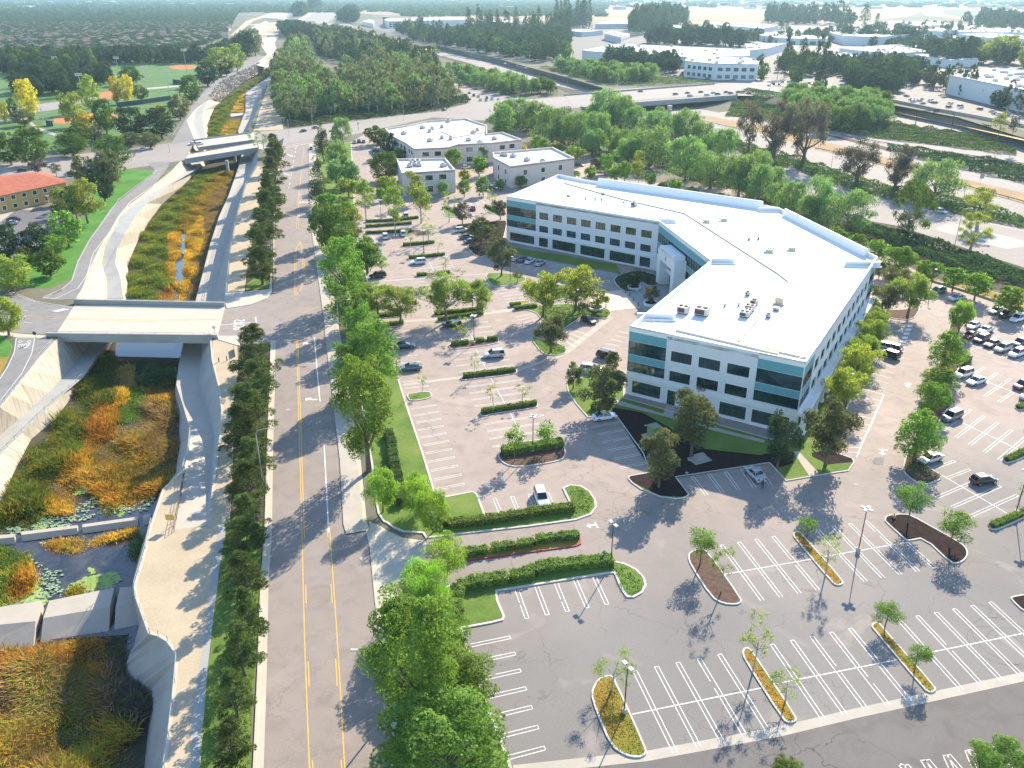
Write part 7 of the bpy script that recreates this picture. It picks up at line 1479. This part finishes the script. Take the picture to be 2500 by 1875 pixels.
def car(kind,col,f,x,y,hx,hy,label,group=None,z=0.0,small=False):
    """car centred on pixel x,y with its nose towards hx,hy"""
    p,q=G(f,x,y,z),G(f,hx,hy,z);d=q-p;c=CM[kind]
    t=empty({'suv':'parked_suv','hatch':'parked_hatchback','sedan':'parked_sedan'}[kind]if not small else 'car',(p.x,p.y,z+.02),math.atan2(d.y,d.x),label,'car',group)
    b=link('body',c['body'],t);b.color=(*PAINTS[col],1);link('windows',c['windows'],t)
    for i,(wx,wy)in enumerate(((1.42,.84),(1.42,-.84),(-1.38,.84),(-1.38,-.84))):
        w=link('wheel',c['wheel'],t,(wx,wy*c['W']/1.83,.33))
        if not small:link('rim',c['rim'],w)
    if not small:
        for s in(-1,1):link('headlight',c['headlight'],t,(0,s*.62,0));link('taillight',c['taillight'],t,(0,s*.62,0))
    return t
for a in(('sedan','navy','21',1228,158,1340,150,'navy sedan parked nearest the roadside trees'),('sedan','teal','21',1272,325,1150,335,'dark teal sedan parked below the navy one'),('suv','silver','21',1915,225,1800,235,'silver four-wheel drive amid the empty stalls'),('suv','white','11',1332,772,1220,782,'white wagon between two hedge islands'),('suv','black','11',1018,878,920,892,'black pickup-sized car by the young green tree'),
          ('suv','white','11',1077,572,1072,530,'small white car nose to the upper hedge'),('suv','white','11',1215,550,1208,520,'white car at the upper hedge right of the other'),('suv','silver','11',1235,410,1225,375,'silver car behind the second slender tree'),('sedan','maroon','11',1752,355,1740,320,'reddish dark sedan beside the grey-purple tree'),('suv','white','11',1665,525,1760,515,'white car first beside the dark shrub bed'),('sedan','grey','11',1700,575,1790,565,'grey car second beside the dark shrub bed'),('sedan','teal','11',1735,610,1830,595,'teal car third beside the dark shrub bed'),
          ('suv','black','11',1590,1260,1530,1250,'black car partly under the feathery tree'),('sedan','white','12',185,740,240,705,'white car first in the shaded row under the left wing'),('sedan','grey','12',240,750,290,718,'grey car second in the shaded row under the left wing'),('sedan','white','12',297,762,345,730,'white car third in the shaded row under the left wing'),('sedan','silver','12',375,778,420,748,'silver car fourth in the shaded row under the left wing'),('hatch','black','12',750,1222,840,1262,'dark grey car parked below the big shrub bed'),('suv','black','12',890,1500,950,1515,'black car behind the little tree by the front wing'),('suv','white','22',765,340,840,350,'white car behind the olive tree near the front wing'),
          ('sedan','white','22',870,705,980,690,'white sedan with sunroof at the green kerb'),('suv','white','22',382,1335,410,1420,'white wagon alone in the small walled bay'),('sedan','silver','22',2030,1150,1960,1080,'silver sedan with open trunk in the building shadow'),
          ('suv','black','23',1165,225,1090,200,'black four-wheel drive nearest in the row beside the building'),('hatch','maroon','23',1195,170,1120,150,'dark red hatchback behind the black four-wheel drive'),('suv','white','23',1110,158,1060,145,'white car beside the feathery tree'),
          ('sedan','silver','23',1485,1030,1390,1060,'silver sedan by the tip of the planting strip'),('hatch','black','23',1895,1195,2000,1180,'black hatchback alone amid the lower right stalls'),('suv','grey','23',1650,705,1560,740,'dark grey four-wheel drive next to the strip'),('suv','white','23',1740,375,1660,400,'white wagon below the small hedge block'),('sedan','white','23',1840,430,1760,455,'white sedan right of the white wagon'),('suv','maroon','23',2200,465,2120,490,'purple-grey car cut by the photo edge'),('suv','silver','23',2250,545,2180,570,'dark car bonnet below the purple-grey one'),
          ('sedan','white','13',1820,1265,1750,1300,'white car first of the upper pair'),('sedan','white','13',1910,1300,1830,1330,'white car second of the upper pair'),('sedan','red','13',1790,1340,1720,1370,'red car below the first white car'),('suv','black','13',1880,1370,1800,1400,'black car right of the red one'),('sedan','maroon','13',1962,1405,1880,1435,'dark red car in the busy row'),('suv','silver','13',2045,1440,1960,1470,'silver purple-tinted car in the busy row'),('suv','navy','13',2180,1400,2100,1425,'navy car at the photo edge of the busy row'),('suv','white','13',2155,1480,2070,1510,'white wagon nearest in the busy row'),
          ('sedan','silver','13',1995,1150,1930,1170,'silver car first along the back kerb'),('suv','black','13',2075,1180,2010,1200,'black car second along the back kerb'),('suv','white','13',2160,1210,2090,1235,'white wagon third along the back kerb'),('sedan','silver','13',1690,1050,1620,1065,'pale blue-silver sedan under the clipped trees'),('suv','grey','13',1540,1000,1470,1010,'grey four-wheel drive under the feathery tree'),
          ('suv','white','13',1570,378,1620,390,'white car driving on the freeway ramp',None,-6),('sedan','silver','10',85,470,20,478,'silver sedan in the shaded court beside the red-roofed building'),('sedan','navy','10',110,440,160,435,'dark blue sedan behind the silver one in the court'),('sedan','black','00',175,1325,230,1318,'black car on the arterial behind the red roof'),
          ('sedan','silver','00',1110,1160,1160,1152,'silver car driving on the arterial west of the bridge'),('sedan','white','00',1485,1118,1450,1122,'white car leading onto the channel bridge'),('suv','white','00',1540,1118,1580,1112,'white wagon beside it on the channel bridge'),('sedan','black','01',443,1018,420,1022,'black car at the junction top of the main road'),('sedan','grey','01',540,992,570,988,'grey car in the arterial lane by the wood'),('sedan','black','01',505,1155,500,1190,'dark car in the shaded lane of the main road'),('suv','black','01',1530,855,1510,860,'dark truck on the arterial near the beige roofs'),
          ('hatch','white','01',1700,1300,1730,1300,'white car parked between two beige blocks'),('suv','navy','01',1910,1462,1940,1462,'blue car beside the blank beige wall'),('sedan','navy','02',680,1280,710,1285,'navy car behind the blank beige block'),('sedan','white','02',840,1330,870,1338,'white car under the orange tree behind the offices'),('sedan','black','02',2030,1255,2060,1265,'dark car on the slip lane above the white roof',None,-6),('suv','white','02',2125,1260,2150,1270,'white car on the slip lane above the white roof',None,-6)):
    car(*a[:8],*(a[8:]))
def smalls(pts,cols,dx,dy,label,group,z=0.0,kinds=('sedan','suv')):
    for i,(f,x,y)in enumerate(pts):car(kinds[i%len(kinds)],cols[i%len(cols)],f,x,y,x+dx,y+dy,label.replace('#',cols[i%len(cols)]).replace('@',ORD[i%20]),group,z,True)
smalls([('02',x,y)for x,y in((1150,710),(1420,732),(1512,722),(1532,745),(1615,715),(1662,740),(1710,722),(1745,732),(1810,716),(1845,725),(1905,714),(1940,718),(1985,726))],('black','grey','red','silver','black','white','silver','navy'),30,-2,'@ of the queueing cars on the overpass counted from its left, #','cars queueing on the overpass',.05)
smalls([('01',x,y)for x,y in((1725,722),(1760,742),(1795,750),(1812,778),(1855,780),(1900,770),(1950,770),(1860,762))],('black','black','grey','silver','grey','silver','white'),15,22,'@ car waiting on the slip road, #','cars waiting on the slip road')
smalls([('01',x,y)for x,y in((840,1105),(875,1100),(910,1100),(1035,1118))],('grey','black','navy','black'),8,25,'@ shaded # car parked under the trees left of the beige block','shaded cars left of the beige block')
smalls([('01',x,y)for x,y in((1000,1165),(1005,1180),(1010,1195))],('silver','navy','blue'),30,-3,'@ # car in the row by the lot left of the beige blocks','cars in the row left of the beige blocks')
smalls([('01',x,y)for x,y in((1240,295),(1260,333),(1165,290),(1300,310),(2065,540),(1070,275),(630,140),(655,160),(645,178),(2100,515),(2130,525),(2160,530),(2000,495))],('black','silver','white','grey','red'),40,12,'@ distant # vehicle on the freeway','distant freeway traffic',0)
smalls([('03',x,y)for x,y in((250,665),(285,655),(325,658),(355,640),(530,655),(560,650),(880,645),(430,632),(460,634))],('silver','navy','black','white'),40,4,'@ # car along the frontage road','cars along the frontage road')
crp=random.Random(12);pts=[]
for spec,n in(([('02',600,480,640,560,1300,600,1700,620,1500,590)],0),([('03',380,500,800,620,1250,640,1200,600,700,540)],40),([('02',1300,600,2100,640,2200,625,1500,575)],26),([('01',1200,330,2200,470,2200,440,1300,300)],34),([('03',1200,770,2212,920,2212,900,1300,740)],22),([('03',900,300,1500,330,1500,320,900,295)],18)):
    P=[(p.x,p.y)for p in GP(spec)];xs=[p[0]for p in P];ys=[p[1]for p in P];c=0;tries=0
    while c<n and tries<3000:
        tries+=1;q=(crp.uniform(min(xs),max(xs)),crp.uniform(min(ys),max(ys)))
        if inside(q,P):pts.append(q);c+=1
for i,(x,y)in enumerate(pts):
    c=CM[crp.choice(('sedan','suv'))];t=empty('distant_car',(x,y,.02),crp.choice((.3,1.9,.3)),'tiny parked car in the industrial estate car parks','car','parked cars of the industrial estate');b=link('body',c['body'],t);b.color=(*PAINTS[crp.choice(('white','silver','white','grey','navy','black','red'))],1);link('windows',c['windows'],t)
def person(loc,rz,shirt,pants,label):
    me=bpy.data.meshes.new('person');V=[(0,0,.95),(0,.02,1.15),(0,.05,1.40),(0,.07,1.50),(0,.09,1.60),(0,.10,1.72),(-.1,0,.9),(-.12,.02,.5),(-.12,-.02,.08),(-.12,.12,.03),(.1,0,.9),(.13,-.02,.5),(.14,-.05,.08),(.14,.1,.03),
         (-.19,.05,1.40),(-.25,.12,1.15),(-.2,.32,1.02),(-.18,.40,1.0),(.19,.05,1.40),(.25,.12,1.15),(.2,.32,1.02),(.18,.40,1.0)]
    E_=[(0,1),(1,2),(2,3),(3,4),(4,5),(0,6),(6,7),(7,8),(8,9),(0,10),(10,11),(11,12),(12,13),(2,14),(14,15),(15,16),(16,17),(2,18),(18,19),(19,20),(20,21)]
    R_=[.15,.13,.15,.06,.085,.10,.10,.075,.05,.045,.10,.075,.05,.045,.07,.05,.04,.035,.07,.05,.04,.035]
    me.from_pydata(V,E_,[]);o=link('person',me);o.location=loc;o.rotation_euler=(0,0,rz);sm=o.modifiers.new('s','SKIN');sub=o.modifiers.new('u','SUBSURF');sub.levels=sub.render_levels=1
    for v,r in zip(me.skin_vertices[0].data,R_):v.radius=(r,r)
    me.skin_vertices[0].data[0].use_root=True
    k=N('person_clothes');sp=k.n('ShaderNodeSeparateXYZ');k.l(k.objc(),sp.inputs[0]);c=k.ramp(k.math('MULTIPLY',sp.outputs['Z'],.5),[(.0,(.02,.02,.02)),(.04,pants),(.46,pants),(.47,shirt),(.755,shirt),(.76,(.45,.28,.2))])
    for e in c.node.color_ramp.elements:pass
    c.node.color_ramp.interpolation='CONSTANT';me.materials.append(k.pbr(c,.8));h=MB()
    h.tube([(0,.07,1.66),(0,.08,1.74),(0,.09,1.83)],[.105,.115,.05],8);h.build('hair',M['unit_d'],o)
    return tag(o,label,'person')
p=G('22',2088,1240);person((p.x,p.y,0),RAD(25),(.06,.06,.08),(.05,.06,.09),'person in dark clothes standing at the open trunk of the silver sedan')
p=G('22',2092,1185);tr_=MB().add([(-.75,0,.95),(.75,0,.95),(.72,.1,1.5),(-.72,.1,1.5),(-.75,.04,.95),(.75,.04,.95),(.72,.14,1.5),(-.72,.14,1.5)],[(0,1,2,3),(7,6,5,4),(0,3,7,4),(1,5,6,2),(3,2,6,7)]).box(-.7,.7,-.45,-.02,.62,.98,1)
for o in COL.objects:
    if o.get('label')=='silver sedan with open trunk in the building shadow':sed=o
q=tr_.build('trunk_lid',[M['steel'],M['unit_d']],sed);q.location=(-1.75,0,.02);q.rotation_euler=(0,0,RAD(90))
def lot_lamp(f,x,y,heads,label,rz=0,h=6.8,base=True,group='parking lot lamps',z=0.0):
    t=empty('parking_lamp',G(f,x,y,z),rz,label,'street lamp',group)
    if base:MB().tube([(0,0,0),(0,0,.75)],.32,10).build('base',M['conc'],t)
    MB().tube([(0,0,.1),(0,0,h)],[.085,.06],6).build('pole',M['dark_metal'],t)
    for i in range(heads):
        a=i*2*math.pi/heads;R=Matrix.Rotation(a,4,'Z');m=MB().box(.22,.85,-.24,.24,h-.05,h+.13,0,R).box(0,.25,-.04,.04,h,h+.06,1,R);m.box(.28,.8,-.2,.2,h-.07,h-.05,2,R)
        m.build('lamp_head',[M['unit'],M['dark_metal'],M['lamp_clear']],t)
for a in(('32',895,1290,2,'twin-headed lamp on the wide rounded tree island',2.1),('32',806,288,2,'twin-headed lamp at the rounded end of the dark hedge',2.1),('33',815,200,4,'four-headed lamp on the painted cross line of the lower lot',.8,7.2),('22',318,955,4,'four-headed lamp rising from the thick hedge island',.5),('23',2145,1440,4,'four-headed lamp at the right photo edge',.8,7.5),('21',1762,128,4,'lamp between the clipped hedge blocks',.5),('11',1547,905,4,'lamp above the short hedge pieces',.5),('11',1374,685,4,'lamp on the upper hedge island with thin tree',.5),('11',1750,1390-180,4,'lamp at the twin hedges below feathery tree',.5),('11',1045,430,4,'lamp amid the first stalls at the top',.5),
          ('12',145,905,1,'slim lamp on the small lawn by the shaded row',.2),('12',415,1215,1,'slim lamp at the edge of the big shrub bed',.2),('11',1925,330,1,'slim lamp on the right oval bed',.2),('23',835,615,1,'lamp between the dark bronze tree and the feathery row',.6),('13',1160,1110,1,'lamp under the trees at the back of the office',.4),('23',2212,800,1,'lamp post at the photo edge by the aisle',.4),('13',1480,1010,1,'lamp beside the cars behind the office',.4)):
    lot_lamp(*a[:5],*(a[5:]),base=a[3]>1)
def street_lamp(f,x,y,label,dirpx,h=9.5,arm=2.4,mat='steel',group='curved street lamps',z=0.0,gl=None):
    b=G(f,x,y,z);q=G(f,x+dirpx,y,z);a=0 if q.x>b.x else math.pi
    t=empty('street_lamp',b,a,label,'street lamp',group)
    MB().tube([(0,0,0),(0,0,.4)],.2,8).build('base',M['conc'],t)
    MB().tube([(0,0,0),(0,0,h-.9),(.25,0,h-.35),(arm*.55,0,h),(arm,0,h+.1)],[.11,.08,.06,.05,.045],6).build('pole',M[mat],t)
    MB().box(arm-.05,arm+.65,-.14,.14,h,h+.16).build('lamp_head',M['unit'],t)
for a in(('10',2030,890,'curved lamp in the tip of the roadside lawn',60),('10',2055,270,'curved lamp among the upper roadside pines',60),('21',130,1180,'curved lamp arching out of the lower pines',80),('21',730,30+60,'curved lamp at the sidewalk below the dense tree',60),('31',945,1320,'street lamp hidden behind the big bottom tree',-80),
          ('01',335,1045,'lamp with traffic signal arm at the junction corner',-60),('01',1220,930,'curved lamp standing before the beige roofs',30),('01',515,965,'curved lamp in front of the wood',40),('00',1310,1175,'lamp on the arterial median near the bridge',-40),('02',335,790,'lamp at the slip road junction',-30),('02',585,680,'lamp at the slip road underpass',-60,9,3,'steel','curved street lamps',-6),('02',1045,690,'lamp on the overpass approach behind the fence',-40),('02',1850,640,'lamp at the far junction',-40),
          ('03',724,1290,'lamp on the freeway verge below the bronze tree',-40,9,2.4,'steel','curved street lamps',-6),('13',1740,290,'curved lamp arching over the golden verge',30,9,2.4,'steel','curved street lamps',-6),('13',1675,640,'tall thin lamp leaning over the ramp',30,13,2.6,'steel','curved street lamps',-6),('13',850,245,'short lamp post on the slip lane',20,6,1.2,'steel','curved street lamps',-6),('13',695,185,'lamp in the ivy verge',-20,8,1.6,'steel','curved street lamps',-6)):
    street_lamp(*a[:5],*(a[5:]))
def field_mast(f,x,y,h,label):
    t=empty('floodlight_mast',G(f,x,y),0,label,'floodlight','floodlight masts of the ball fields');MB().tube([(0,0,0),(0,0,h)],[.3,.16],6).build('pole',M['steel'],t);m=MB()
    for i in range(4):
        for zz in(0,1.2):m.box(-2.6+i*1.4,-1.6+i*1.4,-.3,.1,h+zz-.4,h+zz+.4)
    m.box(-2.8,2.8,-.06,.06,h-.1,h).build('lamp_head',M['unit'],t)
for(x,yb,yt,lb)in((1310,750,555,'floodlight mast at the outfield fence'),(640,750,580,'floodlight mast behind the first diamond'),(1445,585,390,'floodlight mast by the outfield clay'),(262,890,655,'floodlight mast left of the backstop'),(1562,665,490,'floodlight mast next to the channel trail'),(1130,675,525,'floodlight mast in the outfield lawn'),(920,590,450,'floodlight mast before the dark tree belt'),(450,600,450,'floodlight mast in the belt at the far left')):
    b=G('00',x,yb);r=ray(*src('00',x,yt));tt=math.hypot(b.x,b.y)/math.hypot(r.x,r.y);field_mast('00',x,yb,min(26,CAM_H+r.z*tt),lb)
def fence(name,f,pts,h,mat,label,cat='fence',th=.12,z=0.0,posts=True,rails=3,solid=False):
    P=resample([G(f,x,y,z)for x,y in pts],3.0);t=empty(name,P[0],0,label,cat);o0=P[0];m=MB()
    for a,b in zip(P,P[1:]):
        if solid:m.bar(a-o0,b-o0,th,h)
        else:
            for k in range(rails):m.bar(a-o0,b-o0,.05,.05,0,h*(k+1)/rails-.05)
    m.build('panel' if solid else 'rail',M[mat],t)
    pm=MB().tube([(0,0,0),(0,0,h)],.045,5).mesh('post',M[mat])
    for p in P[:90]:link('post',pm,t,p-o0)
    return t
fence('field_wall','00',[(905,830),(1100,805),(1320,772)],3.2,'shade','dark green wall behind the ball field','wall',.2,solid=True)
fence('field_wall','00',[(360,968),(410,975)],3.0,'shade','small dark wall of the nearer dugout','wall',.2,solid=True)
fence('dugout_wall','00',[(1345,645),(1410,652)],3.5,'shade','dark dugout wall by the outfield','wall',2.5,solid=True)
fence('backstop','00',[(330,930),(345,960),(395,975)],9,'steel','tall see-through backstop netting behind the near diamond','fence',rails=8)
fence('railing','20',[(640,385),(480,520),(345,640),(170,812),(0,980),(-200,1180)],1.0,'steel','thin railing along the left channel path below the bridge','railing',z=-5.55,rails=1)
fence('railing','20',[(410,115),(300,240),(150,430),(0,620),(-250,930)],1.0,'steel','thin railing on top of the left bank','railing',z=0,rails=2)
fence('railing','20',[(1412,1105),(1455,960),(1470,800)],1.0,'steel','railing beside the ramp wall','railing',z=-2,rails=3)
fence('railing','20',[(1345,1575),(1400,1300),(1430,1110)],1.1,'unit_d','dark three-rail fence between ramp and plaza','railing',z=0,rails=3)
fence('railing','30',[(1025,0),(985,180),(912,430),(920,500),(1010,750)],.9,'steel','pale railing on the plaza edge above the weirs','railing',rails=2)
fence('railing','30',[(1012,752),(1070,768),(1132,802),(1182,870),(1195,930),(1167,1240),(1142,1450),(1112,1659)],.9,'steel','railing along the rounded basin edge','railing',rails=1)
fence('railing','10',[(950,1055),(932,900),(885,765),(905,655),(962,542),(1045,402)],1.0,'steel','railing along the lower path north of the bridge','railing',z=-2.5,rails=1)
fence('railing','10',[(1740,1070),(1775,700),(1830,400),(1900,160),(1985,20)],1.0,'steel','railing on the straight retaining wall','railing',rails=2)
fence('railing','00',[(1330,1060),(1460,850),(1600,690)],1.2,'steel','fence on the park side of the trail','railing',rails=3)
def sign(f,x,y,h,w,sh,mat,label,rz=0.0,text=None,z=0.0,shape='box'):
    t=empty('sign',G(f,x,y,z),rz,label,'sign');MB().tube([(0,0,0),(0,0,h)],.05,5).build('post',M['steel'],t)
    m=MB()
    if shape=='oct':m.add([(math.cos(RAD(22.5+45*i))*w,-.03,h-w+math.sin(RAD(22.5+45*i))*w)for i in range(8)]+[(math.cos(RAD(22.5+45*i))*w,-.07,h-w+math.sin(RAD(22.5+45*i))*w)for i in range(8)],[tuple(range(8))[::-1],tuple(range(8,16))]+[(i,(i+1)%8,(i+1)%8+8,i+8)for i in range(8)])
    else:m.box(-w/2,w/2,-.07,-.03,h-sh,h)
    m.build('sign_panel',M[mat],t);return t
sign('30',1160,30,2.2,1.3,1.0,'yellow','yellow sign board on the plaza by the three-rail fence')
sign('20',283,110,2.6,.45,.4,'dark_metal','back of a round stop sign beside the painted STOP',shape='oct')
sign('20',1660,60,2.4,.4,.4,'unit','small round sign at the right end of the side bridge',shape='oct')
sign('32',757,268,2.0,.35,.6,'conc_g','thin little sign before the lower driveway hedge');sign('03',1868,1450,6.5,1.8,2.4,'conc_g','freeway sign on a post in the golden median',z=-6);sign('03',1640,930,6,.9,1.4,'dark_metal','small dark sign by the far ramp',z=-6)
t=empty('sign_gantry',G('03',1372,970,-6),0,'rusty arched sign gantry spanning the far ramp','gantry');e_=G('03',1655,975,-6)-Vector(t.location)
MB().tube([(0,0,0),(0,0,7.0),(2.5,0,9.2),Vector((e_.x-2.5,e_.y,9.6)),Vector((e_.x,e_.y,7.4)),Vector((e_.x,e_.y,0))],.28,6).build('frame',M['bark'],t)
MB().box(e_.x*.45,e_.x*.62,-.2,.2,8.2,10.6).build('sign_panel',M['glass_b'],t)
for i,(f,x,y,lb)in enumerate((('01',1885,905,'black traffic signal on the near corner of the slip road junction'),('01',1700,800,'traffic signal at the wood corner'),('02',345,830,'traffic signal by the pepper trees'),('03',140,735,'traffic signal at the end of the overpass'),('03',240,735,'traffic signal on the far junction island'),('01',2050,790,'signal post before the slip road'),('01',870,1008,'small signal cabinet post by the beige block'))):
    t=empty('traffic_signal',G(f,x,y),0,lb,'traffic light','traffic signals at the junctions');MB().tube([(0,0,0),(0,0,4.2)],.09,6).build('post',M['dark_metal'],t);MB().box(-.25,.25,-.2,.2,3.4,4.6).build('signal_head',M['dark_metal'],t)
def planter(f,x,y,r,label):
    t=empty('round_planter',G(f,x,y),0,label,'planter','round concrete planters');m=MB();n=24;pr=[(r,0),(r,.45),(r+.12,.5),(r+.12,.72),(r-.28,.72),(r-.28,.5)]
    vs=[(math.cos(2*math.pi*i/n)*a,math.sin(2*math.pi*i/n)*a,z)for a,z in pr for i in range(n)]
    m.add(vs,[(k*n+i,k*n+(i+1)%n,(k+1)*n+(i+1)%n,(k+1)*n+i)for k in range(len(pr)-1)for i in range(n)]);m.build('bowl',M['trim'],t);MB().add([(math.cos(2*math.pi*i/n)*(r-.27),math.sin(2*math.pi*i/n)*(r-.27),.55)for i in range(n)],[tuple(range(n))]).build('soil',M['mulch'],t)
for a in(('12',1100,965,1.75,'round planter beside the entrance portal'),('12',1228,1088,1.8,'round planter close to the white wing wall'),('12',805,1125,1.8,'round planter below the bollards on the plaza'),('12',697,1000,1.6,'round planter at the golden tree lawn')):planter(*a)
for i,(x,y)in enumerate(((1035,990),(1065,1022),(1095,1058),(1130,1095),(882,1110))):
    MBo=MB().tube([(0,0,0),(0,0,.95),(0,0,1.0)],[.13,.13,.08],8).tube([(0,0,.7),(0,0,.78)],.15,8,1);o=MBo.build('bollard',[M['dark_metal'],M['unit']],None,G('12',x,y));tag(o,f'{ORD[i]} dark bollard across the plaza counted from the portal','bollard','dark bollards on the plaza')
t=empty('transformer',G('22',1258,840),.45,'green utility cabinet on a concrete pad in the dark mulch','utility box');MB().box(-2.0,1.7,-1.6,1.3,.1,.3).build('pad',M['conc'],t)
MB().box(-1.1,.75,-.9,.9,.3,2.15).box(-1.18,.83,-.98,.98,2.15,2.24).box(.75,1.25,-.5,.6,.3,1.8).build('cabinet',M['green_box'],t);
for k in(-.55,.2):MB().box(-.14+k,.14+k,-.93,-.9,1.2,1.5).build('handle',M['dark_metal'],t)
t=empty('utility_vault',G('22',1605,1020),.45,'low grey-green utility vault on a pad below the tall olive tree','utility box');MB().box(-1.8,1.6,-1.3,1.1,.1,.28).build('pad',M['conc_g'],t);MB().box(-.9,.9,-.55,.5,.28,.95).box(-.95,.95,-.6,.55,.95,1.0).build('cabinet',M['conc_g'],t)
for(f,x,y,lb,mt)in(('23',1205,1470,'small pink utility post on a pad at the notched island','brick'),('22',1190,760,'small round cover in the mulch','conc_w'),('22',1505,1125,'small white valve box on the mulch edge','conc_w'),('22',1525,1028,'small irrigation box beside the vault','conc_w')):
    tag(MB().box(-.22,.22,-.22,.22,.1,.55 if 'post' in lb else .2).tube([(0,0,.2),(0,0,.9 if 'post' in lb else .24)],.1,6).build('utility_post' if 'post' in lb else 'valve_box',M[mt],None,G(f,x,y)),lb,'utility box')
for(f,x,y)in(('22',985,1470),('23',912,1210),('21',325,632),('31',788,247)):
    tag(MB().tube([(0,0,.012),(0,0,.03)],.42,14).build('manhole_cover',M['conc_g'],None,G(f,x,y)),kind='structure')
for i,(x,y)in enumerate(((1690,265),(1752,255))):tag(MB().tube([(0,0,0),(0,0,1.0)],.12,8).build('bollard',M['dark_metal'],None,G('20',x,y)),f'dark post {("left", "right")[i]} on the sandy patch by the side bridge','bollard','posts by the side bridge')
tag(MB().bar(G('20',1805,165),G('20',1815,225),.1,1.0).build('gate_panel',M['bark'],None),'small brown gate bar before the pines by the side bridge','gate')
cam=bpy.data.cameras.new('camera');co=link('camera',cam);S.camera=co
cam.sensor_width=36;cam.lens=36*CAM_F/2500;cam.clip_start=.5;cam.clip_end=40000
co.location=(0,0,CAM_H);co.rotation_euler=(RAD(90)-PITCH,0,0)
AZ,EL=RAD(64.5),RAD(29.0)
sd=Vector((math.cos(AZ)*math.cos(EL),math.sin(AZ)*math.cos(EL),math.sin(EL)))
sun=bpy.data.lights.new('sun','SUN');sun.energy=5.0;sun.angle=RAD(.55);sun.color=(1.0,.88,.70)
so=link('sun',sun);so.rotation_euler=sd.to_track_quat('Z','Y').to_euler()
W=bpy.data.worlds.new('World');S.world=W;W.use_nodes=True;nt=W.node_tree;nt.nodes.clear()
sk=nt.nodes.new('ShaderNodeTexSky');sk.sky_type='NISHITA';sk.sun_disc=False;sk.sun_elevation=EL;sk.sun_rotation=math.pi/2-AZ;sk.air_density=1.2;sk.dust_density=.4;sk.ozone_density=4.0
bg=nt.nodes.new('ShaderNodeBackground');bg.inputs[1].default_value=.15;wo=nt.nodes.new('ShaderNodeOutputWorld')
nt.links.new(sk.outputs[0],bg.inputs[0]);nt.links.new(bg.outputs[0],wo.inputs[0])
hz=MB().box(-14100,14100,-80,13600,-9.2,74.5);k=N('haze_air');v=k.n('ShaderNodeVolumePrincipled')
v.inputs['Color'].default_value=(.55,.82,1.0,1);v.inputs['Density'].default_value=HAZE;v.inputs['Anisotropy'].default_value=.3
k.l(v.outputs[0],k.out.inputs['Volume'])
if HAZE>0:tag(hz.build('haze',k.m),kind='stuff')
S.render.engine='CYCLES';S.view_settings.view_transform='Standard';S.view_settings.look='None';S.view_settings.gamma=1;S.view_settings.exposure=EXPO
S.cycles.max_bounces=6;S.cycles.diffuse_bounces=3;S.cycles.transmission_bounces=4;S.cycles.glossy_bounces=3;S.cycles.volume_bounces=0;S.cycles.use_denoising=True
S.render.film_transparent=False
